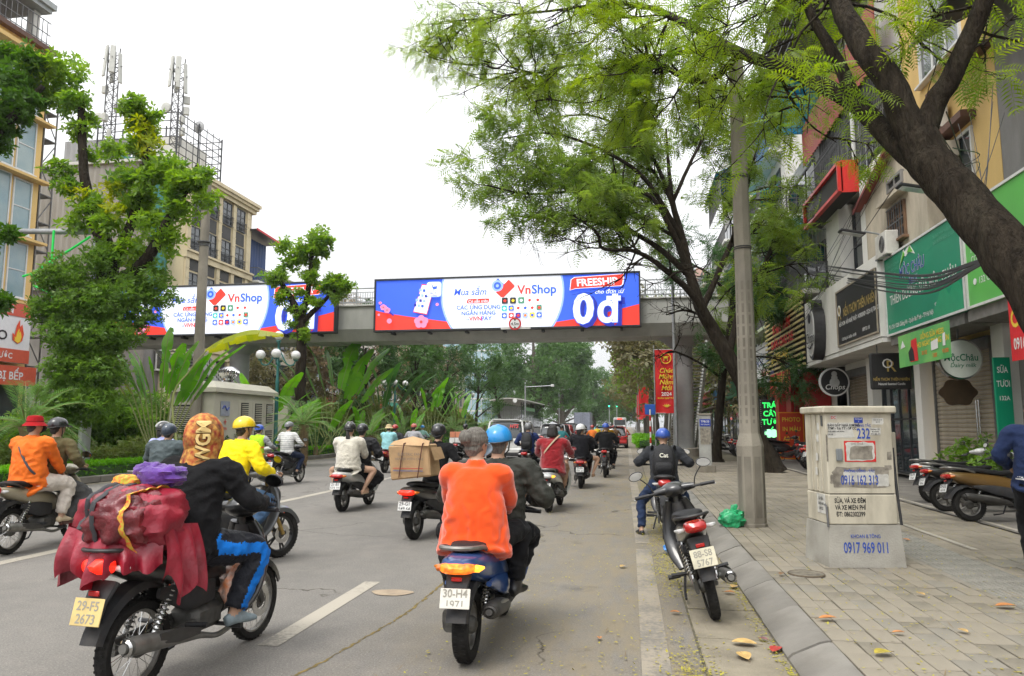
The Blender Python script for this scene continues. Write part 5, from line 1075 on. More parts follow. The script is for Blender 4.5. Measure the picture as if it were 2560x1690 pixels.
pruned('small pruned tree with round tufts in front of the footbridge gap',B3,26.8,
 [((697,965,26.8,.24),(697,880,26.8,.20),(700,790,26.8,.19),(695,740,26.8,.17),(680,700,26.8,.13),(655,660,26.8,.09),(640,640,26.8,.07)),((697,745,26.8,.14),(712,690,26.8,.11),(720,630,26.8,.09),(722,570,26.8,.06)),((697,750,26.8,.12),(740,710,26.8,.09),(770,680,26.8,.06),(790,665,26.8,.04)),((722,600,26.8,.06),(745,560,26.8,.05))],
 [(640,645,26.8,.55),(660,690,26.8,.45),(735,560,26.8,.7),(700,590,26.8,.5),(760,560,26.8,.42),(720,640,26.8,.38),(765,660,26.8,.45),(800,665,26.8,.42),(780,690,26.8,.35),(675,610,26.8,.42),(660,570,26.8,.4)],LF_br,.28,95,53)
MT = 'trees on the median beyond the footbridge'
for k,(x,y,H_,c_,lf,nm) in enumerate(((-16.5,45,8.6,2.6,LF_ds,'dark pruned tree first on the median beyond the footbridge'),(-16.2,55,9.2,2.8,LF_far,'leaning pruned tree second on the median beyond the footbridge'),(-16.8,66,9.8,3.0,LF_ds,'dark pruned tree third on the median beyond the footbridge'),(-16,78,10.4,3.2,LF_far,'pruned tree fourth on the median, left of the bus shelter'),(-15.8,90,11,3.2,LF_ds,'pruned tree fifth on the median beside the bus shelter'),(-19.5,70,9,3.2,LF_pk,'reddish tree behind the median trees'),(-20,52,10,3.6,LF_pk,'tall reddish-leaved tree glimpsed behind the banana plants'),(-24.8,50,8,3.0,LF_fb,'street tree on the far pavement before the cream building'),(-24.8,64,8,3.2,LF_fb,'street tree on the far pavement before the tan house'))):
 generic_tree(nm,(x,y,.1),H_,c_,lf,160+k,bark=M_bark,n=1500,size=.34,nl=10,clumps=24,trunk_h=.3,group=MT,r0=.17)
# ---- palms, banana and traveller's palms
def blade(g,path,width,tear=.0,seed=0,sag=.12):
 """one big leaf blade along a path, its halves split into strips like torn banana leaves"""
 r_ = random.Random(seed); A_ = cr(path,26); T_ = np.gradient(A_,axis=0); n = len(A_)
 for sgn in (-1,1):
  i = 0
  while i < n-1:
   j = min(n-1,i+(r_.randint(1,4) if tear > 0 else n)); dip = sag*r_.uniform(.3,1.6); sh_ = r_.uniform(-1,1)*tear; vs = []
   for k in range(i,j+1):
    t = k/(n-1); w_ = width*math.sin(PI*min(.97,.06+.91*t))**.55; d = nrm(T_[k]); sd = nrm(np.cross(d,V(0,0,1)+.3*nrm(V(1,.3,0)))); vs.append(A_[k]); vs.append(A_[k]+sgn*sd*w_*.55+V(0,0,w_*.10)); vs.append(A_[k]+sgn*sd*w_+V(0,0,-dip*w_)+d*sh_*w_*.6)
   m = j-i; fs = []
   for q in range(m): fs += [(3*q,3*q+1,3*q+4,3*q+3),(3*q+1,3*q+2,3*q+5,3*q+4)]
   g.add(vs,fs); i = j
def banana(label,base,n,H_,seed,fan=False,lf=None,plane=0.,group='banana-leaved plants on the median',name='banana_plant',width=.28,stalkm=None,yellow=0,spreadf=1.0):
 T = thing(name,label,'plant',base,0,group); r_ = random.Random(seed)
 H_ *= 1.02
 for k in range(n):
  if fan: a = R(-72+144*k/max(1,n-1))*spreadf; d = V(math.sin(a)*math.cos(plane),math.sin(a)*math.sin(plane),math.cos(a)); l1 = H_*r_.uniform(.42,.55); l2 = H_*r_.uniform(.42,.6)
  else: az = k*2.4+r_.uniform(-.4,.4); el = R(r_.uniform(8,42)); d = V(math.sin(el)*math.cos(az),math.sin(el)*math.sin(az),math.cos(el)); l1 = H_*r_.uniform(.35,.5); l2 = H_*r_.uniform(.4,.55)
  p0 = V(d[0]*.1,d[1]*.1,.0 if not fan else .25); p1 = p0+d*l1; out = nrm(V(d[0],d[1],0)+V(r_.gauss(0,.2),r_.gauss(0,.2),0)); p2 = p1+d*l2*.55+out*.05*H_; p3 = p1+d*l2*.9+out*.22*l2-V(0,0,.10*l2)
  g = G(); g.tube([p0,(p0+p1)/2+out*.02,p1,p2,p3],[.035,.026,.02,.012,.004],6,res=14); g.build('stalk',stalkm or M_stalk,T,60)
  g = G(); blade(g,[p1,(p1+p2)/2+out*.01,p2,p3],width*H_*.38*r_.uniform(.8,1.15),.55,seed*31+k); g.build('leaf',(LF_by if k < yellow else (lf or LF_ba)),T,60)
 g = G(); g.tube([(0,0,-.1),(0,0,.45)],[.14,.10],10); g.build('stem',M_dry,T); return T
def palm(label,base,th,n,L_,seed,group='date palms on the median',lf=None):
 T = thing('date_palm',label,'palm',base,0,group); r_ = random.Random(seed); g = G(); P_ = [(0,0,-.1),(r_.gauss(0,.05),r_.gauss(0,.05),th*.5),(r_.gauss(0,.1),r_.gauss(0,.1),th)]; g.tube(P_,[.15,.14,.17],10,res=8); top = V(*P_[2])
 for k in range(int(th/.055)):
  z = .05+k*.055
  for j in range(5): a = j*1.257+k*.7; g.tube([(.14*math.cos(a),.14*math.sin(a),z),(.20*math.cos(a),.20*math.sin(a),z+.09)],[.035,.012],4)
 g.build('trunk',M_dry,T,0)
 tv,tf = leaf_tpl(.09,.01,0); ps,ds,ss = [],[],[]; gr = G()
 for k in range(n):
  az = k*2.4+r_.uniform(-.2,.2); el = r_.uniform(.05,1.2); d0 = V(math.cos(az)*math.cos(el),math.sin(az)*math.cos(el),math.sin(el)); p = top.copy(); d = d0; pts = [p.copy()]
  for i in range(14):
   d = nrm(d+V(0,0,-.085-.02*(1-el))); p = p+d*L_/14; pts.append(p.copy())
   sd = nrm(np.cross(d,V(0,0,1)))
   for s in (-1,1):
    for q in (0,.5): ps.append(pts[-2]*(1-q)+p*q); ds.append(nrm(sd*s*.85+d*.75+V(0,0,.15))); ss.append(.34*L_/1.6*math.sin(PI*(.15+.8*i/14))**.7)
  gr.tube(pts,np.linspace(.014,.003,15),4)
 gr.build('frond_ribs',M_stalk,T,0); leaves('fronds',[scatter((tv,tf),np.array(ps),np.array(ds),np.array(ss),.25)],lf or LF_pa,T); return T
def gb(x,y,Y,z=.12): p = sight(x,y,Y); return (p[0],p[1],z)
banana("traveller's palm fanning pale stalks beside the tall pruned tree",gb(372,965,18.2),13,4.3,5,True,None,R(12),name='travellers_palm',width=.12,spreadf=.36,yellow=2)
# drooping yellow leaf reaching past the pole
t = thing('banana_plant','plant with one long yellowing leaf drooping across the concrete pole','plant',gb(430,960,17.0),0,'banana-leaved plants on the median'); b = V(*t.location); g = G(); pts = [sight(x,y,Y)-b for x,y,Y in ((400,930,17),(440,860,17),(480,812,17))]; g.tube([(0,0,0)]+pts,[.04,.03,.025,.02],7,res=14); g.build('stalk',M_stalk,t)
g = G(); blade(g,[sight(x,y,17)-b for x,y in ((480,812),(530,788),(590,770),(655,775))],.30,.2,3,.5); g.build('leaf',LF_by,t,60)
for k,(x,y,Y,n,H_,fan,nm) in enumerate(((770,960,30.5,9,5.8,True,'tall banana plant just left of the main billboard'),(735,960,28.5,6,3.8,False,'broad banana plant by the globe lamp'),(880,965,33,11,5.0,True,'dark fan-shaped banana plant under the main billboard'),(840,975,30,5,2.8,False,'low banana plant between the palms under the billboard'),(1000,975,44,9,4.6,True,'banana plant further along under the billboard middle'),(1060,980,52,8,4.4,True,'banana plant left of the silver car'),(600,960,26,7,4.6,False,'banana plant behind the small kiosk'),(945,975,38,6,3.4,False,'small banana plant under the billboard'))):
 banana(nm,gb(x,y,Y),n,H_,70+k,fan,LF_ba if k != 2 else leafmat('leaf_banana_dark',(0.032,0.096,0.024),(0.064,0.160,0.029),.3),R(15),width=.17,spreadf=.42)
for k,(x,y,Y,th,n,L_,nm) in enumerate(((75,955,14.5,1.45,26,1.75,'date palm at the left edge behind the red hat'),(705,985,23.5,1.5,26,1.7,'date palm right of the small kiosk'),(865,985,27.5,1.0,20,1.5,'short date palm under the left end of the billboard'),(935,990,31.5,1.0,20,1.5,'short date palm behind the pale blue hoodie'),(1050,985,46,1.2,20,1.7,'far date palm left of the silver car'),(1120,985,55,1.4,20,1.7,'far date palm before the bus shelter'),(600,965,36,2.2,22,1.8,'date palm on the far side behind the kiosks'),(1150,985,64,1.4,18,1.8,'date palm beside the bus shelter end'))):
 palm(nm,gb(x,y,Y),th,n,L_,90+k)
# ---- vine-grown mass, shrubs, hedges
def mass(name,label,blobs,lf,size,dens,seed,cat='shrub',group=None,tpl=None,stems=True):
 rs = np.random.RandomState(seed); c0 = V(*blobs[0][:3]); base = V(c0[0],c0[1],.1); T = thing(name,label,cat,base,0,group); bt = []
 for x,y,z,rx,rz_ in blobs:
  n = int(dens*rx*rx*rz_/.2); c = V(x,y,z)-base; v,f = clump(rs,(0,0,0),1.0,n,1.0,tpl)
  d = rvec(rs,n); rad = (rs.uniform(.25,1,n)**.45)[:,None]; lob = 1+.22*np.sin(d[:,0:1]*5+x)+.18*np.cos(d[:,2:3]*6+y); p = c+d*rad*lob*np.array([rx,rx,rz_]); bt.append(scatter(tpl or WH[rs.randint(4)],p,d*.6+rs.normal(0,.5,(n,3)),size*rs.uniform(.6,1.25,n),.6,rs))
 leaves('foliage',bt,lf,T)
 if stems:
  g = G(); r_ = random.Random(seed)
  for x,y,z,rx,rz_ in blobs:
   for k in range(4): q = V(x,y,z)-base; g.tube([(q[0]+r_.gauss(0,.1),q[1]+r_.gauss(0,.1),-.05),q+V(r_.gauss(0,.3)*rx,r_.gauss(0,.3)*rx,0)],[.02,.008],5)
  g.build('stems',M_dry,T)
 return T
vb = []
for x,y,r,rz_ in ((150,640,.55,.5),(210,700,.7,.6),(290,680,.6,.5),(340,640,.5,.45),(130,720,.5,.45),(180,780,.75,.7),(260,770,.6,.6),(330,720,.45,.5),(190,860,.7,.8),(150,910,.6,.6),(240,860,.5,.7),(110,650,.4,.3),(380,690,.4,.3),(200,930,.7,.6),(230,600,.45,.4),(90,720,.35,.3)):
 q = sight(x,y,16.0+.004*(x-200)); vb.append((q[0],q[1],q[2],r*1.19,rz_*1.19))
mass('vine','climbing vine mass smothering the foot of the tall pruned tree',vb,LF_vi,.17,330,61,'vine',stems=False)
hb = [(-16.3+.6*math.sin(k*1.3),17.6+k*.7,.55+.16*math.sin(k*2.1),.62,.58) for k in range(12)]; mass('shrub','rounded olive shrub bank behind the lilac blouse',hb,LF_sh,.12,420,62)
mass('shrub','dark shrub clump right of the striped shirt',[(-15.9+.3*math.sin(k),25+k*.9,.6+.15*math.sin(k*1.7),.75,.7) for k in range(9)],LF_ds,.15,300,63); mass('shrub','dark shrub bank under the billboard',[(-16+.4*math.sin(k*1.9),35+k*1.8,.6+.1*math.sin(k),.95,.75) for k in range(12)],LF_ds,.18,170,64); mass('shrub','dark shrub bank further down the median',[(-16+.4*math.sin(k*1.9),58+k*2.8,.75,1.3,.9) for k in range(12)],LF_far,.26,70,65)
mass('shrub','tall mixed shrub screen behind the kiosks',[(-18.6+.8*math.sin(k*1.7),22+k*1.6,1.3+.4*math.sin(k*2.3),1.3,1.25) for k in range(12)],LF_vi,.26,90,67); mass('shrub','dense green shrub screen behind the banana plants',[(-18.2+.9*math.sin(k*1.3),42+k*2.4,1.5+.4*math.sin(k*1.9),1.7,1.5) for k in range(16)],LF_sh,.34,50,68)
mass('shrub','leafy shrub at the left edge behind the palm',[(-21+k*.5,17+k*.6,.9,.9,.7) for k in range(6)],LF_br,.2,150,66)
for k,(y0,y1,nm) in enumerate(((14,22.5,'low bright green hedge strip nearest on the median kerb'),(22.9,39,'low bright green hedge strip in the middle of the median kerb'),(39.5,60,'low bright green hedge strip beyond the footbridge'),(61,95,'low bright green hedge strip before the bus shelter'))):
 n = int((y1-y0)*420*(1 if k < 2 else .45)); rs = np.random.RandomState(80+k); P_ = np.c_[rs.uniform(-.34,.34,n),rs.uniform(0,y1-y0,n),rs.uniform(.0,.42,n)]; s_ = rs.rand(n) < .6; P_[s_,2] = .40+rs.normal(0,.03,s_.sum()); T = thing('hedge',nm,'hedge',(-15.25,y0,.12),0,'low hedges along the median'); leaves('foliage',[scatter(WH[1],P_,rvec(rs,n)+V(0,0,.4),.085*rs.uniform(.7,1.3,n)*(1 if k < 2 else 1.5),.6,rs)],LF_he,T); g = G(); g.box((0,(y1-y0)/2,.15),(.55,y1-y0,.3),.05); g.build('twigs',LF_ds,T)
hed = [(.9,52,60),(.7,62,72)]
for k,(x,y0,y1) in enumerate(hed):
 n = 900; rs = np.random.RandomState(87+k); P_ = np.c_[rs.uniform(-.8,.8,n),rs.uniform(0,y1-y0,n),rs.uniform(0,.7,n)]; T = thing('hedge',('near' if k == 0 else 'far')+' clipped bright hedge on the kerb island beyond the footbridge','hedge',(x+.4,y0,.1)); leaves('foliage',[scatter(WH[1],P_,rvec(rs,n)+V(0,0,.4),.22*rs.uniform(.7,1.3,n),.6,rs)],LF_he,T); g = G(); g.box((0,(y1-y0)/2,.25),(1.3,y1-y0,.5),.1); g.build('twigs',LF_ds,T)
# pot plants by the shutter
for k,(x,y,nm) in enumerate(((6.9,16.6,'leafy pot plant before the tan shutter'),(6.6,14.2,'leafy pot plant behind the parked scooters'))):
 T = thing('pot_plant',nm,'plant',(x,y,.15),0,'pot plants by the shops'); g = G(); g.lathe([(.14,0),(.2,.35),(.22,.38),(.18,.36)],n=18); g.build('pot',M_gconc,T); rs = np.random.RandomState(95+k); leaves('foliage',[clump(rs,(0,0,.8),.45,160,.17)],LF_vi,T); g = G(); [g.tube([(0,0,.3),(math.cos(j)*.2,math.sin(j)*.2,.8)],.012,5) for j in range(6)]; g.build('stems',M_dry,T)
# ---- litter of small fallen leaflets and the big dry leaves
rs = np.random.RandomState(99); N = 24000; u = rs.rand(N)
x = np.where(u < .48,rs.normal(.38,.11,N),np.where(u < .66,rs.normal(1.0,.05,N),np.where(u < .76,rs.uniform(-1.5,.5,N),rs.uniform(1.33,5.5,N)))); y = 3.6+rs.rand(N)**1.5*22
pk = np.sin(y*1.7)+np.sin(y*.6+x*3)+rs.normal(0,.7,N); kp_ = (pk > -.5) | (u > .6); x,y = x[kp_],y[kp_]; z = np.where(x > 1.3,.158,np.where(x > 1.02,np.clip((x-1.03)/.25,0,1)*.14+.012,.018)); P_ = np.c_[x,y,z]; D_ = rvec(rs,len(x))*V(1,1,.15); leaves_o = leaves('leaf_litter',[scatter(leaf_tpl(.5,.0,0),P_,D_,.022*rs.uniform(.5,1.6,len(x)),.1,rs)],leafmat('leaf_litter',(.40,.38,.035),(.30,.24,.06),.1,.8),None); tag(leaves_o,kind='stuff')
n2 = 420; P_ = np.c_[rs.uniform(-1.6,5.2,n2),3.8+rs.rand(n2)**1.4*14,np.zeros(n2)]; P_[:,2] = np.where(P_[:,0] > 1.3,.16,np.where(P_[:,0] > 1.02,.15,.02)); tag(leaves('fallen_twigs',[scatter(leaf_tpl(.035,.0,0),P_,rvec(rs,n2)*V(1,1,.02),rs.uniform(.05,.22,n2),.05,rs)],M_dry,None),kind='stuff')
def dry_leaf(lab,p,L_,c_,rz,nm):
 T = thing('fallen_leaf',lab,'leaf',p,rz,'big fallen leaves'); g = G(); rings = []
 for i in range(9):
  t = i/8; w_ = .32*L_*math.sin(PI*min(.98,.03+.95*t))**.7; zc = .012+.05*L_*math.sin(t*2.6); rings.append([(-w_,t*L_,zc+.16*w_),(-w_*.5,t*L_,zc+.02*w_),(0,t*L_,zc-.03*w_),(w_*.5,t*L_,zc+.03*w_),(w_,t*L_,zc+.22*w_)])
 g.ring_loft(rings,False,False); g.build('blade',mat('dry_'+nm,c_,.6,var=.25,scale=20),T,60); g = G(); g.tube([(0,-.25*L_,.008),(0,L_*.9,.02)],[.0025,.001],5); g.build('stalk',M_dry,T)
CT,CO,CR_,CP,CB = (.52,.34,.12),(.50,.20,.06),(.40,.04,.03),(.22,.08,.10),(.20,.11,.05)
for k,(px,py,z,L_,c_,nm,lab) in enumerate(((1755,1497,.02,.17,CT,'tan','large tan leaf in the gutter'),(1735,1533,.02,.15,CT,'tan','slim tan leaf in the gutter nearest the camera'),(1793,1515,.02,.13,CR_,'red','bright red leaf in the gutter'),(1782,1487,.02,.07,CP,'purple','small purple leaf in the gutter'),(1577,1423,.01,.08,CO,'orange','orange leaf on the gutter joint'),(1900,1437,.16,.13,CO,'orange','peach leaf on the paving near the kerb'),(2070,1470,.16,.08,CO,'orange','small orange leaf on the paving'),(2065,1515,.16,.13,(.38,.30,.04),'olive','yellow-green leaf on the paving'),(2145,1383,.16,.08,CT,'tan','small tan leaf beyond the cabinet front'),(2310,1408,.16,.15,CO,'orange','long orange leaf near the right edge'),(2245,1470,.16,.08,CT,'tan','small pale leaf near the right edge'),(1690,1350,.02,.13,CO,'orange','orange leaf in the heap behind the parked motorbike'),(1705,1360,.02,.12,CT,'tan','tan leaf in the heap behind the parked motorbike'),(1680,1375,.02,.10,CO,'orange','rust leaf under the parked motorbike exhaust'),(1700,1325,.02,.10,CO,'orange','curled orange leaf at the kerb'),(1690,1345,.03,.10,CR_,'red','red-brown leaf in the heap'),(1440,1317,.01,.10,CT,'tan','pale leaf on the road by the edge line'),(2110,1255,.16,.10,CO,'orange','orange leaf beyond the cabinet'),(1390,1480,.01,.06,CO,'orange','small red-brown leaf on the road'),(1810,1335,.16,.09,CB,'brown','brown leaf by the access cover'))):
 r_ = _fw+_rt*(px*DK-1280)/1850-_up*(py*DK-845)/1850; tt = (z-CAM_H)/r_[2]; p = V(0,0,CAM_H)+r_*tt; dry_leaf(lab,p,L_,c_,rnd.uniform(0,6.28),nm)
# ================================================================== motorbikes
M_tyre = mat('tyre_rubber',(.018,.017,.016),.9,spec=.2,var=.3,scale=12,bump=.3,bscale=150,dirt=.35,dcol=(.09,.085,.075))
M_rim = mat('alloy_rim',(.30,.29,.27),.45,metal=.7,var=.2,scale=15,dirt=.5)
M_rimd = mat('dark_alloy',(.05,.05,.05),.5,metal=.4,var=.2,scale=15,dirt=.4)
M_eng = mat('engine_casting',(.11,.108,.10),.6,metal=.5,var=.3,scale=20,dirt=.5)
M_chrome = mat('chrome',(.55,.55,.54),.18,metal=1.,var=.08,scale=10,dirt=.1)
M_exh = mat('exhaust_black',(.05,.048,.045),.5,metal=.3,var=.25,scale=14,dirt=.4)
M_shield = mat('heat_shield',(.22,.215,.20),.4,metal=.6,var=.2,scale=14,dirt=.3)
M_seat = mat('seat_vinyl',(.014,.014,.015),.6,spec=.3,var=.2,scale=18,bump=.12,bscale=160)
M_plas = mat('grey_black_plastic',(.030,.030,.032),.65,spec=.3,var=.25,scale=11,dirt=.35)
M_lamp = mat('red_lens',(.42,.012,.010),.15,var=.15,scale=30,coat=.5)
M_lit = mat('brake_lamp_lit',(.9,.012,.006),.3,var=.3,scale=40,emit=.9,col2=(.95,.03,.01))
M_lita = mat('tail_lamp_amber_lit',(.95,.10,.015),.25,var=.3,scale=34,emit=.75,col2=(.95,.26,.02),detail=1)
M_amberlit = mat('indicator_lit',(1.,.36,.03),.2,var=.2,scale=40,emit=1.5)
M_amber = mat('amber_lens',(.60,.16,.015),.2,var=.1,scale=30,coat=.4)
M_clear = mat('clear_lens',(.55,.55,.54),.12,var=.1,scale=30,coat=.5)
M_mirror = mat('mirror_glass',(.85,.86,.87),.03,metal=1.,var=0)
M_plate = mat('plate_white',(.62,.62,.60),.45,var=.08,scale=14,dirt=.25)
M_platey = mat('plate_yellow',(.66,.50,.20),.45,var=.1,scale=9,dirt=.2)
M_plated = mat('plate_aged',(.60,.56,.42),.5,var=.1,scale=9,dirt=.3)
M_ink = mat('plate_ink',(.03,.03,.03),.6,var=0)
M_inkf = mat('plate_ink_faded',(.30,.285,.24),.6,var=.1,scale=30)
M_gold = mat('fork_gold',(.42,.29,.10),.35,metal=.8,var=.15,scale=20)
PAINT = {}
def paint(nm,c,rough=.28,metal=.0):
 return mat('paint_'+nm,c,rough,metal=metal,var=.07,scale=5,coat=.6,dirt=.18)
_bc = {}
def cached(key,fn,smooth=35):
 if key not in _bc:
  g = G(); fn(g)
  if key.endswith('|scooter'):      # low scooter tail, slightly low bars
   for i,(x,y,z) in enumerate(g.v):
    k = .84+.10*min(1,max(0,(y+.15)/.45))
    if z > .3: g.v[i] = (x,y,.3+(z-.3)*k)
  _bc[key] = g.mesh(key.split('|')[0],smooth)
 return _bc[key]
def wheel(root,y,Rw,wdt,spoked,key,rimm=None,disc=True):
 W = thing_part = bpy.data.objects.new('wheel',None); COL.objects.link(W); W.parent = root; W.location = (0,y,Rw)
 def ty(g):
  t = wdt; g.torus((0,0,0),Rw-t*.95,[(t*.95,0),(t*.88,t*.45),(t*.55,t*.92),(0,t),(-t*.55,t*.75),(-t*.55,-t*.75),(0,-t),(t*.55,-t*.92),(t*.88,-t*.45)],'X',36)
  for k in range(44):
   a = k*2*PI/44
   for s in (-1,1): g.box((s*wdt*.42,(Rw-.004)*math.cos(a+.05*s),(Rw-.004)*math.sin(a+.05*s)),(wdt*.5,.012,.008),rx=a+.05*s+PI/2,rz=0)
 link('tyre',cached('tyre|%s' % key,ty),M_tyre,W)
 def rm(g):
  r = Rw-wdt*1.5; g.torus((0,0,0),r,[(.012,.6*wdt),(.012,-.6*wdt),(-.012,-.5*wdt),(-.02,0),(-.012,.5*wdt)],'X',36)
 link('rim',cached('rim|%s' % key,rm),rimm or M_rim,W)
 def sp(g):
  r = Rw-wdt*1.5
  if spoked:
   for k in range(32):
    a = k*2*PI/32; s = 1 if k % 2 else -1; b = a+(.35 if (k//2) % 2 else -.35)
    g.tube([(s*.03,.045*math.cos(b),.045*math.sin(b)),(s*.006,r*math.cos(a),r*math.sin(a))],.0022,4)
  else:
   for k in range(5):
    a = k*2*PI/5
    for d in (-.13,.13): g.tube([(0,.04*math.cos(a),.04*math.sin(a)),(0,r*math.cos(a+d),r*math.sin(a+d))],[(.014,.020),(.012,.010)],6,up=(1,0,0))
 link('spokes',cached('spokes|%s' % key,sp),M_chrome if spoked else (rimm or M_rim),W)
 def hb(g):
  g.lathe([(.02,-.07),(.045,-.06),(.06,-.035),(.06,.035),(.045,.06),(.02,.07)],axis='X',n=18)
 link('hub',cached('hub|%s' % key,hb),M_eng,W)
 if disc:
  def db(g): g.torus((.062,0,0),.085,[(.025,.003),(.025,-.003),(-.025,-.003),(-.025,.003)],'X',24)
  link('brake_disc',cached('brake_disc|%s' % key,db),M_chrome,W)
 return W
def coil(g,a,b,r,turns,wire):
 a,b = V(*a),V(*b); d = b-a; t = nrm(d); s1 = nrm(np.cross(t,V(1,.2,.1))); s2 = np.cross(t,s1); P = []
 for q in np.linspace(0,1,turns*9): P.append(a+d*q+r*(s1*math.cos(q*turns*2*PI)+s2*math.sin(q*turns*2*PI)))
 g.tube(P,wire,5)
SPEC = dict(
 scooter=dict(wb=1.28,Rw=.245,tw=.056,seat=.72,hand=(.315,.30,.94),foot=(.13,.27,.33),peg=(.20,-.16,.36),hip=(0,-.13,.79),hip2=(0,-.48,.82)),
 under=dict(wb=1.22,Rw=.28,tw=.043,seat=.80,hand=(.32,.28,.99),foot=(.22,.08,.30),peg=(.23,-.26,.37),hip=(0,-.12,.84),hip2=(0,-.47,.87)),
 sport=dict(wb=1.27,Rw=.285,tw=.058,seat=.80,hand=(.32,.30,.97),foot=(.22,.0,.33),peg=(.23,-.28,.42),hip=(0,-.14,.86),hip2=(0,-.5,.92)))
def bike(kind,label,rear,rz,pm,plate=None,pmat=None,lit=False,trim=None,group='motorbikes in traffic',detail=True,lean=0.,steer=0.,spoked=None,blink=None,mirrors=True,pink=None,cat='motorbike',rack=True,seatm=None,z=0.,tail=None):
 S = SPEC[kind]; wb,Rw,tw = S['wb'],S['Rw'],S['tw']
 d = V(-math.sin(rz),math.cos(rz),0); loc = V(rear[0],rear[1],z)+d*wb/2
 T = thing('motor_scooter' if kind == 'scooter' else 'motorbike',label,'scooter' if kind == 'scooter' else cat,loc,rz,group)
 T.rotation_euler = (0,lean,rz)
 tr = trim or M_plas
 sp = (kind == 'under') if spoked is None else spoked
 wheel(T,-wb/2,Rw,tw,sp,kind+'r'+str(sp),None if kind != 'sport' else M_rimd,False)
 FW = wheel(T,wb/2,Rw,tw*.88,sp,kind+'f'+str(sp),None if kind != 'sport' else M_rimd,True)
 def P(nm,fn,m,par=None,sm=40):
  return link(nm,cached('%s|%s' % (nm,kind),fn,sm),m,par or T)
 ra,fa = -wb/2,wb/2
 if kind == 'scooter':
  P('body_shell',lambda g: g.tube([(0,-.96,.775),(0,-.9,.76),(0,-.74,.715),(0,-.48,.66),(0,-.2,.60),(0,.02,.50),(0,.08,.40)],[(.05,.025),(.112,.062),(.150,.105),(.165,.145),(.168,.16),(.16,.13),(.15,.06)],20,up=(0,0,1),pw=2.6,res=26),pm)
  P('side_cover',lambda g: [g.tube([(s*.145,-.62,.55),(s*.16,-.35,.50),(s*.165,-.05,.42),(s*.15,.1,.36)],[(.02,.02),(.025,.075),(.025,.09),(.02,.05)],12,up=(0,0,1),pw=2.5,res=12) for s in (-1,1)],tr)
  P('seat',lambda g: g.tube([(0,-.80,.845),(0,-.7,.852),(0,-.5,.835),(0,-.3,.80),(0,-.1,.785),(0,.1,.78),(0,.15,.765)],[(.05,.015),(.105,.035),(.145,.05),(.15,.055),(.14,.05),(.11,.04),(.04,.015)],18,up=(0,0,1),pw=2.8,res=22),seatm or M_seat)
  P('floorboard',lambda g: (g.box((0,.30,.275),(.34,.52,.05),.018),g.tube([(0,.02,.25),(0,.3,.215),(0,.56,.25)],[(.165,.05),(.15,.05),(.17,.05)],14,up=(0,0,1),pw=3,res=10)),M_plas)
  P('leg_shield',lambda g: g.tube([(0,.50,.24),(0,.60,.36),(0,.585,.55),(0,.52,.74),(0,.44,.88),(0,.41,.94)],[(.16,.05),(.215,.055),(.25,.06),(.225,.065),(.14,.06),(.06,.03)],18,up=(0,1,0),pw=2.4,res=22),pm)
  P('inner_shield',lambda g: g.tube([(0,.50,.30),(0,.525,.5),(0,.455,.72),(0,.385,.88)],[(.15,.03),(.20,.035),(.18,.04),(.10,.03)],14,up=(0,1,0),pw=2.6,res=14),M_plas)
  hd = P('handlebar_cover',lambda g: (g.ball((0,.40,.985),(.15,.115,.075),18,10),g.tube([(-.21,.345,.99),(-.1,.37,.99),(.1,.37,.99),(.21,.345,.99)],[.03,.05,.05,.03],12,up=(0,0,1),res=12)),pm)
  ftop = (.0,.47,.80)
 else:
  k = 1.18 if kind == 'sport' else 1.
  up_ = .03 if kind == 'sport' else 0
  P('body_shell',lambda g: g.tube([(0,-.92,.80+up_),(0,-.84,.785+up_),(0,-.6,.735+up_),(0,-.3,.665),(0,0,.60),(0,.14,.54)],[(.035,.02),(.085*k,.05),(.115*k,.085),(.125*k,.115),(.115*k,.12),(.08,.08)],18,up=(0,0,1),pw=2.5,res=24),pm)
  P('side_cover',lambda g: [g.tube([(s*.10*k,-.55,.58),(s*.12*k,-.3,.52),(s*.12*k,-.05,.50)],[(.015,.03),(.02,.09),(.015,.07)],12,up=(0,0,1),pw=2.6,res=10) for s in (-1,1)],tr)
  P('seat',lambda g: g.tube([(0,-.78,.862+up_),(0,-.66,.868+up_),(0,-.45,.84+up_/2),(0,-.2,.795),(0,.05,.79),(0,.18,.77)],[(.05,.015),(.11,.032),(.125,.042),(.125,.045),(.095,.035),(.03,.012)],18,up=(0,0,1),pw=2.8,res=22),seatm or M_seat)
  P('spine',lambda g: g.tube([(0,.05,.58),(0,.25,.56),(0,.40,.70),(0,.43,.86)],[(.07,.07),(.06,.07),(.065,.07),(.05,.05)],12,res=14),M_plas)
  def shield(g):
   for s in (-1,1):
    g.tube([(s*.06,.44,.88),(s*.09,.47,.76),(s*.125,.45,.57),(s*.135,.36,.40),(s*.11,.25,.27)],[(.045,.026),(.07,.03),(.08,.03),(.07,.03),(.035,.02)],14,up=(0,1,0),pw=2.4,res=18)
   g.tube([(0,.46,.90),(0,.53,.80),(0,.55,.68),(0,.52,.58)],[(.07,.03),(.115,.035),(.10,.03),(.04,.02)],14,up=(0,1,0),res=12)
  P('leg_shield',shield,pm)
  P('handlebar_cover',lambda g: (g.ball((0,.42,.985),(.135,.115,.075),18,10),g.tube([(-.2,.345,.99),(-.1,.375,.99),(.1,.375,.99),(.2,.345,.99)],[.026,.042,.042,.026],12,up=(0,0,1),res=12)),pm)
  P('engine',lambda g: (g.box((0,-.05,.33),(.22,.30,.17),.04),g.tube([(0,.08,.36),(0,.32,.40)],[.075,.085],14),[g.lathe([(.085,0),(.085,.012)],(0,.13+.03*i,.37+.005*i),'Y',16) for i in range(6)]),M_eng)
  ftop = (.0,.45,.84)
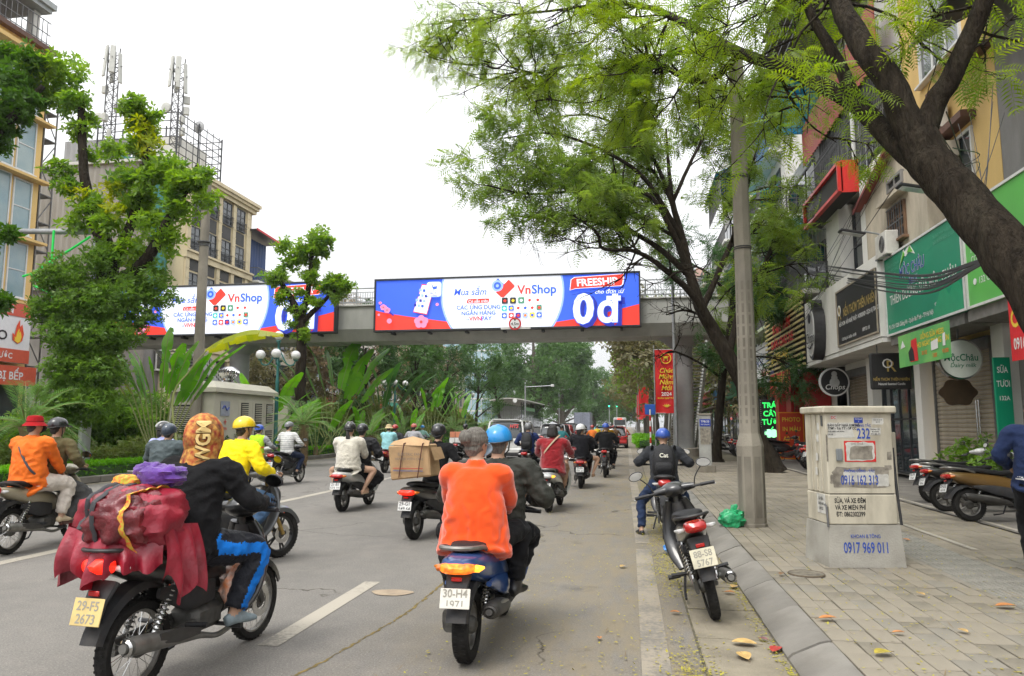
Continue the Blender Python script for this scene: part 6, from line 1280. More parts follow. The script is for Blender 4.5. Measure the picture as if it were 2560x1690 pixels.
 P('headlamp',lambda g: g.tube([(0,.49,.985),(0,.53,.975),(0,.545,.97)],[(.10,.055),(.085,.05),(.02,.015)],14,up=(0,0,1)),M_clear)
 # fork and front fender
 P('fork',lambda g: [g.tube([(s*.075,fa-.165,Rw+.34),(s*.075,fa,Rw)],[.022,.026] if kind != 'under' else [.018,.022],10) for s in (-1,1)]+[g.tube([(0,fa-.15,Rw+.36),(0,.42,.95)],.026,8)],M_gold if kind == 'sport' else M_eng)
 def ffen(g):
  rings = []
  for a in np.linspace(R(20),R(165),13):
   r = Rw+.025; y,z = fa+r*math.cos(a),Rw+r*math.sin(a); c = .075 if kind == 'scooter' else .06
   rings.append([(x,y+dr*math.cos(a),z+dr*math.sin(a)) for x,dr in ((-c,-.05),(-c*.8,0),(0,.022),(c*.8,0),(c,-.05),(c*.75,-.045),(0,.012),(-c*.75,-.045))])
  g.ring_loft(rings)
 P('front_fender',ffen,pm)
 def rfen(g):
  rings = []
  for a,ex in zip(np.linspace(R(60),R(164),14),np.linspace(0,1,14)):
   r = Rw+.045+.05*ex; y,z = ra+r*math.cos(a),Rw+r*math.sin(a)+.06*(1-ex); c = (.085 if kind == 'scooter' else .07)*(1-.25*max(0,ex-.6))
   rings.append([(x,y+dr*math.cos(a),z+dr*math.sin(a)) for x,dr in ((-c,-.045),(-c*.85,0),(0,.018),(c*.85,0),(c,-.045),(c*.75,-.035),(0,.008),(-c*.75,-.035))])
  g.ring_loft(rings)
 P('rear_fender',rfen,M_plas)
 P('plate_holder',lambda g: g.tube([(0,-.86,.70),(0,-.93,.60),(0,-.955,.50)],[(.09,.03),(.075,.02),(.06,.015)],12,up=(0,1,0),pw=3),M_plas)
 # tail lamp
 tl = P('tail_lamp',lambda g: g.tube([(0,-.90,.735 if kind == 'scooter' else .80+.0),(0,-.955,.735 if kind == 'scooter' else .80),(0,-.985,.728 if kind == 'scooter' else .795)],[(.118,.05),(.11,.043),(.05,.015)] if kind == 'scooter' else [(.095,.05),(.085,.042),(.03,.012)],20,up=(0,0,1),pw=2.8),(lit if not isinstance(lit,bool) else M_lit) if lit else (tail or M_lamp))
 zt = .735 if kind == 'scooter' else .79
 for s in (-1,1):
  on = (blink == s); i_ = P('indicator_%s' % ('a' if s < 0 else 'b'),lambda g,s=s: g.tube([(s*.09,-.885,zt-.005),(s*.135,-.90,zt-.005),(s*.165,-.87,zt)],[(.03,.03),(.028,.028),(.008,.01)] if kind == 'scooter' else [(.016,.016),(.02,.02),(.006,.008)],10,up=(0,0,1)),M_amberlit if on else (M_amber if kind == 'scooter' else M_clear)); i_.name = 'indicator'
 P('reflector',lambda g: g.box((0,-.945,.655),(.07,.012,.03),.004),M_lamp)
 # plate
 if plate:
  px = P('number_plate',lambda g: g.box((0,-.985,.565),(.195,.006,.145),.003,rx=R(-14)),pmat or M_plate)
  nn = V(0,-math.cos(R(14)),-math.sin(R(14)))*0+V(0,-math.cos(R(14)),math.sin(R(14))); upv = V(0,math.sin(R(14)),math.cos(R(14)))
  c0 = V(0,-.985,.565 if kind != 'scooter' else .5226)+nn*.005
  if kind == 'scooter': px.location.z = -.035
  for j,tx_ in enumerate(plate):
   text_on('plate_lettering',tx_,.070,pink or M_ink,px,c0+upv*(.034 if j == 0 else -.034),(1,0,0),upv,.012,sx=.92)
 # exhaust on the right
 def ex(g):
  if kind == 'scooter':
   g.tube([(.17,-.10,.25),(.175,-.22,.29),(.18,-.45,.335),(.185,-.72,.375),(.186,-.78,.38)],[.025,.05,.066,.066,.05],16,res=16); g.tube([(.186,-.77,.379),(.187,-.82,.385)],.024,10)
  else:
   g.tube([(.12,.18,.22),(.13,.0,.20),(.15,-.2,.25),(.165,-.4,.30),(.172,-.75,.345),(.174,-.86,.355)],[.018,.018,.022,.045,.054,.048],16,res=22); g.tube([(.174,-.85,.355),(.175,-.91,.36)],.026,10)
 P('exhaust',ex,M_exh if kind != 'under' else M_shield)
 def exs(g):
  if kind == 'scooter': g.tube([(.215,-.30,.325),(.225,-.5,.355),(.225,-.66,.38)],[(.012,.03),(.014,.052),(.012,.035)],12,up=(0,0,1),pw=3)
  else: g.tube([(.20,-.28,.30),(.212,-.48,.33),(.214,-.66,.35)],[(.008,.02),(.01,.042),(.008,.03)],12,up=(0,0,1),pw=3)
 P('heat_shield',exs,M_shield if kind == 'scooter' else M_exh)
 P('exhaust_tip',lambda g: g.torus((.186 if kind == 'scooter' else .175,-.795 if kind == 'scooter' else -.885,.382 if kind == 'scooter' else .358),.036,[(.012,0),(0,.012),(-.012,0),(0,-.012)],'Y',16),M_chrome if kind == 'under' else M_exh)
 if kind == 'scooter':
  P('engine',lambda g: (g.box((0,-.30,.33),(.20,.30,.17),.05),g.tube([(-.12,-.08,.31),(-.125,-.35,.31),(-.125,-.66,.27)],[(.045,.075),(.05,.085),(.045,.085)],14,up=(0,0,1),pw=3,res=12)),M_eng)
 else:
  P('chain_case',lambda g: g.tube([(-.085,-.05,.32),(-.09,-.35,.31),(-.09,-.68,.285)],[(.018,.055),(.018,.05),(.018,.055)],12,up=(0,0,1),pw=3),M_eng)
  P('swing_arm',lambda g: [g.tube([(s*.075,-.08,.33),(s*.08,-.4,.31),(s*.075,-.64,Rw)],.02,8) for s in (-1,1)],M_eng)
  P('foot_peg',lambda g: (g.tube([(-.25,.06,.255),(.25,.06,.255)],.014,8),[g.tube([(s*.16,.06,.255),(s*.27,.06,.255)],.022,8) for s in (-1,1)],[g.tube([(s*.1,-.28,.33),(s*.25,-.28,.34)],.016,8) for s in (-1,1)]),M_blackp)
 for s in ((-1,1) if kind != 'scooter' or detail else (1,)):
  sx_ = .105 if kind == 'scooter' else .10
  def shk(g,s=s,sx_=sx_):
   a,b = (s*sx_,-.42,.62),(s*sx_,-.60,.30); g.tube([a,b],.016,8); coil(g,V(*a)*.92+V(*b)*.08,V(*a)*.22+V(*b)*.78,.028,9,.0065)
  q = P('shock_absorber_%d' % s,shk,M_chrome if not (label and 'dark' in label) else M_eng); q.name = 'shock_absorber'
 if rack:
  P('grab_rail',lambda g: g.tube([(.115,-.55,.80),(.135,-.72,.86),(.12,-.90,.885),(.05,-.965,.89),(-.05,-.965,.89),(-.12,-.90,.885),(-.135,-.72,.86),(-.115,-.55,.80)],[(.012,.012)]*8 if kind != 'scooter' else [(.014,.018)]*8,8,res=30),M_shield if kind == 'scooter' else M_blackp)
 # bars
 def bars(g):
  h = S['hand']; g.tube([(-h[0]-.06,h[1]-.02,h[2]),(-.16,.34,.985),(0,.37,.975),(.16,.34,.985),(h[0]+.06,h[1]-.02,h[2])],.012,8,res=16)
 P('handlebar',bars,M_blackp)
 for s in (-1,1):
  q = P('grip_%d' % s,lambda g,s=s: g.tube([(s*(S['hand'][0]-.07),S['hand'][1]+.01,S['hand'][2]),(s*(S['hand'][0]+.065),S['hand'][1]-.022,S['hand'][2])],.017,10),M_blackp); q.name = 'grip'
  q = P('brake_lever_%d' % s,lambda g,s=s: g.tube([(s*.2,.36,.985),(s*.28,.37,.975),(s*.40,.325,.965)],[.008,.006,.005],6),M_chrome); q.name = 'brake_lever'
  if mirrors:
   q = P('mirror_%d' % s,lambda g,s=s: (g.tube([(s*.2,.345,1.0),(s*.23,.33,1.08),(s*.31,.31,1.17)],.006,6,res=8),g.tube([(s*.33,.315,1.19),(s*.33,.30,1.19),(s*.33,.285,1.19)],[(.055,.03),(.072,.045),(.07,.043)],18,up=(.2*s,0,1))),M_blackp); q.name = 'mirror'
   gq = P('mirror_glass_%d' % s,lambda g,s=s: g.tube([(s*.33,.284,1.19),(s*.33,.282,1.19)],[(.064,.038),(.064,.038)],18,up=(.2*s,0,1)),M_mirror,q); gq.name = 'glass'
 P('side_stand',lambda g: g.tube([(-.12,-.02,.26),(-.16,-.06,.12) if True else 0,(-.17,-.2,.10)],.012,6),M_blackp)
 for a_ in list(T.children):
  if '.' not in a_.name and False: pass
 return T
# ================================================================== people
PENDING = []
M_skin = mat('skin',(.46,.28,.19),.55,var=.10,scale=9,spec=.35)
M_hairb = mat('black_hair',(.018,.015,.014),.45,var=.3,scale=30,bump=.5,bscale=90,stretch=(6,6,.8))
M_hairg = mat('grey_hair',(.25,.23,.20),.5,var=.45,scale=22,bump=.7,bscale=80,stretch=(5,5,1),col2=(.10,.085,.07))
M_eye = mat('eye_dark',(.03,.025,.02),.3,var=0)
M_lip = mat('lip',(.38,.15,.12),.5,var=.1)
def fab(nm,c,bump=.5,bs=26,var=.16,rough=.9,sheen=.04,col2=None,scale=7):
 return mat('cloth_'+nm,c,rough,var=var,scale=scale,bump=bump,bscale=bs,sheen=sheen,spec=.12,col2=col2)
def ik(a,b,l1,l2,pole):
 a,b = V(*a),V(*b); d = b-a; L_ = np.linalg.norm(d); L2 = min(L_,(l1+l2)*.995); t = nrm(d)
 if L_ > L2: b = a+t*L2
 x = (l1*l1-l2*l2+L2*L2)/(2*L2); h = math.sqrt(max(l1*l1-x*x,1e-6)); p = V(*pole); p = p-t*np.dot(p,t); return a+t*x+nrm(p)*h,b
def hand_mesh(g,w_,d,ax_,curl,side,s=1.):
 """palm and five fingers; d = forearm direction, ax_ = knuckle row direction (towards the thumb side), closes about ax_."""
 d = nrm(d); ax_ = nrm(ax_-d*np.dot(ax_,d)); n_ = nrm(np.cross(d,ax_))*side      # back of the hand
 g.tube([w_-d*.03*s,w_+d*.02*s,w_+d*.06*s,w_+d*.092*s],[(.026*s,.021*s),(.034*s,.018*s),(.042*s,.016*s),(.040*s,.013*s)],12,up=n_,pw=2.4,res=8)
 for i,(o,l) in enumerate(((.030,.078),(.010,.086),(-.011,.080),(-.031,.062))):
  p = w_+d*.088*s+ax_*o*s; P_ = [p]; a = curl*.45
  for f in (.45,.30,.25):
   dd = d*math.cos(a)-n_*math.sin(a); p = p+dd*l*f*s; P_.append(p); a += curl*.75
  g.tube(P_,[.0092*s,.0088*s,.008*s,.006*s],8,up=n_)
 p0 = w_+d*.025*s+ax_*.032*s; p1 = p0+(ax_*.7+d*.6-n_*.35)*.034*s; p2 = p1+(d*.75+ax_*.1-n_*.6)*.03*s; p3 = p2+(d*.55-ax_*.25-n_*.7)*.024*s
 g.tube([p0,p1,p2,p3],[.014*s,.0115*s,.010*s,.007*s],8,up=n_)
def person(label,loc,rz,hip=(0,0,.86),lean=8,hands=None,feet=None,mats=None,bulk=1.,girth=1.,vox=.016,head=(0,0),sleeve='long',leg='long',hem=.0,hemw=1.,gripbar=True,group=None,size=.96,elbow=.25,shoe='shoe',knee=0.,collar=True,hat=None,hair=None,mask=None,shoes_dir=None,tight=1.,twist=0.,paintfn=None,gloves=None,pole_leg=None,sh=1.,cat='person',hz=None,roll=0.,wr=1.,hoodup=False,arm_pole=None):
 """mats: dict top, leg, shoe (skin implied). hip/hands/feet are local to loc, rz (forward = +Y)."""
 T = thing('person',label,cat,loc,rz,group)
 top,lg_,sh_ = mats['top'],mats['leg'],mats['shoe']; slots = [top,lg_,mats.get('skin',M_skin),sh_]+([gloves] if gloves else [])+mats.get('extra',[])
 H = V(*hip); a = R(lean); s_ = V(math.sin(R(roll)),math.sin(a),math.cos(a)); s_ = nrm(s_); s2 = nrm(s_+V(0,-.10,.12)); fw_ = nrm(np.cross(s_,V(-1,0,0)))*1.0
 tw = R(twist); rt_ = V(math.cos(tw),math.sin(tw),0); z_ = size; b = bulk
 fwd = np.cross(V(0,0,1),rt_)
 c1 = H+s_*.16*z_-V(0,.025,0); c2 = H+s_*.33*z_-V(0,.028,0); c3 = H+s_*.45*z_-V(0,.012,0); nk = H+s_*.52*z_+s2*.03*z_; hc = nk+s2*.085*z_+V(0,.022,.0)+V(0,0,.075*z_)
 g = G(); g.mi = 0; q = girth
 # torso
 g.tube([H-s_*.10,H-s_*.03,H+s_*.06*z_,c1,c2,c3,H+s_*.505*z_,nk],[(.10*q,.09),(.165*q*b,.135*q*b),(.165*q*b,.128*q*b),(.160*q*b,.118*q*b),(.172*b,.118*q*b),(.178*b*sh,.108*b),(.125*b*sh,.082*b),(.062,.06)],20,up=fwd,res=22)
 if hem:   # garment falling below the hips
  g.tube([c2,c1,H+s_*.03,H-s_*.06-V(0,0,.02),H-V(0,0,hem)-V(0,.02,0)],[(.165*q*b,.118*q*b),(.176*q*b*hemw,.135*q*b),(.185*q*b*hemw,.155*q*b),(.20*q*b*hemw,.17*q*b),(.205*q*b*hemw,.175*q*b)],20,up=fwd,res=10)
 if collar: g.tube([nk-s2*.03,nk+s2*.025],[.082,.070],16)
 S_ = [c3+rt_*sg*.172*b*sh+s_*.025*z_ for sg in (-1,1)]
 ua,fa_,th,ca = .275*z_,.255*z_,.43*z_,.42*z_
 hands = hands or [(-.2,.2,H[2]),(.2,.2,H[2])]; feet = feet or [(-.1,0,0),(.1,0,0)]
 HM = G(); hm_i = 4 if gloves else 2
 for i,sg in enumerate((-1,1)):
  W_ = V(*hands[i]); ap = arm_pole[i] if arm_pole else (sg*(.6+elbow),-.55,-.75)
  wr_t = W_-nrm(W_-S_[i])*.05 if gripbar else W_
  E_,W2 = ik(S_[i],wr_t,ua,fa_,ap); fd = nrm(W2-E_); k = (1+(b-1)*1.2)*tight
  g.mi = 0; g.tube([c3+rt_*sg*.06,S_[i],(S_[i]+E_)/2,E_],[.075*k,.066*k,.055*k,.049*k],14,res=12)
  if sleeve == 'long': g.tube([E_-nrm(E_-S_[i])*.02,E_+fd*.02,(E_+W2)/2,W2-fd*.02],[.047*k,.050*k,.045*k,.038*k],14,res=10)
  elif sleeve == 'short': g.mi = 2; g.tube([E_-nrm(E_-S_[i])*.09,E_,(E_+W2)/2,W2],[.040,.041,.037,.026],12,res=10)
  g.mi = hm_i; g.tube([W2-fd*.07,W2+fd*.01],[.028,.025],10)
  HM.mi = hm_i; hd = fd; axk = rt_*(-sg) if gripbar else nrm(V(-sg*.6,.2,.6))
  if gripbar: hd = nrm(fd*.6+fwd*.6-V(0,0,.25))
  hand_mesh(HM,W2+fd*.015,hd,axk,1.05 if gripbar else .5,1 if sg < 0 else -1,z_)
  if gripbar is None: pass
  # legs
  hj = H+rt_*sg*.092*q-s_*.03; A_ = V(*feet[i])+V(0,0,.085); pl = pole_leg[i] if pole_leg else (sg*(.35+knee),.75,.75)
  K_,A2 = ik(hj,A_,th,ca,pl); lk = tight if leg != 'wide' else 1.25
  g.mi = 2 if leg == 'bare' else 1
  cd = nrm(A2-K_)
  if leg == 'short':
   g.mi = 1; g.tube([hj,hj*.5+K_*.5],[.10*q,.094],14); g.mi = 2; g.tube([hj*.65+K_*.35,hj*.3+K_*.7,K_,K_+cd*.10,(K_+A2)/2,A2-cd*.05,A2],[.07,.066,.056,.058,.053,.036,.034],14,res=18)
  elif leg == 'bare':
   g.tube([hj,hj*.5+K_*.5,K_,K_+cd*.10,(K_+A2)/2,A2-cd*.05,A2],[.088*q,.078,.056,.058,.053,.036,.034],14,res=18)
  else:
   g.tube([hj,hj*.55+K_*.45,K_,(K_+A2)/2,A2-cd*.03],[.102*q*lk,.088*lk,.068*lk,.062*lk,.055*lk],16,res=18)
   g.mi = 2; g.tube([A2-cd*.06,A2+cd*.03],[.034,.032],10)
  fdv = nrm(V(*(shoes_dir[i] if shoes_dir else (sg*.18,1,-.05)))); sole = V(0,0,-.055)
  g.mi = 2 if shoe == 'sandal' else 3
  hl = A2+cd*.02-fdv*.055+sole*.75; toe = A2+fdv*.165+sole*1.05
  g.tube([hl,A2+sole*.75+fdv*.03,A2+fdv*.10+sole*.95,toe],[(.034,.040),(.038,.042),(.044,.032),(.030,.018)],14,up=(0,0,1),res=12)
  if shoe == 'boot': g.tube([A2-cd*.07,A2+cd*.03],[.05,.047],12)
  if shoe == 'sandal': g.mi = 3; g.tube([hl-V(0,0,.035),A2+fdv*.05+sole*1.55,toe+V(0,0,-.022)],[(.038,.010),(.045,.010),(.036,.008)],12,up=(0,0,1))
 # neck and head
 g.mi = 2; g.tube([nk-s2*.03,nk+s2*.03,hc-V(0,.015,.05*z_)],[.058,.052,.052],12)
 hy,hp = R(head[0]),R(head[1]); HR = Matrix.Rotation(hy,3,'Z') @ Matrix.Rotation(hp,3,'X')
 def HP(p): return hc+np.array(HR @ Vector(tuple(v*z_ for v in p)))
 hg = G()
 hg.ball((0,-.008,.022),(.078,.094,.092),18,14); hg.tube([(0,.02,.02),(0,.035,-.04),(0,.045,-.085),(0,.05,-.105)],[(.07,.07),(.062,.058),(.045,.042),(.022,.02)],14,up=(0,1,0))
 hg.tube([(0,.078,.025),(0,.098,-.005),(0,.105,-.022),(0,.085,-.033)],[(.008,.008),(.012,.012),(.016,.012),(.014,.006)],8,up=(0,1,0))
 for sg in (-1,1): hg.ball((sg*.078,-.002,-.005),(.012,.022,.032),8,6)
 g.mi = 2; g.add([HP(p) for p in hg.v],hg.f)
 fc = G()
 for sg in (-1,1):
  fc.ball((sg*.031,.084,.008),(.014,.006,.0065),8,6); fc.ball((sg*.032,.086,.030),(.02,.005,.004),8,6)
 fo = G(); fo.add([HP(p) for p in fc.v],fc.f); fo.build('eyes',M_eye,T)
 if not mask:
  lp = G(); lp.ball((0,.092,-.052),(.022,.007,.006),8,6); fo = G(); fo.add([HP(p) for p in lp.v],lp.f); fo.build('lips',M_lip,T)
 PENDING.append((T,g,slots,vox,HM,paintfn,(H,s_,fwd,rt_,[]),wr))
 def HB(nm,build,m,par=None):
  q_ = G(); build(q_); o = G(); o.add([HP(p) for p in q_.v],q_.f); return o.build(nm,m,par or T)
 if mask: HB('face_mask',lambda q_: q_.tube([(0,.095,.005),(0,.118,-.03),(0,.108,-.06),(0,.07,-.098)],[(.052,.012),(.058,.02),(.055,.022),(.03,.01)],14,up=(0,1,0),res=10),mask); HB('mask_strap',lambda q_: [q_.tube([(sg*.055,.08,-.015),(sg*.083,.015,.0),(sg*.083,-.015,.01)],.0025,5) for sg in (-1,1)],mask)
 if hair:
  kd,hm = hair
  def hf(q_):
   if kd == 'hang':
    q_.tube([(0,-.02,.0),(0,-.06,-.03),(0,-.075,-.08),(0,-.07,-.15)],[(.088,.085),(.09,.06),(.08,.045),(.06,.03)],16,up=(0,1,0),res=12)
   elif kd == 'pony':
    q_.ball((0,-.02,.02),(.084,.092,.09),16,10,zmin=-.75); q_.tube([(0,-.08,-.02),(0,-.115,-.06),(.01,-.11,-.16),(.015,-.10,-.28),(.0,-.10,-.36)],[.022,.032,.04,.032,.010],12,res=18)
   elif kd == 'bob':
    q_.ball((0,-.015,.03),(.098,.108,.10),18,10,zmin=-.3); q_.tube([(0,-.02,.05),(0,-.025,-.03),(0,-.03,-.09),(0,-.03,-.125)],[(.095,.10),(.11,.108),(.118,.105),(.10,.085)],20,up=(0,1,0),res=12)
   elif kd == 'bun':
    q_.ball((0,-.02,.032),(.093,.108,.098),40,26,zmin=-.8); q_.tube([(0,-.03,-.03),(0,-.055,-.07),(0,-.05,-.10)],[(.085,.07),(.07,.05),(.045,.03)],16,up=(0,1,0)); q_.ball((-.01,-.118,.04),(.062,.054,.058),26,18); q_.torus((-.01,-.13,.04),.038,[(.022,0),(0,.02),(-.02,0),(0,-.02)],'Y',16)
   else:
    q_.ball((0,-.018,.03),(.084,.098,.092),18,10,zmin=-.55); q_.tube([(0,-.03,-.01),(0,-.055,-.05),(0,-.05,-.085)],[(.08,.06),(.066,.045),(.045,.03)],14,up=(0,1,0))
  o = HB('hair',hf,hm)
  for v in o.data.vertices: v.co += v.normal*(.006*mnoise.noise(Vector((v.co.x*26,v.co.y*26,v.co.z*60)))+.004*mnoise.noise(v.co*90))
 if hat:
  kd,m1,m2 = hat
  if kd in ('half','open','stripe','peak'):
   zm = -.12 if kd != 'open' else -.30
   def sh1(q_):
    rings = []; n_ = 26
    for t in np.linspace(0,1,12):
     ring = []
     for p in np.linspace(0,2*PI,n_,endpoint=False):
      low = zm-(.16 if kd != 'open' else .42)*max(0,-math.sin(p))**1.5      # deeper at the back
      zz = low+(1.0-low)*t; el = math.asin(max(-.99,min(.998,zz))); c_ = math.cos(el)
      ring.append((.118*c_*math.cos(p),-.005+.138*c_*math.sin(p),.035+.122*math.sin(el)))
     rings.append(ring)
    rings.append([(0.118*.04*math.cos(p),-.005+.138*.04*math.sin(p),.158) for p in np.linspace(0,2*PI,n_,endpoint=False)])
    q_.ring_loft(rings)
   hl_ = HB('helmet',sh1,m1)
   HB('helmet_trim',lambda q_: q_.tube([(.1185*math.cos(p),-.005+.1385*math.sin(p),.035+.122*((zm-(.16 if kd != 'open' else .42)*max(0,-math.sin(p))**1.5))) for p in np.linspace(0,2*PI,30)],.006,6,cap=False),m2,hl_)
   HB('peak',lambda q_: q_.tube([(0,.10,.035),(0,.145,.028),(0,.18,.012)],[(.095,.008),(.085,.008),(.05,.004)],14,up=(0,0,1),res=8),m2,hl_)
   HB('chin_strap',lambda q_: [q_.tube([(sg*.10,.0,.01),(sg*.085,.02,-.06),(sg*.03,.045,-.115)],.006,6) for sg in (-1,1)],M_blackp,hl_)
   if kd == 'stripe': HB('helmet_stripe',lambda q_: [q_.tube([(x0*.8,.135*math.cos(t)-.005,.035+.126*math.sin(t)) for t in np.linspace(.5,2.9,14)],[(.012,.003)]*14,8,up=(1,0,0)) for x0 in (-.04,.04)],mats['stripe'],hl_)
  elif kd == 'bucket':
   h_ = HB('hat',lambda q_: q_.lathe([(.150,.0),(.155,-.004),(.108,.045),(.104,.05),(.100,.10),(.085,.128),(.03,.138),(.002,.139)],(0,-.005,.0),n=26),m1)
   HB('hat_band',lambda q_: q_.lathe([(.107,.046),(.1065,.062)],(0,-.005,0),n=26,cap=False),m2,h_)
  elif kd == 'bowl':
   h_ = HB('hat',lambda q_: (q_.ball((0,-.005,.035),(.108,.122,.115),22,10,zmin=-.1),q_.lathe([(.108,.028),(.135,.012),(.138,.006),(.106,.018)],(0,-.005,0),n=24,cap=False)),m1)
  elif kd == 'cap':
   h_ = HB('cap',lambda q_: q_.ball((0,-.005,.035),(.106,.122,.115),22,10,zmin=-.15),m1); HB('cap_peak',lambda q_: q_.tube([(0,.09,.03),(0,.15,.03),(0,.21,.012)],[(.09,.006),(.08,.006),(.045,.003)],14,up=(0,0,1),res=8),m1,h_)
 T['hc'] = [float(v) for v in hc]
 return T
def flush_people():
 """Fuse each figure's volumes into one skin, carry colours over from the nearest volume, add fabric folds and the hands."""
 from mathutils.bvhtree import BVHTree
 tmp = []
 for T,g,slots,vox,HM,pf,fr,wr in PENDING:
  me = bpy.data.meshes.new('tmp'); me.from_pydata(g.v,[],g.f); o = bpy.data.objects.new('tmp',me); COL.objects.link(o)
  r = o.modifiers.new('r','REMESH'); r.mode = 'VOXEL'; r.voxel_size = vox; r.adaptivity = 0
  s = o.modifiers.new('s','SMOOTH'); s.factor = .5; s.iterations = 5 if vox < .02 else 3
  tmp.append(o)
 dg = bpy.context.evaluated_depsgraph_get()
 for o,(T,g,slots,vox,HM,pf,fr,wr) in zip(tmp,PENDING):
  me = bpy.data.meshes.new_from_object(o.evaluated_get(dg)); nv = len(me.vertices); nf = len(me.polygons)
  co = np.empty(nv*3,np.float32); me.vertices.foreach_get('co',co); co = co.reshape(-1,3)
  no = np.empty(nv*3,np.float32); me.vertices.foreach_get('normal',no); no = no.reshape(-1,3)
  cen = np.empty(nf*3,np.float32); me.polygons.foreach_get('center',cen); cen = cen.reshape(-1,3)
  fn_ = np.empty(nf*3,np.float32); me.polygons.foreach_get('normal',fn_); fn_ = fn_.reshape(-1,3); bv = BVHTree.FromPolygons(g.v,g.f); mi = np.zeros(nf,np.int32); gm = g.m
  for i in range(nf): mi[i] = gm[bv.find_nearest(cen[i])[2]]
  # folds: sheared noise, only on cloth
  cloth = np.zeros(nv,bool); lv = np.empty(nf*4,np.int32)
  if len(me.loops) == nf*4:
   me.loops.foreach_get('vertex_index',lv); cl = np.isin(mi,(0,1)); cloth[lv.reshape(-1,4)[cl].ravel()] = True
   sk = ~cl; cloth[lv.reshape(-1,4)[sk].ravel()] = False
  wr,dr = wr if isinstance(wr,tuple) else (wr,0.); amp = .0075*wr; sd = rnd.uniform(0,50); H0 = fr[0]
  for i in np.nonzero(cloth)[0]:
   x,y,z = co[i]; n1 = mnoise.noise((x*9+sd,y*9+z*5,z*13-y*6)); n2 = mnoise.noise((x*22,y*22+sd,z*26-x*9))
   k = amp*(1.3*(1-abs(n1)*2.2)+.5*n2)
   if dr: k += dr*min(1.,max(0.,(H0[2]+.42-z)/.45))*math.sin(8*math.atan2(x-H0[0],H0[1]-y)+5*n1+2*z)
   co[i] += no[i]*float(k)
  me.vertices.foreach_set('co',co.ravel())
  if pf: fr[4].append(fn_); mi = pf(cen,mi,fr)
  bm = bmesh.new(); bm.from_mesh(me); bm.faces.ensure_lookup_table()
  for f,k in zip(bm.faces,mi): f.material_index = int(k); f.smooth = True
  off = [bm.verts.new(p) for p in HM.v]
  for f,k in zip(HM.f,HM.m):
   try: q = bm.faces.new([off[j] for j in f]); q.material_index = k; q.smooth = True
   except ValueError: pass
  m2 = bpy.data.meshes.new('body'); bm.to_mesh(m2); bm.free(); bpy.data.meshes.remove(me)
  for s in slots: m2.materials.append(s)
  bo = bpy.data.objects.new('body',m2); COL.objects.link(bo); bo.parent = T
 for o in tmp: me = o.data; bpy.data.objects.remove(o); bpy.data.meshes.remove(me)
 PENDING.clear()
def ride(bk,kind,label,seat=1,steer=True,**k):
 """A rider (seat 1) or passenger (seat 2) on a bike; the pose follows the bike's grips and pegs."""
 S = SPEC[kind]; hip = k.pop('hip',S['hip'] if seat == 1 else S['hip2']); h = S['hand']; f = S['foot'] if seat == 1 else S['peg']
 k.setdefault('lean',8 if seat == 1 else 6); k.setdefault('shoe','shoe')
 hands = k.pop('hands',[(-h[0],h[1]-.03,h[2]+.022),(h[0],h[1]-.03,h[2]+.022)] if seat == 1 else [(-.19,-.12,1.0),(.19,-.12,1.0)])
 feet = k.pop('feet',[(-f[0],f[1],f[2]-.03),(f[0],f[1],f[2]-.03)])
 k.setdefault('gripbar',seat == 1)
 o = person(label,bk.location,bk.rotation_euler[2],hip=hip,hands=hands,feet=feet,**k)
 return o
# ================================================================== the riders and their bikes
F = fab
BLK = F('black',(.012,.012,.013),var=.3); DNV = F('dark_navy',(.02,.028,.055)); GRYP = F('grey_trousers',(.075,.075,.075)); JEAN = F('jeans',(.05,.095,.17),var=.3)
SH_B = mat('black_leather',(.018,.017,.017),.4,var=.2,scale=16,coat=.2); SH_G = mat('grey_sneaker',(.20,.25,.27),.7,var=.2,scale=20); SH_T = mat('tan_shoe',(.50,.40,.27),.6,var=.15); SH_BR = mat('brown_leather',(.10,.035,.025),.35,var=.2,coat=.3); SH_W = mat('white_shoe',(.6,.6,.57),.6,var=.1)
def pnt(nm,c,r=.3): return mat('helmet_'+nm,c,r,var=.06,scale=9,coat=.5,dirt=.08)
HB_,HRED,HBLU,HYEL,HSIL,HNAV,HWHT,HPNK,HSKY = pnt('black',(.015,.015,.017)),pnt('red',(.36,.025,.02)),pnt('blue',(.03,.09,.42)),pnt('yellow',(.80,.56,.01)),pnt('silver',(.16,.165,.17)),pnt('navy',(.03,.045,.07)),pnt('white',(.72,.72,.71)),pnt('pink',(.50,.12,.09)),pnt('sky',(.02,.25,.60))
P_blk,P_wht,P_blu,P_red,P_beige,P_gold,P_gry,P_slv = paint('black',(.015,.015,.016)),paint('white',(.55,.55,.53)),paint('blue',(.025,.075,.24)),paint('red',(.36,.015,.02)),paint('beige',(.33,.29,.20)),paint('bronze',(.21,.12,.035),.3,.4),paint('grey',(.11,.115,.12),.35,.3),paint('silver',(.33,.34,.34),.3,.4)
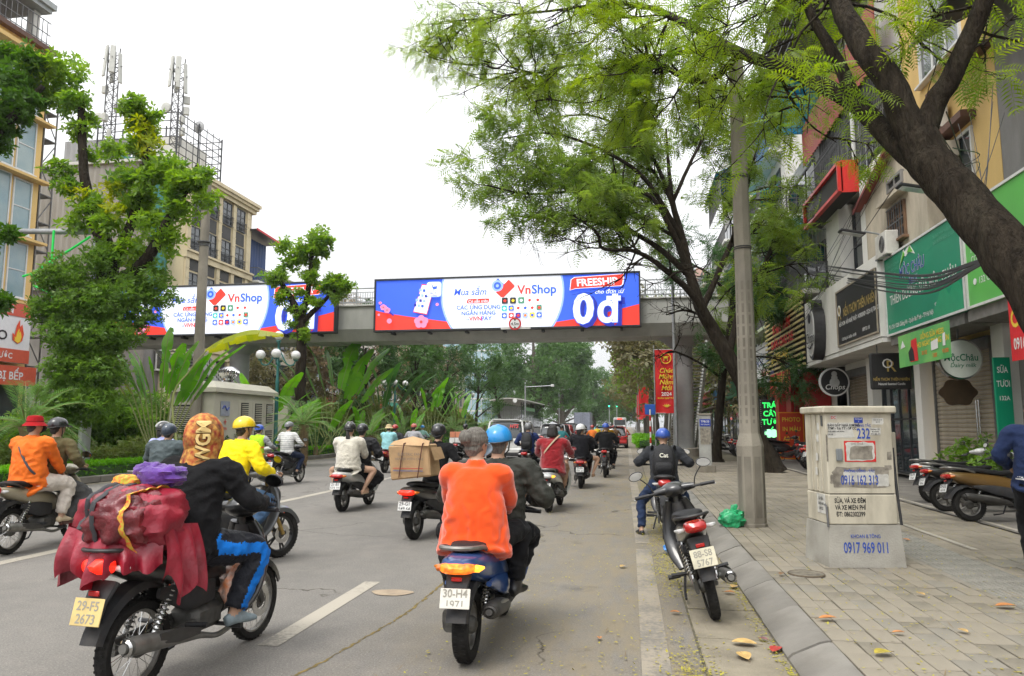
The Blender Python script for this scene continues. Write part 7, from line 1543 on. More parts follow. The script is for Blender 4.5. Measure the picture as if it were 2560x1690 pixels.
# --- 1 foreground left: loaded black bike, rider in a printed hood
b1 = bike('under','black motorbike with a big red tarpaulin load and yellow number plate',(-2.92,4.16),R(-5),P_blk,('29-F5','2673'),M_platey,lit=True,rack=True,pink=M_inkf)
HOODM = mat('cloth_hood_print',(.62,.34,.07),.85,var=0,scale=30,col2=(.36,.045,.02),detail=1.2,bump=.3,bscale=20,dirt=.95,dcol=(.035,.022,.018))
def stripe_leg(cen,mi,fr):
 H,s_,fw_,rt_ = fr[:4]
 nx = fr[4][0][:,0]; k = (mi == 1) & (cen[:,0] > .1) & (nx > .84); mi = mi.copy(); mi[k] = 5; return mi
r1 = ride(b1,'under','rider in black hoodie with printed orange hood and blue striped trousers',hip=(0,-.20,.84),lean=15,mats=dict(top=BLK,leg=F('tracksuit',(.018,.019,.024),rough=.5,bump=.7),shoe=SH_G,extra=[F('stripe_blue',(.01,.16,.58))]),gloves=F('glove',(.035,.035,.04)),bulk=1.22,girth=1.0,vox=.013,head=(0,-6),leg='wide',knee=.15,hem=.05,paintfn=stripe_leg,wr=1.3,feet=[(-.22,.1,.25),(.235,.02,.265)],shoes_dir=[(-.1,1,0),(.45,.9,-.05)])
hc = V(*r1['hc'])
g = G(); g.ball(hc+V(0,-.03,.0),(.125,.145,.165),26,16); g.tube([hc+V(0,-.03,-.05),hc+V(0,-.055,-.13),hc+V(0,-.06,-.20)],[(.118,.12),(.12,.11),(.135,.12)],24,up=(0,1,0),res=10)
hood = g.build('hood',HOODM,r1)
for p,me_ in ((0,hood.data),):
 for v in me_.vertices: v.co += v.normal*(.010*mnoise.noise(v.co*11)+.004*mnoise.noise(v.co*31))
vs,fs = text_mesh('WGM',.125,.03,sx=.86,spacing=.98); g = G(); pts = []
for a,_,c in vs:
 x,z = -c,a; yy = -.145*math.sqrt(max(.05,1-(x/.125)**2-(z*.55/.165)**2)); q_ = rotz((x,yy-.014,0),R(34)); pts.append(hc+V(q_[0],-.03+q_[1],z*1.05-.03))
g.add(pts,fs); g.build('hood_lettering',mat('hood_letter',(.72,.52,.20),.7,var=.1),hood,smooth=0)
vs2 = [p+V(-.006,.004,-.006) for p in pts]; g = G(); g.add(vs2,fs); g.build('hood_lettering_shadow',mat('hood_letter_dark',(.10,.05,.02),.7,var=.1),hood,smooth=0)
# the load
M_tarp = mat('red_tarpaulin',(.27,.013,.03),.42,var=.3,scale=6,bump=.9,bscale=9,spec=.6,detail=6)
M_film = mat('plastic_film',(.19,.016,.022),.3,var=.5,scale=9,bump=1.0,bscale=14,spec=.5,coat=.25,col2=(.10,.010,.015),detail=8)
Ld = thing('load','large bundle under red tarpaulin and clear film strapped behind the hooded rider','bundle',b1.location,R(-5)); Ld.scale = (.80,.90,.92); Ld.location = Ld.location+Vector((0,-.09,.07))
def lump(c,r,amp,fr,n=44,m=30,pw=2.6,seed=0.):
 q = G(); a = np.linspace(0,2*PI,n,endpoint=False); rings = []
 for t in np.linspace(-PI/2+.03,PI/2-.03,m):
  ring = []
  for p in a:
   v = V(math.cos(t)*math.cos(p),math.cos(t)*math.sin(p),math.sin(t)); v = np.sign(v)*np.abs(v)**(2/pw)
   k = 1+amp*(mnoise.noise(Vector((v[0]*fr+seed,v[1]*fr,v[2]*fr*1.4)))*1.3+.8*(.35-abs(mnoise.noise(Vector((v[0]*fr*2.2,v[1]*fr*2.2+seed,v[2]*fr*2.2))))))
   ring.append(V(*c)+v*np.array(r)*k)
  rings.append(ring)
 q.ring_loft(rings); return q
lump((-.01,-.66,1.04),(.36,.26,.21),.16,2.1,seed=3).build('tarpaulin',M_tarp,Ld,60)
lump((.03,-.74,1.06),(.25,.225,.185),.17,2.6,seed=9).build('plastic_wrap',M_film,Ld,60)
def flap(p0,p1,drop,nx=26,nz=14,seed=0.,out=.05):
 q = G(); p0,p1 = V(*p0),V(*p1); rings = []
 for j in range(nz):
  v = j/(nz-1); row = []
  for i in range(nx):
   u = i/(nx-1); b_ = p0*(1-u)+p1*u; dz = drop*(1+.35*mnoise.noise(Vector((u*4+seed,0,0)))+.15*math.sin(u*9+seed)); nn = np.cross(nrm(p1-p0),V(0,0,1))
   row.append(b_+V(0,0,-dz*v)+nn*(out*math.sin(v*2.2)+.045*v*mnoise.noise(Vector((u*7+seed,v*1.3,2)))+.05*v*math.sin(u*16+seed)))
  rings.append(row)
 q.ring_loft(rings,cap=False,closed=False); return q
flap((-0.360,-0.860,1.010),(0.054,-0.930,0.970),.28,seed=1.).build('tarpaulin_flap',M_tarp,Ld,60)
flap((0.045,-0.930,0.930),(0.324,-0.720,0.940),.18,seed=2.).build('tarpaulin_flap',M_tarp,Ld,60)
flap((0.324,-0.740,1.030),(0.297,-0.360,0.990),.42,seed=4.,out=.07).build('tarpaulin_flap',M_tarp,Ld,60)
flap((-0.333,-0.400,1.030),(-0.360,-0.860,1.030),.34,seed=6.,out=.05).build('tarpaulin_flap',M_tarp,Ld,60)
M_strap = mat('rubber_strap',(.04,.04,.045),.7,var=.2)
from mathutils.bvhtree import BVHTree
def wrapb():
 q = lump((-.01,-.66,1.04),(.36,.26,.21),.16,2.1,seed=3); p = lump((.03,-.74,1.06),(.25,.225,.185),.17,2.6,seed=9); o = len(q.v); return BVHTree.FromPolygons(q.v+p.v,q.f+[tuple(i+o for i in f) for f in p.f])
_bv = wrapb()
def strap(x0,x1,m,w_=.012,nm='strap',t0=-1.0,t1=2.6):
 """a band drawn tight over the bundle: each point found on its surface"""
 P_ = []
 for t in np.linspace(t0,t1,30):
  c = Vector((x0+(x1-x0)*(t-t0)/(t1-t0),-.68,1.02)); d = Vector((0,-math.cos(t),math.sin(t))); h = _bv.ray_cast(c+d*1.2,-d)[0]; P_.append(tuple(h+d*.006) if h else tuple(c+d*.22))
 q = G(); q.tube(P_,[(w_*1.6,.006)]*30,8,up=None); return q.build(nm,m,Ld)
strap(-.16,-.12,M_strap); strap(-.05,-.02,M_strap)
M_web = mat('rainbow_webbing',(.75,.16,.04),.7,var=0,scale=60,col2=(.55,.50,.05),detail=0); strap(.19,.15,M_web,.016,'webbing')
lump((0.090,-0.520,1.310),(.17,.11,.07),.25,2.4,24,16,seed=5).build('purple_cloth',mat('cloth_purple',(.10,.025,.26),.75,var=.25,bump=.7,bscale=20,sheen=.3),Ld,60)
lump((-0.036,-0.500,1.330),(.10,.09,.065),.25,2.6,24,16,seed=15).build('purple_cloth',MATS['cloth_purple'],Ld,60)
lump((-0.117,-0.620,1.280),(.10,.06,.04),.2,2.6,20,12,seed=25).build('orange_cord',M_web,Ld,60)
# small hanging bag by the engine
tb = thing('shopping_bag','crumpled white and orange plastic bag hanging on the loaded motorbike','bag',b1.location,R(-5))
lump((.17,.10,.50),(.07,.10,.12),.25,2.4,22,14,seed=31).build('bag',mat('bag_plastic',(.62,.60,.57),.35,var=0,scale=13,col2=(.75,.20,.03),bump=.8,bscale=25),tb,60)
# --- 2 far left: beige old bike, two people
b2 = bike('under','old beige motorbike with long chrome exhaust at the left edge',(-7.62,8.3),R(4),P_beige,('29-M1','8802'))
ride(b2,'under','rider in olive jacket and black helmet on the beige motorbike',hip=(0,.06,.87),lean=6,mats=dict(top=F('olive',(.095,.08,.038)),leg=GRYP,shoe=SH_BR),bulk=1.18,vox=.016,head=(-25,0),hat=('half',HB_,M_blackp),hair=('short',M_hairb),leg='wide',wr=1.2)
ride(b2,'under','passenger in orange anorak and red bucket hat on the beige motorbike',2,hip=(0,-.34,.9),lean=3,mats=dict(top=F('orange_anorak',(.78,.16,.02),rough=.6),leg=F('cream_trousers',(.56,.50,.44)),shoe=SH_T),bulk=1.22,vox=.016,head=(-30,0),hat=('bucket',F('red_hat',(.34,.012,.015)),F('red_hat2',(.25,.01,.012))),hair=('short',M_hairb),leg='wide',hands=[(-.17,.02,.93),(.2,.06,.90)],mask=mat('mask_black',(.02,.02,.02),.8),hem=.07,wr=1.3,feet=[(-.24,-.05,.33),(.27,-.06,.33)])
bs = thing('shoulder_bag_strap','thin black bag strap across the orange anorak','strap',b2.location,R(4)); q = G(); q.tube([(-.15,-.27,1.42),(-.08,-.45,1.34),(.03,-.505,1.18),(.14,-.50,1.02),(.21,-.40,.92)],[(.014,.004)]*5,8,res=20,up=None); q.build('strap',M_strap,bs)
# --- 3 grey anorak and lilac blouse
b3 = bike('scooter','silver scooter with long red tail lamp ridden by a grey anorak',(-7.33,10.44),R(2),P_slv,('29-E1','4471'),lit=False)
ride(b3,'scooter','rider in slate grey anorak and dark helmet in front of the lilac blouse',hip=(0,-.15,.80),lean=9,mats=dict(top=F('slate_anorak',(.075,.095,.10),rough=.6),leg=BLK,shoe=SH_B),bulk=1.35,vox=.018,hat=('open',HNAV,M_blackp),hair=('short',M_hairb),wr=1.4)
b3b = bike('scooter','dark scooter carrying a woman in a lilac blouse',(-8.51,12.12),R(-3),P_blk,('30-K4','1126'))
ride(b3b,'scooter','woman in lilac blouse and white striped black helmet',hip=(0,-.25,.82),lean=5,mats=dict(top=F('lilac',(.38,.40,.66)),leg=BLK,shoe=SH_B,stripe=HWHT),bulk=1.08,vox=.02,hat=('stripe',HB_,M_blackp),hair=('hang',M_hairb),head=(-35,0),hem=.06)
# --- 4 yellow jacket on a sporty bike
b4 = bike('sport','grey and black sporty motorbike with gold fork ridden by a yellow jacket',(-4.70,7.45),R(-22),P_gry,('30-P2','5583'))
ride(b4,'sport','rider in bright yellow jacket and yellow helmet',hip=(0,-.10,.88),lean=15,mats=dict(top=F('yellow',(.86,.66,.01),rough=.6,bump=.6),leg=JEAN,shoe=SH_G),bulk=1.25,vox=.015,head=(-12,0),hat=('half',HYEL,M_blackp),hair=('short',M_hairb),wr=1.3)
# --- 5 high-visibility vest
b5 = bike('scooter','white scooter with amber tail lamp ridden by a high-visibility vest',(-9.79,18.00),R(-4),P_wht,('30-L8','3350'),M_plated)
HV = F('hi_vis',(.42,.70,.02),rough=.6)
def hv_paint(cen,mi,fr):
 H,s_,fw_,rt_ = fr[:4]; t = (cen-np.array(H)) @ np.array(s_); lat = np.abs((cen-np.array(H)) @ np.array(rt_)); mi = mi.copy(); k = (mi == 0) & (lat < .2)
 mi[(mi == 0) & (lat >= .2)] = 5; mi[k & (((t > .02) & (t < .06)) | ((t > .20) & (t < .24)))] = 4; return mi
ride(b5,'scooter','rider in lime high-visibility vest with orange bands and blue helmet',lean=6,mats=dict(top=HV,leg=F('khaki',(.30,.26,.18)),shoe=SH_B,extra=[F('band_orange',(.85,.20,.05)),F('grey_sleeve',(.30,.31,.32))]),bulk=1.15,vox=.02,hat=('half',HBLU,HBLU),hair=('short',M_hairb),paintfn=hv_paint)
# --- 6 striped shirt
b6 = bike('under','black motorbike with white plate ridden by a striped shirt',(-9.30,18.73),R(-4),P_blk,('29-E1','624.03'),spoked=False)
def st_paint(cen,mi,fr):
 z = cen[:,2]; mi = mi.copy(); mi[(mi == 0) & (np.mod(z,.052) < .011)] = 4; return mi
ride(b6,'under','man in white shirt with thin grey stripes and silver helmet',hip=(0,-.10,.87),lean=6,mats=dict(top=F('white_knit',(.66,.66,.64)),leg=DNV,shoe=SH_B,extra=[F('grey_line',(.28,.29,.30))]),bulk=1.12,vox=.014,head=(-30,0),hat=('half',HSIL,HSIL),hair=('short',M_hairb),paintfn=st_paint,wr=.7)
# --- 7 fleece
b7 = bike('scooter','white and black scooter carrying a girl in cream fleece',(-5.28,13.31),R(-2),P_wht,('21-B1','533.22'),rack=False)
ride(b7,'scooter','rider in black padded jacket hidden behind the cream fleece',hip=(.05,.02,.80),lean=8,mats=dict(top=F('black_puffer',(.018,.018,.02),rough=.45,bump=.8,bs=14),leg=BLK,shoe=SH_B),bulk=1.35,vox=.018,hat=('half',HB_,M_blackp),hair=('short',M_hairb),wr=1.6,feet=[(-.16,.24,.31),(.22,-.02,.27)])
ride(b7,'scooter','girl with long ponytail in cream fleece and bare legs',2,hip=(0,-.42,.82),lean=3,mats=dict(top=F('fleece',(.60,.56,.47),bump=.8,bs=60,sheen=.6),leg=BLK,shoe=SH_T,stripe=HWHT),bulk=1.30,vox=.015,hat=('stripe',HB_,M_blackp),hair=('pony',M_hairb),leg='short',shoe='sandal',hands=[(-.17,-.05,.98),(.17,-.05,.98)],hem=.06,feet=[(-.27,-.33,.30),(.27,-.30,.30)],knee=.6,pole_leg=[(-1,.7,.2),(1,.7,.2)])
# --- 8 red scooter pair
b8 = bike('scooter','red scooter with chrome rear rack carrying two people',(-8.19,24.33),R(-6),P_red,('29-X3','1184'))
ride(b8,'scooter','rider in charcoal jacket and red helmet on the red scooter',hip=(.03,.0,.80),mats=dict(top=F('charcoal',(.045,.045,.05)),leg=BLK,shoe=SH_B),bulk=1.25,vox=.022,hat=('half',HRED,M_blackp),hair=('short',M_hairb))
ride(b8,'scooter','passenger in pale blue hoodie and straw sun hat on the red scooter',2,hip=(0,-.42,.82),mats=dict(top=F('pale_blue',(.30,.58,.62)),leg=BLK,shoe=SH_W),bulk=1.2,vox=.02,hat=('bucket',mat('straw',(.55,.43,.24),.85,bump=.5),MATS['straw']),hair=('short',M_hairb),hands=[(-.14,0,.98),(.14,0,.98)],hem=.08)
# --- 9 grey shirt, 9b mint shirt
b9 = bike('under','dark motorbike ridden by a man in a pale grey shirt',(-8.02,26.45),R(-3),P_blk,('29-H1','7702'))
ride(b9,'under','rider in pale grey shirt and pink striped helmet',mats=dict(top=F('pale_grey',(.36,.36,.38)),leg=BLK,shoe=SH_B,stripe=HB_),bulk=1.15,vox=.022,hat=('stripe',HPNK,M_blackp),hair=('short',M_hairb))
b9b = bike('scooter','small far scooter ridden by a mint shirt',(-11.09,38.45),R(-3),P_gry,None,detail=False)
ride(b9b,'scooter','distant rider in mint shirt and sky blue helmet beside the hedge',mats=dict(top=F('mint',(.36,.62,.55)),leg=BLK,shoe=SH_B),vox=.028,hat=('half',HSKY,HSKY))
# --- 10 cardboard box
b10 = bike('scooter','black scooter with lit red tail lamp and a large cardboard box on the seat',(-3.01,10.28),R(-7),P_blk,('29-G1','549.64'),lit=True,rack=False)
ride(b10,'scooter','rider in black tee and black helmet in front of the cardboard box',hip=(.05,.02,.79),lean=8,mats=dict(top=BLK,leg=F('dark_grey_jean',(.06,.065,.07)),shoe=SH_B),bulk=1.1,vox=.016,sleeve='short',hat=('open',HB_,M_blackp),hair=('short',M_hairb),tight=1.1)
bx = thing('cardboard_box','large taped cardboard box tied behind the rider in black tee','box',b10.location,R(-7))
M_card = mat('cardboard',(.42,.27,.14),.85,var=.14,scale=4,bump=.3,bscale=30,dirt=.2,dcol=(.30,.18,.09))
q = G(); q.box((-.02,-.62,1.08),(.60,.42,.46),.02,rz=R(4),ry=R(-5))
o = q.build('carton',M_card,bx)
for v in o.data.vertices: v.co += Vector((mnoise.noise(v.co*3),mnoise.noise(v.co*3+Vector((5,0,0))),mnoise.noise(v.co*3+Vector((0,9,0)))))*.03
q = G(); q.add([(-.31,-.84,1.31),(.28,-.84,1.30),(.25,-.72,1.37),(-.05,-.62,1.43),(-.3,-.72,1.36)],[(0,1,2,3,4)]); q.add([(.30,-.82,1.28),(.30,-.42,1.28),(.37,-.44,1.12),(.36,-.8,1.10)],[(0,1,2,3)]); q.build('carton_flap',M_card,bx,0)
M_tape = mat('brown_strap',(.09,.03,.02),.6,var=.1)
for x in (-.12,.16):
 q = G(); q.tube([(x,-.50,1.36),(x+.03,-.84,1.33),(x,-.86,1.10),(x-.03,-.86,.86)],.008,6); q.build('strap',M_tape,bx)
for z_,c_,m_ in ((.99,'r',mat('print_red',(.45,.06,.05),.8,var=.1)),(.955,'b',mat('print_blue',(.10,.14,.28),.8,var=.1))):
 q = G(); q.box((-.02,-.853,z_),(.44,.004,.010),rz=R(3)); q.build('print_line',m_,bx)
text_on('print_lettering','ELECTRIC FAN',.052,mat('print_grey',(.22,.17,.13),.8,var=.1),bx,(0,-.858,1.185),(1,.05,0),(0,0,1)); text_on('print_lettering','HEATER WITH CARE',.045,MATS['print_grey'],bx,(0,-.858,1.12),(1,.05,0),(0,0,1))
# --- 11 olive rider with cartons
b11 = bike('under','motorbike loaded with white and brick-red cartons near the hedge',(-6.95,30.03),R(-14),P_blk,None)
ride(b11,'under','rider in olive coat carrying cartons on his motorbike',mats=dict(top=F('olive_coat',(.10,.10,.08)),leg=F('olive_trousers',(.10,.095,.075)),shoe=SH_B),bulk=1.2,vox=.024,hat=('half',HB_,M_blackp),hair=('short',M_hairb))
for i,(dx,dz,c_,nm) in enumerate(((-.10,.97,(.62,.62,.60),'white carton strapped low on the olive rider\'s motorbike'),(-.08,1.21,(.52,.20,.11),'brick-red carton on top of the white carton'))):
 cb = thing('carton',nm,'box',b11.location,R(-14),'cartons on the motorbike'); q = G(); q.box((dx,-.62,dz),(.50,.34,.23),.012); q.build('carton',mat('carton%d' % i,c_,.8,var=.12),cb); q = G(); q.box((dx,-.62,dz+.117),(.504,.05,.004)); q.box((dx,-.792,dz),(.02,.004,.2)); q.build('tape',M_tape,cb)
# --- 12 orange cardigan
b12 = bike('scooter','blue scooter with lit amber and red tail lamp carrying the orange cardigan',(-1.11,5.09),R(-1),P_blu,('30-H4','1971'),lit=M_lita,blink=1,trim=P_blu,pmat=mat('plate_cream',(.66,.64,.57),.45,var=.06,scale=14,dirt=.2),pink=M_inkf)
ride(b12,'scooter','rider in dark quilted jacket and sky blue helmet carrying the woman in orange',hip=(.06,.06,.78),lean=7,size=.94,mats=dict(top=F('quilted',(.035,.036,.030),rough=.5,bump=1.,bs=13),leg=BLK,shoe=SH_W),bulk=1.35,vox=.014,head=(-8,0),hat=('peak',HSKY,HB_),hair=('short',M_hairg),wr=1.8,feet=[(-.14,.27,.30),(.17,.22,.30)])
ride(b12,'scooter','woman with grey bun and bright orange cardigan on the blue scooter',2,hip=(0,-.43,.80),lean=5,size=.92,mats=dict(top=F('orange_knit',(.80,.082,.010),bump=.15,bs=120,var=.05,sheen=.5),leg=BLK,shoe=SH_B),bulk=1.12,girth=1.1,vox=.012,head=(-32,-4),hair=('bun',M_hairg),mask=mat('mask_blue',(.30,.42,.52),.8),hands=[(-.15,-.06,.93),(.16,-.04,.93)],hem=.13,hemw=1.06,arm_pole=[(-1,-.35,-.55),(1,-.35,-.55)],shoe='boot',feet=[(-.24,-.20,.33),(.24,-.10,.33)],knee=.1,wr=(.45,.009),sh=1.0,elbow=.0,shoes_dir=[(-.3,1,0),(.35,1,0)])
# --- 13 navy with backpack
b13 = bike('under','small dark motorbike in front of the silver car ridden by a backpack',(-2.95,21.16),R(0),P_blk,('29-L1','4071'))
ride(b13,'under','rider in navy jacket and dark helmet wearing a black rucksack',mats=dict(top=F('navy',(.025,.04,.12)),leg=BLK,shoe=SH_B),bulk=1.2,vox=.02,hat=('open',HSIL,M_blackp))
def backpack(par,label,c,w_,h_,d_,m,txt=None):
 t_ = thing('backpack',label,'backpack',par.location,par.rotation_euler[2]); c = V(*c)
 q = G(); q.tube([c+V(0,.0,-h_/2),c+V(0,-.02,-h_*.35),c+V(0,-.03,0),c+V(0,.0,h_*.32),c+V(0,.05,h_*.5)],[(w_*.40,d_*.35),(w_*.5,d_*.5),(w_*.5,d_*.55),(w_*.42,d_*.45),(w_*.2,d_*.2)],22,up=(0,1,0),pw=3,res=18); q.build('main_bag',m,t_)
 q = G(); q.tube([c+V(0,-d_*.5,-h_*.42),c+V(0,-d_*.62,-h_*.2),c+V(0,-d_*.5,.02)],[(w_*.30,d_*.12),(w_*.38,d_*.2),(w_*.3,d_*.1)],18,up=(0,1,0),pw=3,res=10); q.build('front_pocket',m,t_)
 for s in (-1,1):
  q = G(); q.tube([c+V(s*w_*.3,.03,h_*.42),c+V(s*w_*.45,.12,h_*.50),c+V(s*w_*.5,.22,h_*.3)],[(.022,.006)]*3,8,res=8); q.build('shoulder_strap',m,t_)
 q = G(); q.tube([c+V(-.03,.02,h_*.48),c+V(0,.0,h_*.56),c+V(.03,.02,h_*.48)],.007,6,res=8); q.build('handle',m,t_)
 if txt: text_on('lettering',txt,.085,mat('bag_print',(.70,.68,.58),.8,var=.05),t_,c+V(0,-d_*.55-.048,.085),(1,0,0),(0,.3,1),.02)
 return t_
M_bagb = mat('cloth_bag_black',(.012,.012,.014),.7,var=.25,scale=12,bump=.5,bscale=30)
backpack(b13,'black rucksack worn by the rider in navy',(0,-.35,1.14),.32,.46,.18,M_bagb)
# --- 14 red sweater on white scooter
b14 = bike('scooter','white scooter with amber indicator lit ridden by the red sweater',(-1.50,13.84),R(-4),paint('pearl',(.60,.62,.62)),('29-Y7','433.27'),blink=1,tail=M_clear)
ride(b14,'scooter','woman with black bob and dark red sweater on the white scooter',hip=(0,-.2,.80),lean=6,mats=dict(top=F('dark_red',(.26,.012,.018),bump=.4,bs=60,sheen=.5),leg=F('skin_tone',(.42,.26,.18)),shoe=SH_B),bulk=1.3,vox=.016,hair=('bob',M_hairb),head=(-10,0),hem=.14,wr=1.0)
bs = thing('shoulder_bag_strap','tan bag strap across the dark red sweater','strap',b14.location,R(-4)); q = G(); q.tube([(.13,-.14,1.40),(.08,-.29,1.33),(-.05,-.345,1.18),(-.16,-.31,1.04),(-.2,-.2,.97)],[(.022,.004)]*5,8,res=20,up=None); q.build('strap',mat('tan_strap',(.36,.27,.18),.7),bs)
# --- 15 black jacket, white cap
b15 = bike('scooter','dark red and black scooter carrying a woman in a white helmet',(-1.25,19.10),R(1),paint('maroon',(.16,.012,.015)),('29-B1','073.41'),rack=False)
ride(b15,'scooter','woman in black jacket with bare legs and white helmet',2,hip=(0,-.40,.80),lean=3,mats=dict(top=F('black_wool',(.014,.014,.017),bump=.3,bs=70),leg=BLK,shoe=SH_B),bulk=1.18,vox=.018,head=(-45,0),hat=('peak',HWHT,HWHT),hair=('hang',M_hairb),mask=mat('mask_white',(.68,.68,.66),.8),leg='short',shoe='sandal',hem=.06,feet=[(-.30,-.28,.28),(.30,-.26,.28)],hands=[(-.22,-.12,.95),(.20,-.1,.95)],pole_leg=[(-1,.7,.2),(1,.7,.2)])
ride(b15,'scooter','rider hidden in front of the woman with the white helmet',hip=(.04,.02,.78),mats=dict(top=BLK,leg=BLK,shoe=SH_B),bulk=1.15,vox=.024,hat=('half',HB_,M_blackp))
b15b = bike('under','black motorbike ahead of the white helmet with a blue-helmeted rider',(-0.77,23.15),R(-2),P_blk,None)
ride(b15b,'under','rider in black coat and dark blue helmet beside the white helmet',mats=dict(top=BLK,leg=BLK,shoe=SH_B),bulk=1.25,vox=.024,hat=('half',HBLU,M_blackp))
b15c = bike('scooter','grey scooter further ahead with a pink-helmeted rider',(-0.91,29.18),R(0),P_gry,None,detail=False)
ride(b15c,'scooter','distant rider in dark coat and pink helmet',mats=dict(top=F('plum',(.06,.03,.04)),leg=BLK,shoe=SH_B),bulk=1.2,vox=.03,hat=('half',HPNK,HPNK))
# --- 16 mustard
b16 = bike('under','small motorbike beside the red hatchback ridden by a mustard shirt',(-1.12,38.48),R(0),P_blk,('29-P1','1185'))
ride(b16,'under','rider in mustard shirt and pale helmet beside the red hatchback',mats=dict(top=F('mustard',(.50,.27,.01)),leg=DNV,shoe=SH_B),bulk=1.15,vox=.024,hat=('half',HWHT,HWHT))
# --- 17 stopped rider with the rucksack by the kerb
b17 = bike('under','dark motorbike stopped at the kerb under the rider with a blue helmet',(0.47,10.76),R(-2),P_blk,None,pmat=None)
ride(b17,'under','stopped rider in dark jacket and blue full helmet with one foot on the road',hip=(.0,-.12,.80),lean=32,mats=dict(top=F('graphite',(.035,.037,.042)),leg=F('indigo',(.022,.035,.075)),shoe=SH_B),bulk=1.2,vox=.015,head=(0,-26),hat=('open',HBLU,M_blackp),feet=[(-.34,-.18,.0),(.30,.1,.02)],pole_leg=[(-.8,.9,.3),(.8,.9,.3)],shoes_dir=[(-.5,1,0),(.3,1,0)],wr=1.3)
backpack(b17,'black rucksack with white lettering worn by the stopped rider',(0,-.17,1.07),.34,.44,.20,M_bagb,'Cat')
# --- 18 parked at the kerb
bike('under','black motorbike with red tail lamp leaning on its stand at the kerb',(0.67,6.51),R(2),P_blk,('88-S8','5767'),M_plated,group='parked motorbikes',lean=R(-13),tail=M_lamp,pink=M_inkf,spoked=False)
# --- 19 parked on the apron
bike('scooter','bronze scooter parked beyond the utility cabinet',(5.03,12.28),R(-84),P_gold,('29-D2','6618'),group='parked motorbikes',lean=R(-6),z=.15)
bike('scooter','black scooter parked behind the bronze scooter with tail towards the road',(5.22,13.63),R(-86),P_blk,('29-C1','2804'),group='parked motorbikes',lean=R(-6),z=.15)
bike('scooter','white-fronted scooter parked deepest by the rolling shutter',(5.55,15.05),R(-78),P_wht,('30-F9','1247'),group='parked motorbikes',lean=R(-6),z=.15)
bike('under','black motorbike parked between the tree and the utility cabinet, nearest one',(5.57,22.60),R(-74),P_blk,('29-K2','3349'),group='parked motorbikes',lean=R(-8),z=.15)
bike('under','dark red motorbike parked second from the utility cabinet',(5.66,24.08),R(-72),paint('wine',(.10,.01,.015)),('29-T1','9071'),group='parked motorbikes',lean=R(-8),z=.15,spoked=False)
bike('under','black motorbike parked third from the utility cabinet by the photo sign',(5.81,26.00),R(-74),P_blk,None,group='parked motorbikes',lean=R(-8),z=.15)
bike('scooter','red scooter parked deep under the shop banner',(5.75,25.3),R(-66),P_red,None,group='parked motorbikes',lean=R(-6),z=.15)
for i,(x,y,a,k_,p_,nm) in enumerate(((4.75,32.20,-62,'under',P_blk,'black motorbike parked nearest behind the slim tree'),(4.80,33.50,-60,'scooter',P_gry,'grey scooter parked second behind the slim tree'),(4.85,34.80,-64,'under',P_blk,'black motorbike parked third behind the slim tree'),(4.90,36.20,-62,'scooter',P_slv,'silver scooter parked fourth behind the slim tree'),(4.20,39.50,-58,'scooter',P_wht,'white scooter parked farthest near the bridge column'),(5.40,29.80,-70,'under',P_blk,'black motorbike parked behind the big trunk beside the lamp post'))):
 bike(k_,nm,(x,y),R(a),p_,None,group='parked motorbikes',lean=R(-8),z=.15,detail=False)
# --- pedestrian
ped = person('pedestrian in navy jacket with white hem stripes walking out of frame',(3.97,8.10,.15),R(-20),hip=(0,0,.90),lean=2,hands=[(-.22,.16,1.02),(.24,.02,.86)],feet=[(-.10,.02,0),(.10,-.12,.0)],mats=dict(top=F('navy_jersey',(.022,.035,.09)),leg=BLK,shoe=SH_B,extra=[F('white_band',(.62,.62,.6))]),bulk=1.18,vox=.014,gripbar=False,hair=('short',M_hairb),pole_leg=[(-.2,1,0),(.2,1,0)],leg='wide',hem=.04,
 paintfn=lambda cen,mi,fr: np.where((mi == 0) & (((cen[:,2] > .90) & (cen[:,2] < .912)) | ((cen[:,2] > .925) & (cen[:,2] < .937))) & (np.abs(cen[:,0]) < .2),4,mi))
# --- distant riders
far = [(-3.3,36,'teal jacket',(.05,.22,.24),HB_),(-2.2,44,'orange vest',(.75,.20,.04),HRED),(-.9,47,'brown coat',(.10,.06,.035),HB_),(-4.4,52,'white shirt',(.55,.55,.53),HBLU),(-.4,58,'orange jacket',(.70,.18,.03),HWHT),(-2.6,60,'yellow top',(.6,.45,.03),HB_),(-1.5,70,'grey coat',(.2,.2,.2),HRED)]
for x,y,nm,c_,hm in far:
 bb = bike('scooter','tiny distant scooter ridden by the %s' % nm,(x,y),0,P_gry,None,detail=False,mirrors=False)
 ride(bb,'scooter','tiny distant rider in %s' % nm,mats=dict(top=F('far_'+nm.replace(' ','_'),c_),leg=BLK,shoe=SH_B),vox=.04,hat=('half',hm,M_blackp))
flush_people()
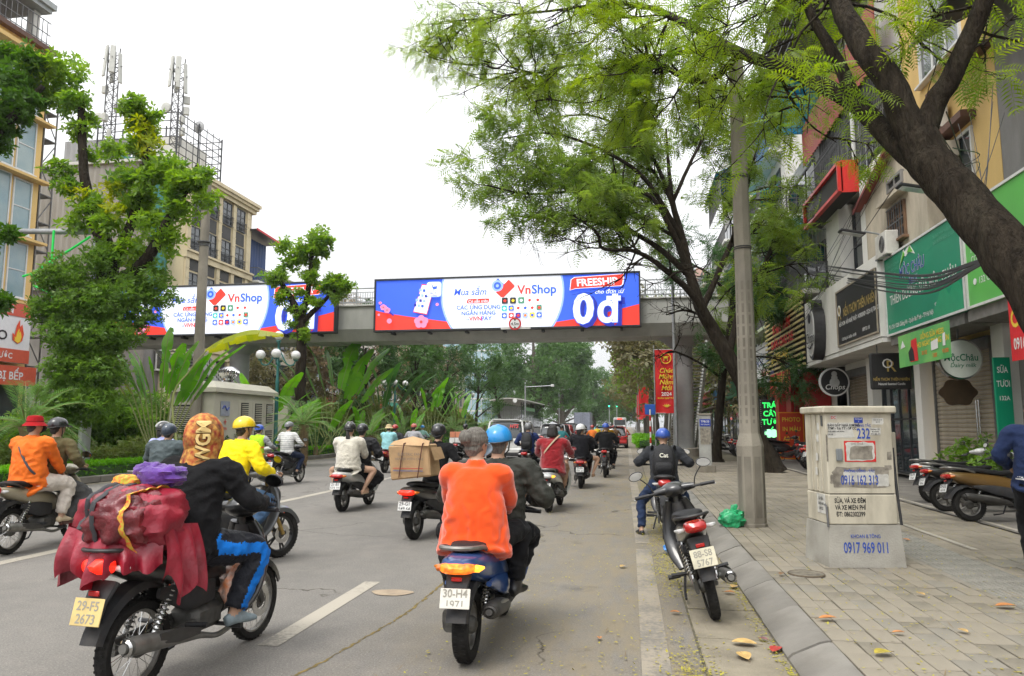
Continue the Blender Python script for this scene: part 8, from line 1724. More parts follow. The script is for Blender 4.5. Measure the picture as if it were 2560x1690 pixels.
# ================================================================== cars, truck and bus
M_cglass = mat('car_glass',(.02,.026,.028),.05,var=.2,scale=2,spec=.8,coat=.4)
def car(label,kind,rear,rz,pm,plate=None,lamp=M_lamp,cat='car',group='cars in traffic',z=0.,rails=False,plm=None):
 L_,W_,H_,hood,gh = dict(suv=(4.75,1.86,1.83,1.05,1.02),cuv=(4.4,1.82,1.66,.95,.92),hatch=(3.6,1.6,1.5,.88,.86),sedan=(4.5,1.76,1.46,.88,.88))[kind]
 T = thing('car',label,cat,(rear[0],rear[1],z),rz,group); w = W_/2; cl = .24 if kind in ('suv','cuv') else .2; tr = .36 if kind in ('suv','cuv') else .30
 def rings(secs,pw=4.5,n=24):
  out = []
  for y,hw,z0,z1 in secs:
   a = np.linspace(0,2*PI,n,endpoint=False)+PI/n; ca,sa = np.cos(a),np.sin(a); ca = np.sign(ca)*np.abs(ca)**(2/pw); sa = np.sign(sa)*np.abs(sa)**(2/pw); zc,hz_ = (z0+z1)/2,(z1-z0)/2
   out.append(np.c_[ca*hw*(1-.05*np.maximum(0,sa)),np.full(n,y),zc+sa*hz_])
  return out
 A_ = cr([(0.02,w*.90,cl+.15,gh-.12),(.05,w*.95,cl+.06,gh-.02),(.25,w*.985,cl,gh),(1.0,w,cl-.02,gh+.01),(L_*.5,w,cl-.02,gh),(L_-1.15,w*.99,cl-.02,hood+.0),(L_-.5,w*.95,cl,hood-.08),(L_-.12,w*.85,cl+.05,hood-.22),(L_,w*.7,cl+.14,hood-.34)],30)
 g = G(); g.ring_loft(rings(A_)); g.build('body',pm,T,30)
 tb = .10 if kind == 'suv' else (.18 if kind != 'sedan' else .75)       # rear screen rake
 ws = L_-1.35 if kind != 'sedan' else L_-1.5
 B_ = cr([(.10,w*.86,gh-.1,gh+.05),(.16+tb*.3,w*.86,gh-.08,gh+(H_-gh)*.5),(.22+tb,w*.80,gh-.08,H_-.04),(.9+tb,w*.79,gh-.08,H_-.01),(ws-1.0,w*.79,gh-.08,H_-.02),(ws-.35,w*.81,gh-.08,H_-.22),(ws+.1,w*.84,gh-.1,gh+.1)],24)
 g = G(); g.ring_loft(rings(B_,3.6)); g.build('windows',M_cglass,T,30)
 C_ = cr([(.20+tb,w*.77,H_-.10,H_-.005),(.5+tb,w*.78,H_-.10,H_+.02),(ws-1.0,w*.78,H_-.12,H_+.0),(ws-.62,w*.76,H_-.18,H_-.10)],14)
 g = G(); g.ring_loft(rings(C_,4)); g.build('roof',pm,T,30)
 for s in (-1,1):
  for y0,y1 in ((.12,.28+tb),(1.35 if kind == 'suv' else 1.2,1.3),(L_*.52,L_*.5),(ws+.05,ws-.75)):
   g = G(); g.tube([(s*w*.87,y0,gh-.06),(s*w*.845,(y0+y1)/2,(gh+H_)/2),(s*w*.78,y1,H_-.05)],[(.045,.03)]*3,8,up=(0,1,0),res=8); g.build('pillar',pm,T)
  g = G(); g.tube([(s*w*.84,.03,gh-.34),(s*w*.93,.10,gh-.02),(s*w*.86,.17,gh+.12)] if kind == 'suv' else [(s*w*.62,.0,gh-.08),(s*w*.9,.08,gh-.05),(s*w*.98,.25,gh-.03)],[(.07,.06),(.085,.07),(.03,.05)],12,up=(0,0,1),res=8); g.build('tail_lamp',lamp,T)
  g = G(); g.tube([(s*(w+.02),ws-.15,gh+.05),(s*(w+.12),ws-.2,gh+.1),(s*(w+.2),ws-.2,gh+.1)],[(.03,.03),(.06,.07),(.03,.05)],10); g.build('wing_mirror',pm,T)
  for yw in (.78,L_-.88):
   W0 = bpy.data.objects.new('wheel',None); COL.objects.link(W0); W0.parent = T; W0.location = (s*(w-.10),yw,tr)
   def ty(g,tr=tr): g.torus((0,0,0),tr-.09,[(.09,0),(.085,.09),(.05,.115),(-.03,.11),(-.03,-.11),(.05,-.115),(.085,-.09)],'X',26)
   link('tyre',cached('tyre|car%.2f' % tr,ty),M_tyre,W0)
   def rm(g,tr=tr): g.lathe([(.05,.09),(.06,.1),(tr-.13,.06),(tr-.11,.1),(tr-.11,-.1)],axis='X',n=20); [g.tube([(.1,0,0),(.09,(tr-.12)*math.cos(a),(tr-.12)*math.sin(a))],[(.03,.03),(.02,.03)],6) for a in np.linspace(0,2*PI,5,endpoint=False)]
   link('rim',cached('rim|car%.2f' % tr,rm),M_rim,W0)
   g = G(); g.torus((s*(w-.06),yw,tr),tr+.03,[(.035,.06),(.035,-.06),(-.03,-.06),(-.03,.06)],'X',26); g.build('wheel_arch',M_plas,T)
 g = G(); g.box((0,.03,cl+.22),(W_*.93,.16,.24),.06); g.build('bumper',pm,T); g = G(); g.box((0,.02,cl+.06),(W_*.86,.14,.14),.04); g.build('lower_bumper',M_plas,T)
 zs = gh-.3 if kind != 'hatch' else cl+.34
 if plate:
  g = G(); g.box((0,-.055,zs),(.36,.012,.17),.004); p_ = g.build('number_plate',plm or M_plate,T); text_on('plate_lettering',plate[0],.085,M_ink,p_,(0,-.064,zs+.04),(1,0,0),(0,0,1),.012); text_on('plate_lettering',plate[1],.085,M_ink,p_,(0,-.064,zs-.04),(1,0,0),(0,0,1),.012)
 g = G(); g.tube([(-.3,.02+tb*.1,gh+.10),(.0,.05+tb*.2,gh+.2),(.12,.08+tb*.3,gh+.3)],.012,6); g.build('rear_wiper',M_blackp,T)
 g = G(); g.box((0,.16+tb,H_+.015),(W_*.66,.28,.04),.015); g.build('spoiler',pm,T); g = G(); g.box((0,-.012,gh-.12),(W_*.42,.03,.05),.01); g.build('chrome_strip',M_chrome,T); g = G(); g.lathe([(.06,0),(.06,.02)],(0,-.02,gh-.03),'Y',18); g.build('emblem',M_chrome,T)
 if rails:
  for s in (-1,1): g = G(); g.tube([(s*w*.68,.6,H_),(s*w*.68,.75,H_+.07),(s*w*.68,ws-1.3,H_+.07),(s*w*.68,ws-1.1,H_-.02)],.02,6); g.build('roof_rail',M_galv,T)
 return T
P_cw,P_cr,P_cd,P_cg,P_ct,P_cs = paint('car_white',(.62,.62,.60)),paint('car_red',(.40,.018,.018)),paint('car_dark',(.025,.027,.032)),paint('car_grey',(.12,.125,.135)),paint('car_teal',(.02,.33,.36)),paint('car_silver',(.35,.36,.37),.3,.4)
c_ = car('white sport utility car with red sticker on its dark rear window','suv',(-5.55,33.0),R(-2),P_cw,('31L','490.12'),rails=True); text_on('sticker','HTS',.22,T_R,c_,(.42,.04,1.56),(1,0,0),(0,.3,1),.03,shear=.2)
car('dark car half hidden behind the white sport utility car','cuv',(-4.9,47.5),R(-2),P_cd,('30G','118.26')); car('dark red crossover ahead of the dark car','cuv',(-5.9,64),R(-2),P_cr,('30H','552.07')); car('black sport utility car ahead of the dark red crossover','suv',(-6.6,82),R(-2),P_cd,('29A','730.12'))
car('small bright red hatchback with yellow plate in the kerb lane','hatch',(-.95,53),0,P_cr,('29E','020.77'),plm=M_platey); car('teal taxi far ahead in the middle lane','sedan',(-3.2,84),0,P_ct,('29K','112.33')); car('grey car far ahead near the bus','sedan',(-3.6,112),0,P_cg,None); car('silver car far ahead behind the truck','sedan',(-6.8,118),0,P_cs,None); car('teal taxi farthest away beside the bus','sedan',(-3.4,135),0,P_ct,None)
for i,(x,y,pm,nm) in enumerate(((-24.4,18,P_cd,'dark car passing behind the median at the left edge'),(-24.6,34,P_cs,'silver car passing behind the banana plants'),(-24.5,48,P_cw,'white car on the far carriageway behind the palms'),(-24.5,66,P_ct,'teal taxi on the far carriageway'))): car(nm,'cuv',(x,y+4.4),PI,pm,None,group='cars on the far carriageway')
# box truck
T = thing('box_truck','grey box truck ahead of the black sport utility car','truck',(-6.0,96,0)); g = G(); g.box((0,2.4,2.05),(2.15,4.6,2.4),.03); g.build('cargo_box',mat('truck_box',(.22,.24,.30),.6,var=.12,dirt=.3),T); g = G(); [g.box((x,.09,2.05),(.03,.03,2.3)) for x in (-1.0,0,1.0)]; [g.box((x,.08,2.05),(.02,.03,2.2)) for x in (-.25,.25)]; g.build('door_frame',M_rail,T,0); g = G(); g.box((0,5.6,1.4),(1.95,1.6,1.9),.12); g.build('cab',P_cg,T); g = G(); g.box((0,3,.75),(1.0,5.6,.2)); g.build('chassis',M_blackp,T); g = G(); g.box((0,.05,.62),(2.0,.1,.18),.02); g.build('bumper',M_plas,T)
for s in (-1,1):
 g = G(); g.box((s*.8,.0,.72),(.3,.06,.12),.02); g.build('tail_lamp',M_lamp,T)
 for yw in (1.2,5.4): link('wheel',cached('wheel|truck',lambda g: (g.torus((0,0,0),.3,[(.1,0),(.09,.1),(0,.11),(0,-.11),(.09,-.1)],'X',22),g.lathe([(.3,-.05),(.3,.05)],axis='X',n=20))),M_tyre,T,(s*.85,yw,.4))
# bus
T = thing('bus','pale city bus far ahead with a lit route board','bus',(-1.9,148,0)); g = G(); g.box((0,5,1.75),(2.5,10.5,2.8),.14); g.build('body',mat('bus_white',(.52,.53,.52),.45,var=.08,dirt=.2),T); g = G(); g.box((0,-.26,2.2),(2.1,.03,1.0),.06); g.build('rear_window',M_cglass,T); g = G(); g.box((0,-.27,2.9),(.9,.04,.28)); g.build('route_board',MATS['led_red'] if 'led_red' in MATS else M_lamp,T)
g = G(); [g.box((s*1.255,5,2.2),(.02,9.6,.95)) for s in (-1,1)]; g.build('side_windows',M_cglass,T); g = G(); g.box((0,-.27,.75),(2.3,.05,.3),.05); g.build('bumper',M_plas,T)
for s in (-1,1):
 g = G(); g.box((s*1.08,-.27,1.2),(.16,.05,.5),.03); g.build('tail_lamp',M_lamp,T)
 for yw in (2.4,8): link('wheel',_bc['wheel|truck'],M_tyre,T,(s*1.05,yw,.45))
# ================================================================== street furniture
M_cpost = mat('post_concrete',(.26,.235,.19),.9,var=.25,scale=2.2,bump=.5,bscale=60,dirt=.6,detail=8,stretch=(1,1,.45),dcol=(.12,.10,.075))
M_cab = mat('cabinet_paint',(.50,.46,.365),.6,var=.16,scale=4,dirt=.75,detail=9,stretch=(1.6,1.6,.5),dcol=(.25,.215,.15))
# octagonal concrete lamp post
T = thing('lamp_post','tall octagonal concrete post with a boxed base on the right pavement','post',(1.72,11.25,.15))
g = G(); g.lathe([(.205,0),(.205,.04),(.195,.05),(.19,1.08),(.195,1.14),(.145,1.32)],n=8); g.build('base',M_cpost,T,10)
g = G(); g.lathe([(.143,1.31),(.136,2.2),(.125,3.6),(.117,5.0),(.110,6.9),(.105,7.05)],n=8); g.build('shaft',M_cpost,T,10)
for k in range(8):
 a = k*PI/4+PI/8; g = G(); g.box((.178*math.cos(a),.178*math.sin(a),.56),(.006,.095,.86),rz=a); g.build('base_panel',mat('post_panel',(.20,.18,.145),.95,var=.3,scale=4,dirt=.5,stretch=(1,1,.5)),T)
 for z0,z1,r_ in ((1.45,3.6,.129),):
  for q in range(13): g = G(); g.box((r_*math.cos(a)-.003*q*math.cos(a)*.25,r_*math.sin(a)-.003*q*math.sin(a)*.25,z0+q*.17),(.004,.034,.13),rz=a); g.build('recess',MATS['post_panel'],T)
for z in (4.05,5.15):
 for dz in (0,.03): g = G(); g.torus((0,0,z+dz),.126-.004*(z-4),[(.006,0),(0,.008),(-.006,0),(0,-.008)],'Z',16); g.build('wire_tie',M_blackp,T)
# utility cabinet
T = thing('utility_cabinet','beige utility cabinet covered in stencilled numbers and torn notices','cabinet',(2.36,8.18,.15),R(9))
g = G(); w0,w1,d0 = .372,.365,.30
g.ring_loft([[(-w0-.02,-.0,0),(w0+.02,-.0,0),(w0+.02,.62,0),(-w0-.02,.62,0)],[(-w1,.03,.42),(w1,.03,.42),(w1,.60,.42),(-w1,.60,.42)]]); g.build('plinth',mat('plinth_concrete',(.34,.325,.285),.85,var=.2,scale=3,dirt=.6,detail=8,bump=.25,bscale=50,dcol=(.20,.175,.13)),T,20)
def bxp(nm,c,d,m,ch=.006,par=None): q = G(); q.box(c,d,ch); return q.build(nm,m,par or T)
low = bxp('lower_door',(0,.315,.575),(.70,.55,.30),M_cab,.008); upp = bxp('body',(0,.315,1.145),(.69,.545,.83),M_cab,.008); bxp('lid',(0,.31,1.595),(.77,.62,.075),M_cab,.014); bxp('side_box',(.42,.42,1.05),(.14,.34,.62),M_cab,.01)
for x in (-.30,-.18,-.06): bxp('side_rib',(-.349,.31+x+.18,1.145),(.014,.05,.80),M_cab,.004)
bxp('gap',(0,.05,.733),(.66,.01,.012),M_dkin,0); bxp('handle',(-.22,.035,1.13),(.062,.03,.125),mat('handle_grey',(.28,.30,.31),.4,metal=.5),.006); bxp('latch',(-.352,.12,1.48),(.012,.03,.11),M_rail,.003)
g = G(); g.tube([(-.365,.1,.62),(-.37,.05,.6),(-.37,.03,.40)],.012,8); g.build('conduit',M_rail,T); g = G(); g.tube([(.37,.1,1.2),(.365,.06,.8),(.38,.03,.42)],.014,8,res=10); g.build('conduit',M_blackp,T)
M_pap = mat('torn_paper',(.56,.55,.51),.9,var=.15,scale=14,dirt=.4); M_papg = mat('glue_stain',(.26,.235,.195),.95,var=.35,scale=16,dirt=.6,detail=8); M_stn = mat('stencil_blue',(.03,.075,.36),.8,var=.35,scale=30)
UX,UZ = (1,0,0),(0,0,1); yf = .0415
def note(nm,x,z,w_,h_,m,lay=1,seed=None):
 """paper or glue patch with an irregular torn outline"""
 r_ = random.Random(seed or int(x*1000+z*77)); n = 22; pts = []
 for k in range(n):
  t = k/n*4; s_ = int(t); u = t-s_; px,pz = ((-1+2*u,-1),(1,-1+2*u),(1-2*u,1),(-1,1-2*u))[s_]; j = 1-r_.random()*.14; pts.append((x+px*w_/2*j,z+pz*h_/2*j))
 q = G(); q.prism(pts,'Y',yf-.0008*lay,yf-.0008*lay-.0006); return q.build(nm,m,T,0)
def tx(s_,x,z,sz,m,lay=4,b=.02,sx=.9,al='CENTER',**k): return text_on('lettering',s_,sz,m,T,(x,yf-.0008*lay-.001,z),UX,UZ,b,sx=sx,align=al,**k)
note('notice',-.19,1.38,.29,.17,M_pap,1,5); [tx(s_,-.325,1.435-.032*i,.036 if i < 2 else .022,T_K,3,al='LEFT') for i,s_ in enumerate(('BÁN GẤP NHÀ KIM MÃ','77M² - 9,6 TỶ - SĐCC','ô tô tránh, ngõ thông','LH: 09'))]
note('logo_patch',-.26,1.515,.075,.045,M_pap,1,6); tx('DC',-.26,1.515,.04,T_R,3); bxp('blue_plate',(.0,.04,1.485),(.09,.004,.055),mat('plate_blue',(.02,.05,.33),.4),.001); tx('TỦ PILLAR',0,1.497,.018,T_W,6); tx('2',0,1.475,.018,T_W,6)
tx('THÔNG TẮC',.035,1.432,.034,M_stn,2); tx('232',.045,1.352,.15,M_stn,2,.016,.62)
note('notice',.20,1.475,.13,.07,M_pap,1,8); note('notice',.17,1.37,.12,.08,M_pap,1,9); [tx(s_,.17,1.392-.024*i,.019,T_K,3) for i,s_ in enumerate(('KHOAN CẮT','BÊ TÔNG','0915 890 471'))]; [tx(s_,.20,1.49-.022*i,.016,T_K,3) for i,s_ in enumerate(('thuê nhà giá rẻ','liên hệ'))]
bxp('red_notice',(.0,.0405,1.165),(.325,.003,.215),T_R,.001); note('notice_paper',0,1.165,.315,.205,M_pap,4,10); note('glue_stain',.01,1.15,.25,.15,M_papg,5,11); tx('CHO THUÊ',-.03,1.243,.028,M_papg,6)
note('glue_stain',.0,.90,.62,.22,M_papg,1,12); note('notice',-.02,.905,.34,.12,M_pap,2,13); note('notice',.22,.87,.13,.13,M_pap,2,14); tx('THÔNG CỐNG - TẮC',-.02,.965,.036,M_stn,4,.03); tx('0916 162 313',-.02,.875,.135,M_stn,4,.016,.52)
note('notice',-.13,.60,.33,.215,mat('pale_patch',(.40,.385,.33),.85,var=.12,dirt=.25),1,15); [tx(s_,-.13,.665-.068*i,.066,T_K,3,.028,.66) for i,s_ in enumerate(('SỬA, VÁ XE ĐÊM','VÁ XE MIỄN PHÍ','ĐT: 0862302399'))]
for k,(x,z,w_,h_) in enumerate(((.12,.62,.02,.06),(.22,.60,.02,.10),(.29,.61,.015,.11),(.11,.54,.05,.04),(-.34,1.2,.02,.3),(.30,1.12,.05,.09),(.28,1.0,.08,.05),(-.29,.88,.07,.1))): note('torn_scrap',x,z,w_,h_,M_pap if k < 4 else M_papg,1,20+k)
g = G(); vs,fs = text_mesh('0917 969 011',.15,.014,'CENTER',.56); g.add([(a,(.2+c)*.0714-.004,.2+c) for a,b_,c in vs],fs); g.build('lettering',M_stn,T,0); g = G(); vs,fs = text_mesh('KHOAN B.TÔNG',.05,.01,'CENTER',.8); g.add([(a,(.31+c)*.0714-.004,.31+c) for a,b_,c in vs],fs); g.build('lettering',M_stn,T,0)
q = G(); q.box((-.353,.22,.62),(.004,.2,.2)); q.build('side_notice',M_pap,T)
for i,s_ in enumerate(('LÀ TIỀN','CHO VAY','09 123')): text_on('lettering',s_,.04,T_K,T,(-.357,.22,.67-.05*i),(0,-1,0),UZ,.015,sx=.8)
for k,z in enumerate((1.42,1.3,1.1,.95)): q = G(); q.box((-.358,.2+.03*k,z),(.003,.05,.08)); q.build('side_scrap',M_pap,T)
# square concrete stub with a blue number plate
T = thing('concrete_stub','short square concrete post with a blue number plate by the slim tree','post',(2.32,24.0,.15)); g = G(); g.box((0,0,.1),(.56,.5,.22),.02); g.build('foot',M_cpost,T); g = G(); g.box((0,0,.95),(.36,.3,1.6),.02); g.build('shaft',mat('stub_grey',(.34,.34,.32),.85,var=.2,dirt=.45,scale=4),T); g = G(); g.box((0,-.155,1.52),(.33,.012,.22)); p_ = g.build('plate',MATS['plate_blue'],T); text_on('lettering','TPB.33',.09,T_W,p_,(0,-.164,1.56),UX,UZ,.015); text_on('lettering','Phố Giảng Võ',.045,T_W,p_,(0,-.164,1.47),UX,UZ,.01); note_m = M_papg; g = G(); g.box((0,-.153,1.1),(.30,.006,.5)); g.build('poster_remains',M_papg,T)
g = G(); g.box((0,0,1.78),(.40,.34,.06),.01); g.build('cap',M_cpost,T)
# new-year banners
M_ban = mat('banner_fabric_red',(.60,.012,.012),.6,var=.12,scale=2,bump=.25,bscale=5)
def flag(label,x,y,z0,w_,h_,pole=True,rz=0.,full=True):
 T = thing('street_banner',label,'banner',(x,y,.15),rz,'red new year banners'); n = 9; g = G(); rings = []
 for j in range(14): v = j/13; rings.append([(w_*(i/(n-1)),.04*math.sin(i*.9+j*.5)*v,z0+h_*(1-v)) for i in range(n)])
 g.ring_loft(rings,False,False); g.build('cloth',M_ban,T,60)
 if full:
  def t_(s_,v,sz,m,**k): text_on('lettering',s_,sz,m,T,(w_/2,-.06,z0+h_*(1-v)),UX,UZ,.02,**k)
  for i,s_ in enumerate(('Chúc','Mừng','Năm','Mới')): t_(s_,.33+.092*i,w_*.30,T_Y,shear=.25)
  t_('2024',.70,w_*.24,T_W); t_('XUÂN GIÁP THÌN',.765,w_*.105,T_Y)
  g = G(); g.torus((w_/2,-.06,z0+h_*.86),w_*.24,[(.02,.004),(-.02,.004),(-.02,-.004),(.02,-.004)],'Y',24); g.build('emblem',T_Y,T); g = G(); [g.box((w_/2+dx,-.06,z0+h_*.86+dz),(a,.01,b)) for dx,dz,a,b in ((0,.08,.3*w_,.03),(0,-.02,.2*w_,.03),(-.08,-.02,.03,.2),(.08,-.02,.03,.2),(0,.02,.12*w_,.09))]; g.build('emblem_mark',T_Y,T,0)
  for k in range(5): a = R(-60+30*k); g = G(); g.tube([(w_/2,-.06,z0+h_*.10),(w_/2+math.sin(a)*w_*.22,-.065,z0+h_*.10+math.cos(a)*w_*.14)],[(.04,.006),(.004,.004)],8,up=(0,1,0)); g.build('lotus_petal',T_Y,T)
 if pole: g = G(); g.tube([(-.04,.02,0),(-.04,.02,z0+h_+.2)],.03,8); g.build('pole',M_galv,T); g = G(); g.tube([(-.04,.0,z0+h_),(w_,.0,z0+h_)],.012,6); g.tube([(-.04,.0,z0),(w_,.0,z0)],.012,6); g.build('crossbar',M_galv,T)
 return T
flag('large red new year banner with yellow script in front of the bridge column',1.22,35.0,2.0,.98,2.95)
for k,(x,y,nm) in enumerate(((.95,76,'small red banner far along the right kerb, nearer one'),(1.0,96,'small red banner far along the right kerb, farther one'),(1.1,120,'tiny red banner at the far right kerb'))): flag(nm,x,y,2.4,1.0,3.0,True,full=False)
flag('red new year banner on the median behind the pale blue hoodie',-17.6,45,2.0,.62,1.75,True); flag('lower red banner beside the median banner',-18.2,46,.9,.6,1.2,True,full=False)
# blue sign on a red and white post, thin grey posts
T = thing('traffic_sign','blue square road sign on a red and white striped post','sign',(.92,34.0,.05)); g = G(); g.box((0,0,2.25),(.46,.03,.46),.01); g.build('plate',mat('sign_blue',(.02,.10,.45),.45),T)
for k in range(9): g = G(); g.lathe([(.04,.25*k),(.04,.25*k+.25)],n=12); g.build('stripe',T_R if k % 2 else T_W,T)
g = G(); g.box((0,-.03,.55),(.14,.05,.2)); g.build('clamp',M_galv,T)
T = thing('street_light','slim grey street light behind the slim tree','street light',(1.9,31.5,.15)); g = G(); g.tube([(0,0,0),(0,0,7.2),(-.1,0,7.9),(-1.4,0,8.3)],[.08,.06,.05,.035],10,res=20); g.build('pole',M_galv,T); g = G(); g.box((-1.6,0,8.3),(.6,.2,.1),.03); g.build('lantern',M_rail,T)
# concrete pole at the left
T = thing('utility_pole','tall round concrete pole before the cream building','pole',(-15.75,25.2,.1)); g = G(); g.lathe([(.21,0),(.15,10.9)],n=20); g.build('shaft',M_cpost,T)
for z in (9.6,8.2): g = G(); g.lathe([(.185,z),(.19,z+.12),(.26,z+.14),(.26,z+.18),(.18,z+.2)],n=20); g.build('clamp',M_rail,T)
# signal mast arm with green neon ornament
T = thing('mast_arm','grey traffic mast with a long arm reaching out of frame at the left','mast',(-15.9,19.8,.1)); g = G(); g.tube([(0,0,0),(0,0,7.9)],[.17,.13],16); g.build('post',M_galv,T); g = G(); g.tube([(.1,0,7.35),(-3.2,0,7.5),(-7,.5,7.6)],[.10,.085,.06],12); g.build('arm',M_galv,T)
T = thing('neon_ornament','bright green neon street ornament on the mast','ornament',(-15.9,19.6,6.9)); Mn = mat('neon_green',(.02,.65,.10),.4,var=.05,emit=.08)
for k,pts in enumerate(([(-1.35,0,.6),(-1.35,0,-.4)],[(-.1,0,.35),(-.7,0,0),(-1.35,0,-.35),(-2.0,0,-.75)],[(-2.3,0,-.8),(-2.0,0,-.75),(-1.7,0,-1.0),(-1.3,0,-.9)],[(-1.9,0,-1.1),(-1.4,0,-1.3),(-1.2,0,-1.5)],[(-1.35,0,-.4),(-1.2,0,-.9),(-1.5,0,-1.2)])): g = G(); g.tube(pts,.035,8,res=12); g.build('neon_tube',Mn,T)
# globe lamps
M_globe = mat('opal_globe',(.66,.66,.64),.2,var=.04,coat=.4); M_teal = mat('teal_iron',(.02,.13,.12),.45,var=.15)
def globe(label,x,y,s):
 T = thing('globe_lamp',label,'street lamp',(x,y,.12),0,'globe street lamps'); T.scale = (s,s,s); g = G(); g.lathe([(.16,0),(.14,.5),(.09,.6),(.075,3.2),(.09,3.25),(.06,3.35),(.05,4.9),(.12,5.0),(.10,5.05)],n=16); g.build('post',M_teal,T); g = G(); g.ball((0,0,5.24),.2,20,14); g.build('globe',M_globe,T)
 for k in range(4):
  a = k*PI/2+.35; c,s_ = math.cos(a),math.sin(a); g = G(); g.tube([(0,0,4.75),(.35*c,.35*s_,4.05),(.62*c,.62*s_,4.0),(.72*c,.72*s_,4.18)],.03,8,res=14); g.lathe([(.08,4.16),(.11,4.22)],(.72*c,.72*s_,0),n=12); ar = g.build('arm',M_teal,T); g = G(); g.ball((.72*c,.72*s_,4.41),.2,20,14); g.build('globe',M_globe,ar)
 return T
globe('teal lamp with white globes rising above the small kiosk',-15.2,30.4,1.03); globe('far lamp with white globes left of the bus shelter',-15.6,70,1.0); globe('farthest lamp with white globes beyond the shrubs',-16.2,50,1.0)
# kiosks
M_ksk = mat('kiosk_beige',(.47,.45,.36),.6,var=.08,scale=1.5,dirt=.3,detail=7,dcol=(.3,.27,.2));
def louvre(T,c,w_,h_,face):
 n = int(h_/.075); sl = G(); sl.box((0,0,0),(.03,w_,.035) if face == 'E' else (w_,.03,.035),0,rx=0); me = sl.mesh('louvre_slat'); fr = G(); fr.box(c,(.02,w_+.06,h_+.06) if face == 'E' else (w_+.06,.02,h_+.06)); F0 = fr.build('louvre',M_dkin,T)
 for k in range(n): link('louvre_slat',me,M_ksk,F0,V(*c)+V(.02 if face == 'E' else 0,-.02 if face == 'S' else 0,-h_/2+.04+k*.075))
T = thing('transformer_kiosk','large beige louvred transformer kiosk with a roof ventilator','kiosk',(-16.0,27.6,.12)); g = G(); g.box((0,0,1.35),(1.8,4.6,2.7),.02); g.build('body',M_ksk,T); g = G(); g.box((0,0,.1),(1.95,4.75,.22),.02); g.build('plinth',M_cpost,T)
g = G(); g.ring_loft([[(-1.05,-2.45,2.7),(1.05,-2.45,2.7),(1.05,2.45,2.7),(-1.05,2.45,2.7)],[(-1.05,-2.45,2.86),(1.05,-2.45,2.86),(1.05,2.45,2.86),(-1.05,2.45,2.86)],[(-.75,-2.1,3.12),(.75,-2.1,3.12),(.75,2.1,3.12),(-.75,2.1,3.12)]]); g.build('roof',M_ksk,T,20)
for y0 in (-1.9,-.55,.55,1.5):
 if y0 > -1: g = G(); g.box((.905,y0+.45,1.3),(.02,.92,2.25),.01); g.build('door',M_ksk,T); louvre(T,(.92,y0+.45,1.95),.5,.75,'E'); louvre(T,(.92,y0+.45,.85),.5,.75,'E')
louvre(T,(-.35,-2.305,1.7),.8,1.0,'S'); g = G(); g.box((.92,-1.55,2.1),(.01,.65,.55)); g.build('logo_plate',mat('logo_grey',(.30,.32,.38),.5),T); g = G(); g.tube([(.93,-1.75,2.1),(.93,-1.6,2.2),(.93,-1.45,2.05),(.93,-1.3,2.15)],.03,6,res=12); g.build('logo_mark',T_DB,T); text_on('lettering','EVN',.14,T_R,T,(.93,-1.52,1.35),(0,1,0),UZ,.02); g = G(); g.box((.925,-1.52,1.6),(.006,.2,.03)); g.box((.925,-1.52,1.6),(.006,.03,.2)); g.build('logo_mark',T_R,T)
g = G(); g.box((.93,1.95,2.15),(.008,.4,.3)); g.build('sticker',mat('sticker_grey',(.36,.40,.46),.5),T); g = G(); g.box((-.3,-2.31,2.5),(.5,.008,.25)); g.build('sticker',MATS['sticker_grey'],T)
V_ = bpy.data.objects.new('roof_ventilator',None); COL.objects.link(V_); V_.parent = T; V_.location = (.0,.2,3.1); g = G(); g.lathe([(.42,0),(.22,.18),(.22,.25)],n=20); g.build('collar',M_chrome,V_)
for k in range(20): a = k*2*PI/20; g = G(); g.tube([(.22*math.cos(a),.22*math.sin(a),.25),(.36*math.cos(a+.2),.36*math.sin(a+.2),.42),(.34*math.cos(a+.35),.34*math.sin(a+.35),.6),(.15*math.cos(a+.5),.15*math.sin(a+.5),.72)],[(.05,.006)]*4,6,up=(0,0,1),res=8); g.build('vane',M_chrome,V_)
T = thing('meter_kiosk','smaller plain beige kiosk with two meter windows right of the transformer kiosk','kiosk',(-15.9,32.2,.12)); g = G(); g.box((0,0,1.35),(1.5,1.6,2.7),.02); g.build('body',M_ksk,T); g = G(); g.box((0,0,2.74),(1.6,1.7,.08),.01); g.build('lid',M_ksk,T); g = G(); g.box((-.42,-.86,1.5),(.55,.14,.75),.01); g.build('meter_box',M_ksk,T); [(lambda q: q.box((-.55+.26*k,-.935,1.62),(.16,.012,.2)) and q.build('meter_window',M_cglass,T))(G()) for k in range(2)]; louvre(T,(.76,.0,1.7),.9,.9,'E'); g = G(); [g.lathe([(.025,0),(.025,.02)],(x,-.81,2.3),'Y',8) for x in (-.2,.3)]; g.build('bolt',M_rail,T)
# bus rapid transit shelter on the median
T = thing('bus_shelter','grey slatted bus station with a long curved roof on the median','shelter',(-16.6,104,.12)); M_sh = mat('shelter_grey',(.22,.22,.21),.6,var=.12,dirt=.2); g = G(); g.box((0,12,.55),(3.4,26,1.1),.03); g.build('platform',M_gconc,T)
g = G(); rings = [[(x,y,4.75+.55*math.cos(x*.42)+dz) for x,dz in [(q,0) for q in np.linspace(-2.6,2.6,12)]+[(q,-.14) for q in np.linspace(2.6,-2.6,12)]] for y in (-2.5,27)]; g.ring_loft(rings); g.build('roof',mat('shelter_roof',(.48,.47,.43),.5,var=.08),T,30)
for k in range(14):
 for s in (-1,1): g = G(); g.box((s*1.6,-.5+k*2.0,2.9),(.1,.14,3.7)); g.build('column',M_frd,T)
slb = G(); slb.box((0,0,0),(3.2,.04,.1)); slm = slb.mesh('wall_slat')
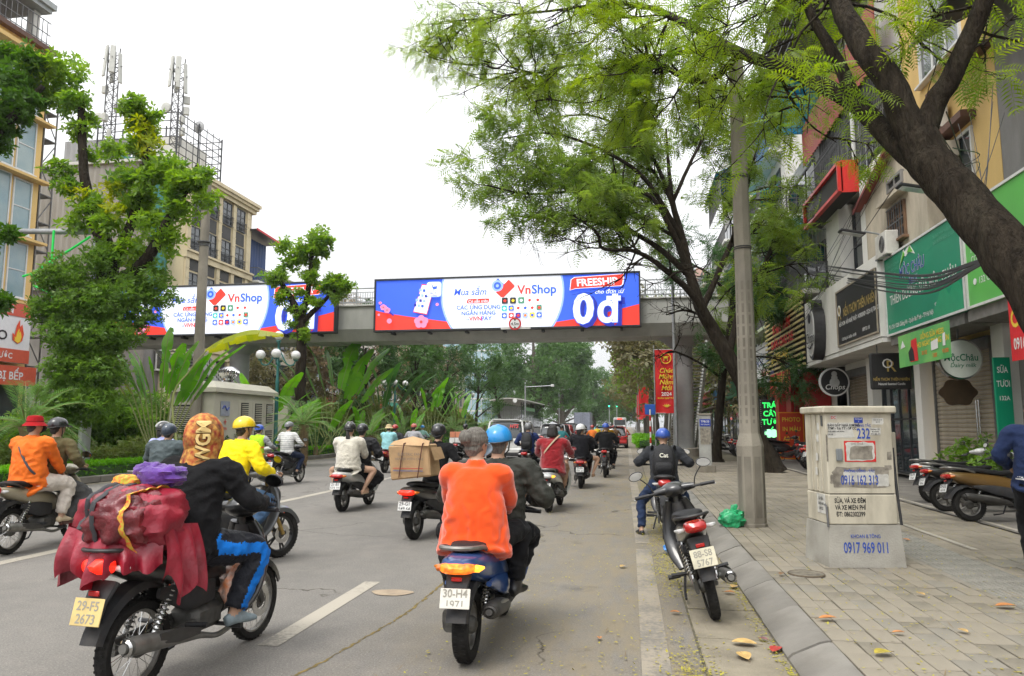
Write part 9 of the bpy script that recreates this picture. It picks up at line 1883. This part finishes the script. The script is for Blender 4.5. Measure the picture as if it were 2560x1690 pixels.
for k in range(22): link('wall_slat',slm,M_sh,T,(0,-.9,1.2+k*.14))
for k in range(12): g = G(); g.box((1.62,.6+k*2,2.4),(.03,1.7,2.2)); g.build('glass_screen',M_cglass,T)
g = G(); g.box((1.66,8,3.9),(.05,12,.5)); g.build('green_fascia',mat('fascia_green',(.10,.28,.10),.5),T); g = G(); g.lathe([(.3,0),(.3,.05)],(1.0,-2.55,4.9),'Y',20); g.build('round_logo',T_W,T)
T = thing('camera_pole','grey pole with a long arm carrying a traffic camera by the bus station','pole',(-13.4,96,0)); g = G(); g.tube([(0,0,0),(0,0,7.2)],.09,8); g.tube([(0,0,6.6),(3.6,0,6.75)],.05,8); g.build('mast',M_galv,T); g = G(); g.box((3.6,-.1,6.75),(.4,.5,.3),.03); g.build('camera',M_frw,T)
T = thing('street_light','far single-arm street light beside the bus station','street light',(-12.6,135,0)); g = G(); g.tube([(0,0,0),(0,0,7.5),(.2,0,8),(2,0,8.2)],.08,8,res=14); g.build('pole',M_galv,T); g = G(); g.box((2.2,0,8.2),(.6,.2,.1)); g.build('lantern',M_rail,T)
for k,x in enumerate((-4.5,-2.8,1.5)): T = thing('traffic_light',('left','middle','right')[k]+'most far green traffic light over the junction','traffic light',(x,170,0)); g = G(); g.tube([(0,0,0),(0,0,6)],.08,8); g.build('pole',M_galv,T); g = G(); g.box((0,0,6.2),(.4,.3,1.0),.04); g.build('housing',M_blackp,T); g = G(); g.ball((0,-.18,5.95),(.17,.05,.17),14,8); g.build('green_lens',mat('signal_green',(.05,1.,.45),.3,var=0,emit=2.2),T)
# bags
def bag(lab,p,r,m,seed): t = thing('plastic_bag',lab,'bag',p); q = lump((0,0,r[2]*.85),r,.28,2.6,30,20,pw=2.2,seed=seed); q.build('film',m,t,60); q = G(); q.tube([(0,0,r[2]*1.5),(.03,0,r[2]*2.1),(.08,.02,r[2]*2.3)],[(.03,.01),(.05,.008),(.02,.004)],8); q.build('knot',m,t); return t
bag('green plastic bag at the foot of the concrete lamp post',(1.42,11.15,.15),(.17,.14,.13),mat('bag_green',(.02,.36,.14),.3,var=.3,scale=12,bump=.8,bscale=22,coat=.3),3.); bag('blue plastic bag in the gutter beside the parked motorbike',(.52,9.55,.02),(.12,.13,.07),mat('bag_blue',(.06,.26,.68),.3,var=.3,scale=12,bump=.8,bscale=22,coat=.3),8.)
# floodlights over the dairy sign
for k,(y,x) in enumerate(((19.6,5.7),(16.0,5.9))):
 T = thing('floodlight',('far' if k == 0 else 'near')+' black floodlight on an arm above the dairy sign','lamp',(0,0,0)); g = G(); g.tube([(6.9,y,6.0),(6.5,y,6.35),(x+.3,y,6.5)],.025,8,res=8); g.build('arm',M_galv,T); g = G(); g.box((x,y,6.48),(.62,.3,.07),.02,ry=R(12)); g.build('head',M_blackp,T); g = G(); g.box((x-.01,y,6.44),(.5,.24,.015),ry=R(12)); g.build('lens',M_clear,T)
# overhead cable bundles
rw = random.Random(4)
def cables(lab,n,fn,r0,r1):
 T = thing('cable_bundle',lab,'cables',(0,0,0),0,'overhead cable bundles')
 for k in range(n): g = G(); g.tube(cr(fn(),22),rw.uniform(r0,r1),5); g.build('line',M_blackp,T,60)
U = rw.uniform
SK[0] = 1.0
def _c1(): j = U(-14,16); k = U(0,26); return [sight(2290,600+j*.3,6.9),sight(2150,645+k+j,12),sight(2050,640+k+j,18),sight(1940,628+k*.4+j,24),sight(1830,612+j,31)]
cables('thick bundle of black cables sagging across the dairy and candle signs',12,_c1,.008,.016)
cables('thin black cables strung from the forked trunk across the yellow house',8,lambda: [(2.9+U(-.1,.1),7.1,3.6+U(0,.9)),(4.5,10,4.6+U(-.2,.5)),(6.4,13.5+U(-1,2.5),6.0+U(-.4,1.6))],.005,.007)
cables('thin cables fanning out before the narrow white house',7,lambda: [(6.2,30.0,5.2+U(-.5,.8)),(5.8,24,5.6+U(-.3,.6)),(6.2,18,7.6+U(-.6,1.2))],.005,.007)
cables('cables sagging from the leaning tree to the slatted sign',6,lambda: [(3.9,24.4,3.4+U(0,1.0)),(5.0,28,3.8+U(-.5,.4)),(6.4,31+U(0,6),4.6+U(-.3,1.0))],.008,.010)
# the hazy air of the street
hz = bpy.data.materials.new('haze_air'); hz.use_nodes = True; n_ = hz.node_tree.nodes; n_.remove(n_['Principled BSDF']); pv = n_.new('ShaderNodeVolumePrincipled'); pv.inputs['Density'].default_value = .0003; pv.inputs['Color'].default_value = (.93,.95,.97,1); pv.inputs['Anisotropy'].default_value = .2; hz.node_tree.links.new(pv.outputs[0],n_['Material Output'].inputs['Volume'])
g = G(); g.box((0,420,22),(640,1000,46)); tag(g.build('haze',hz,None,0),kind='stuff')
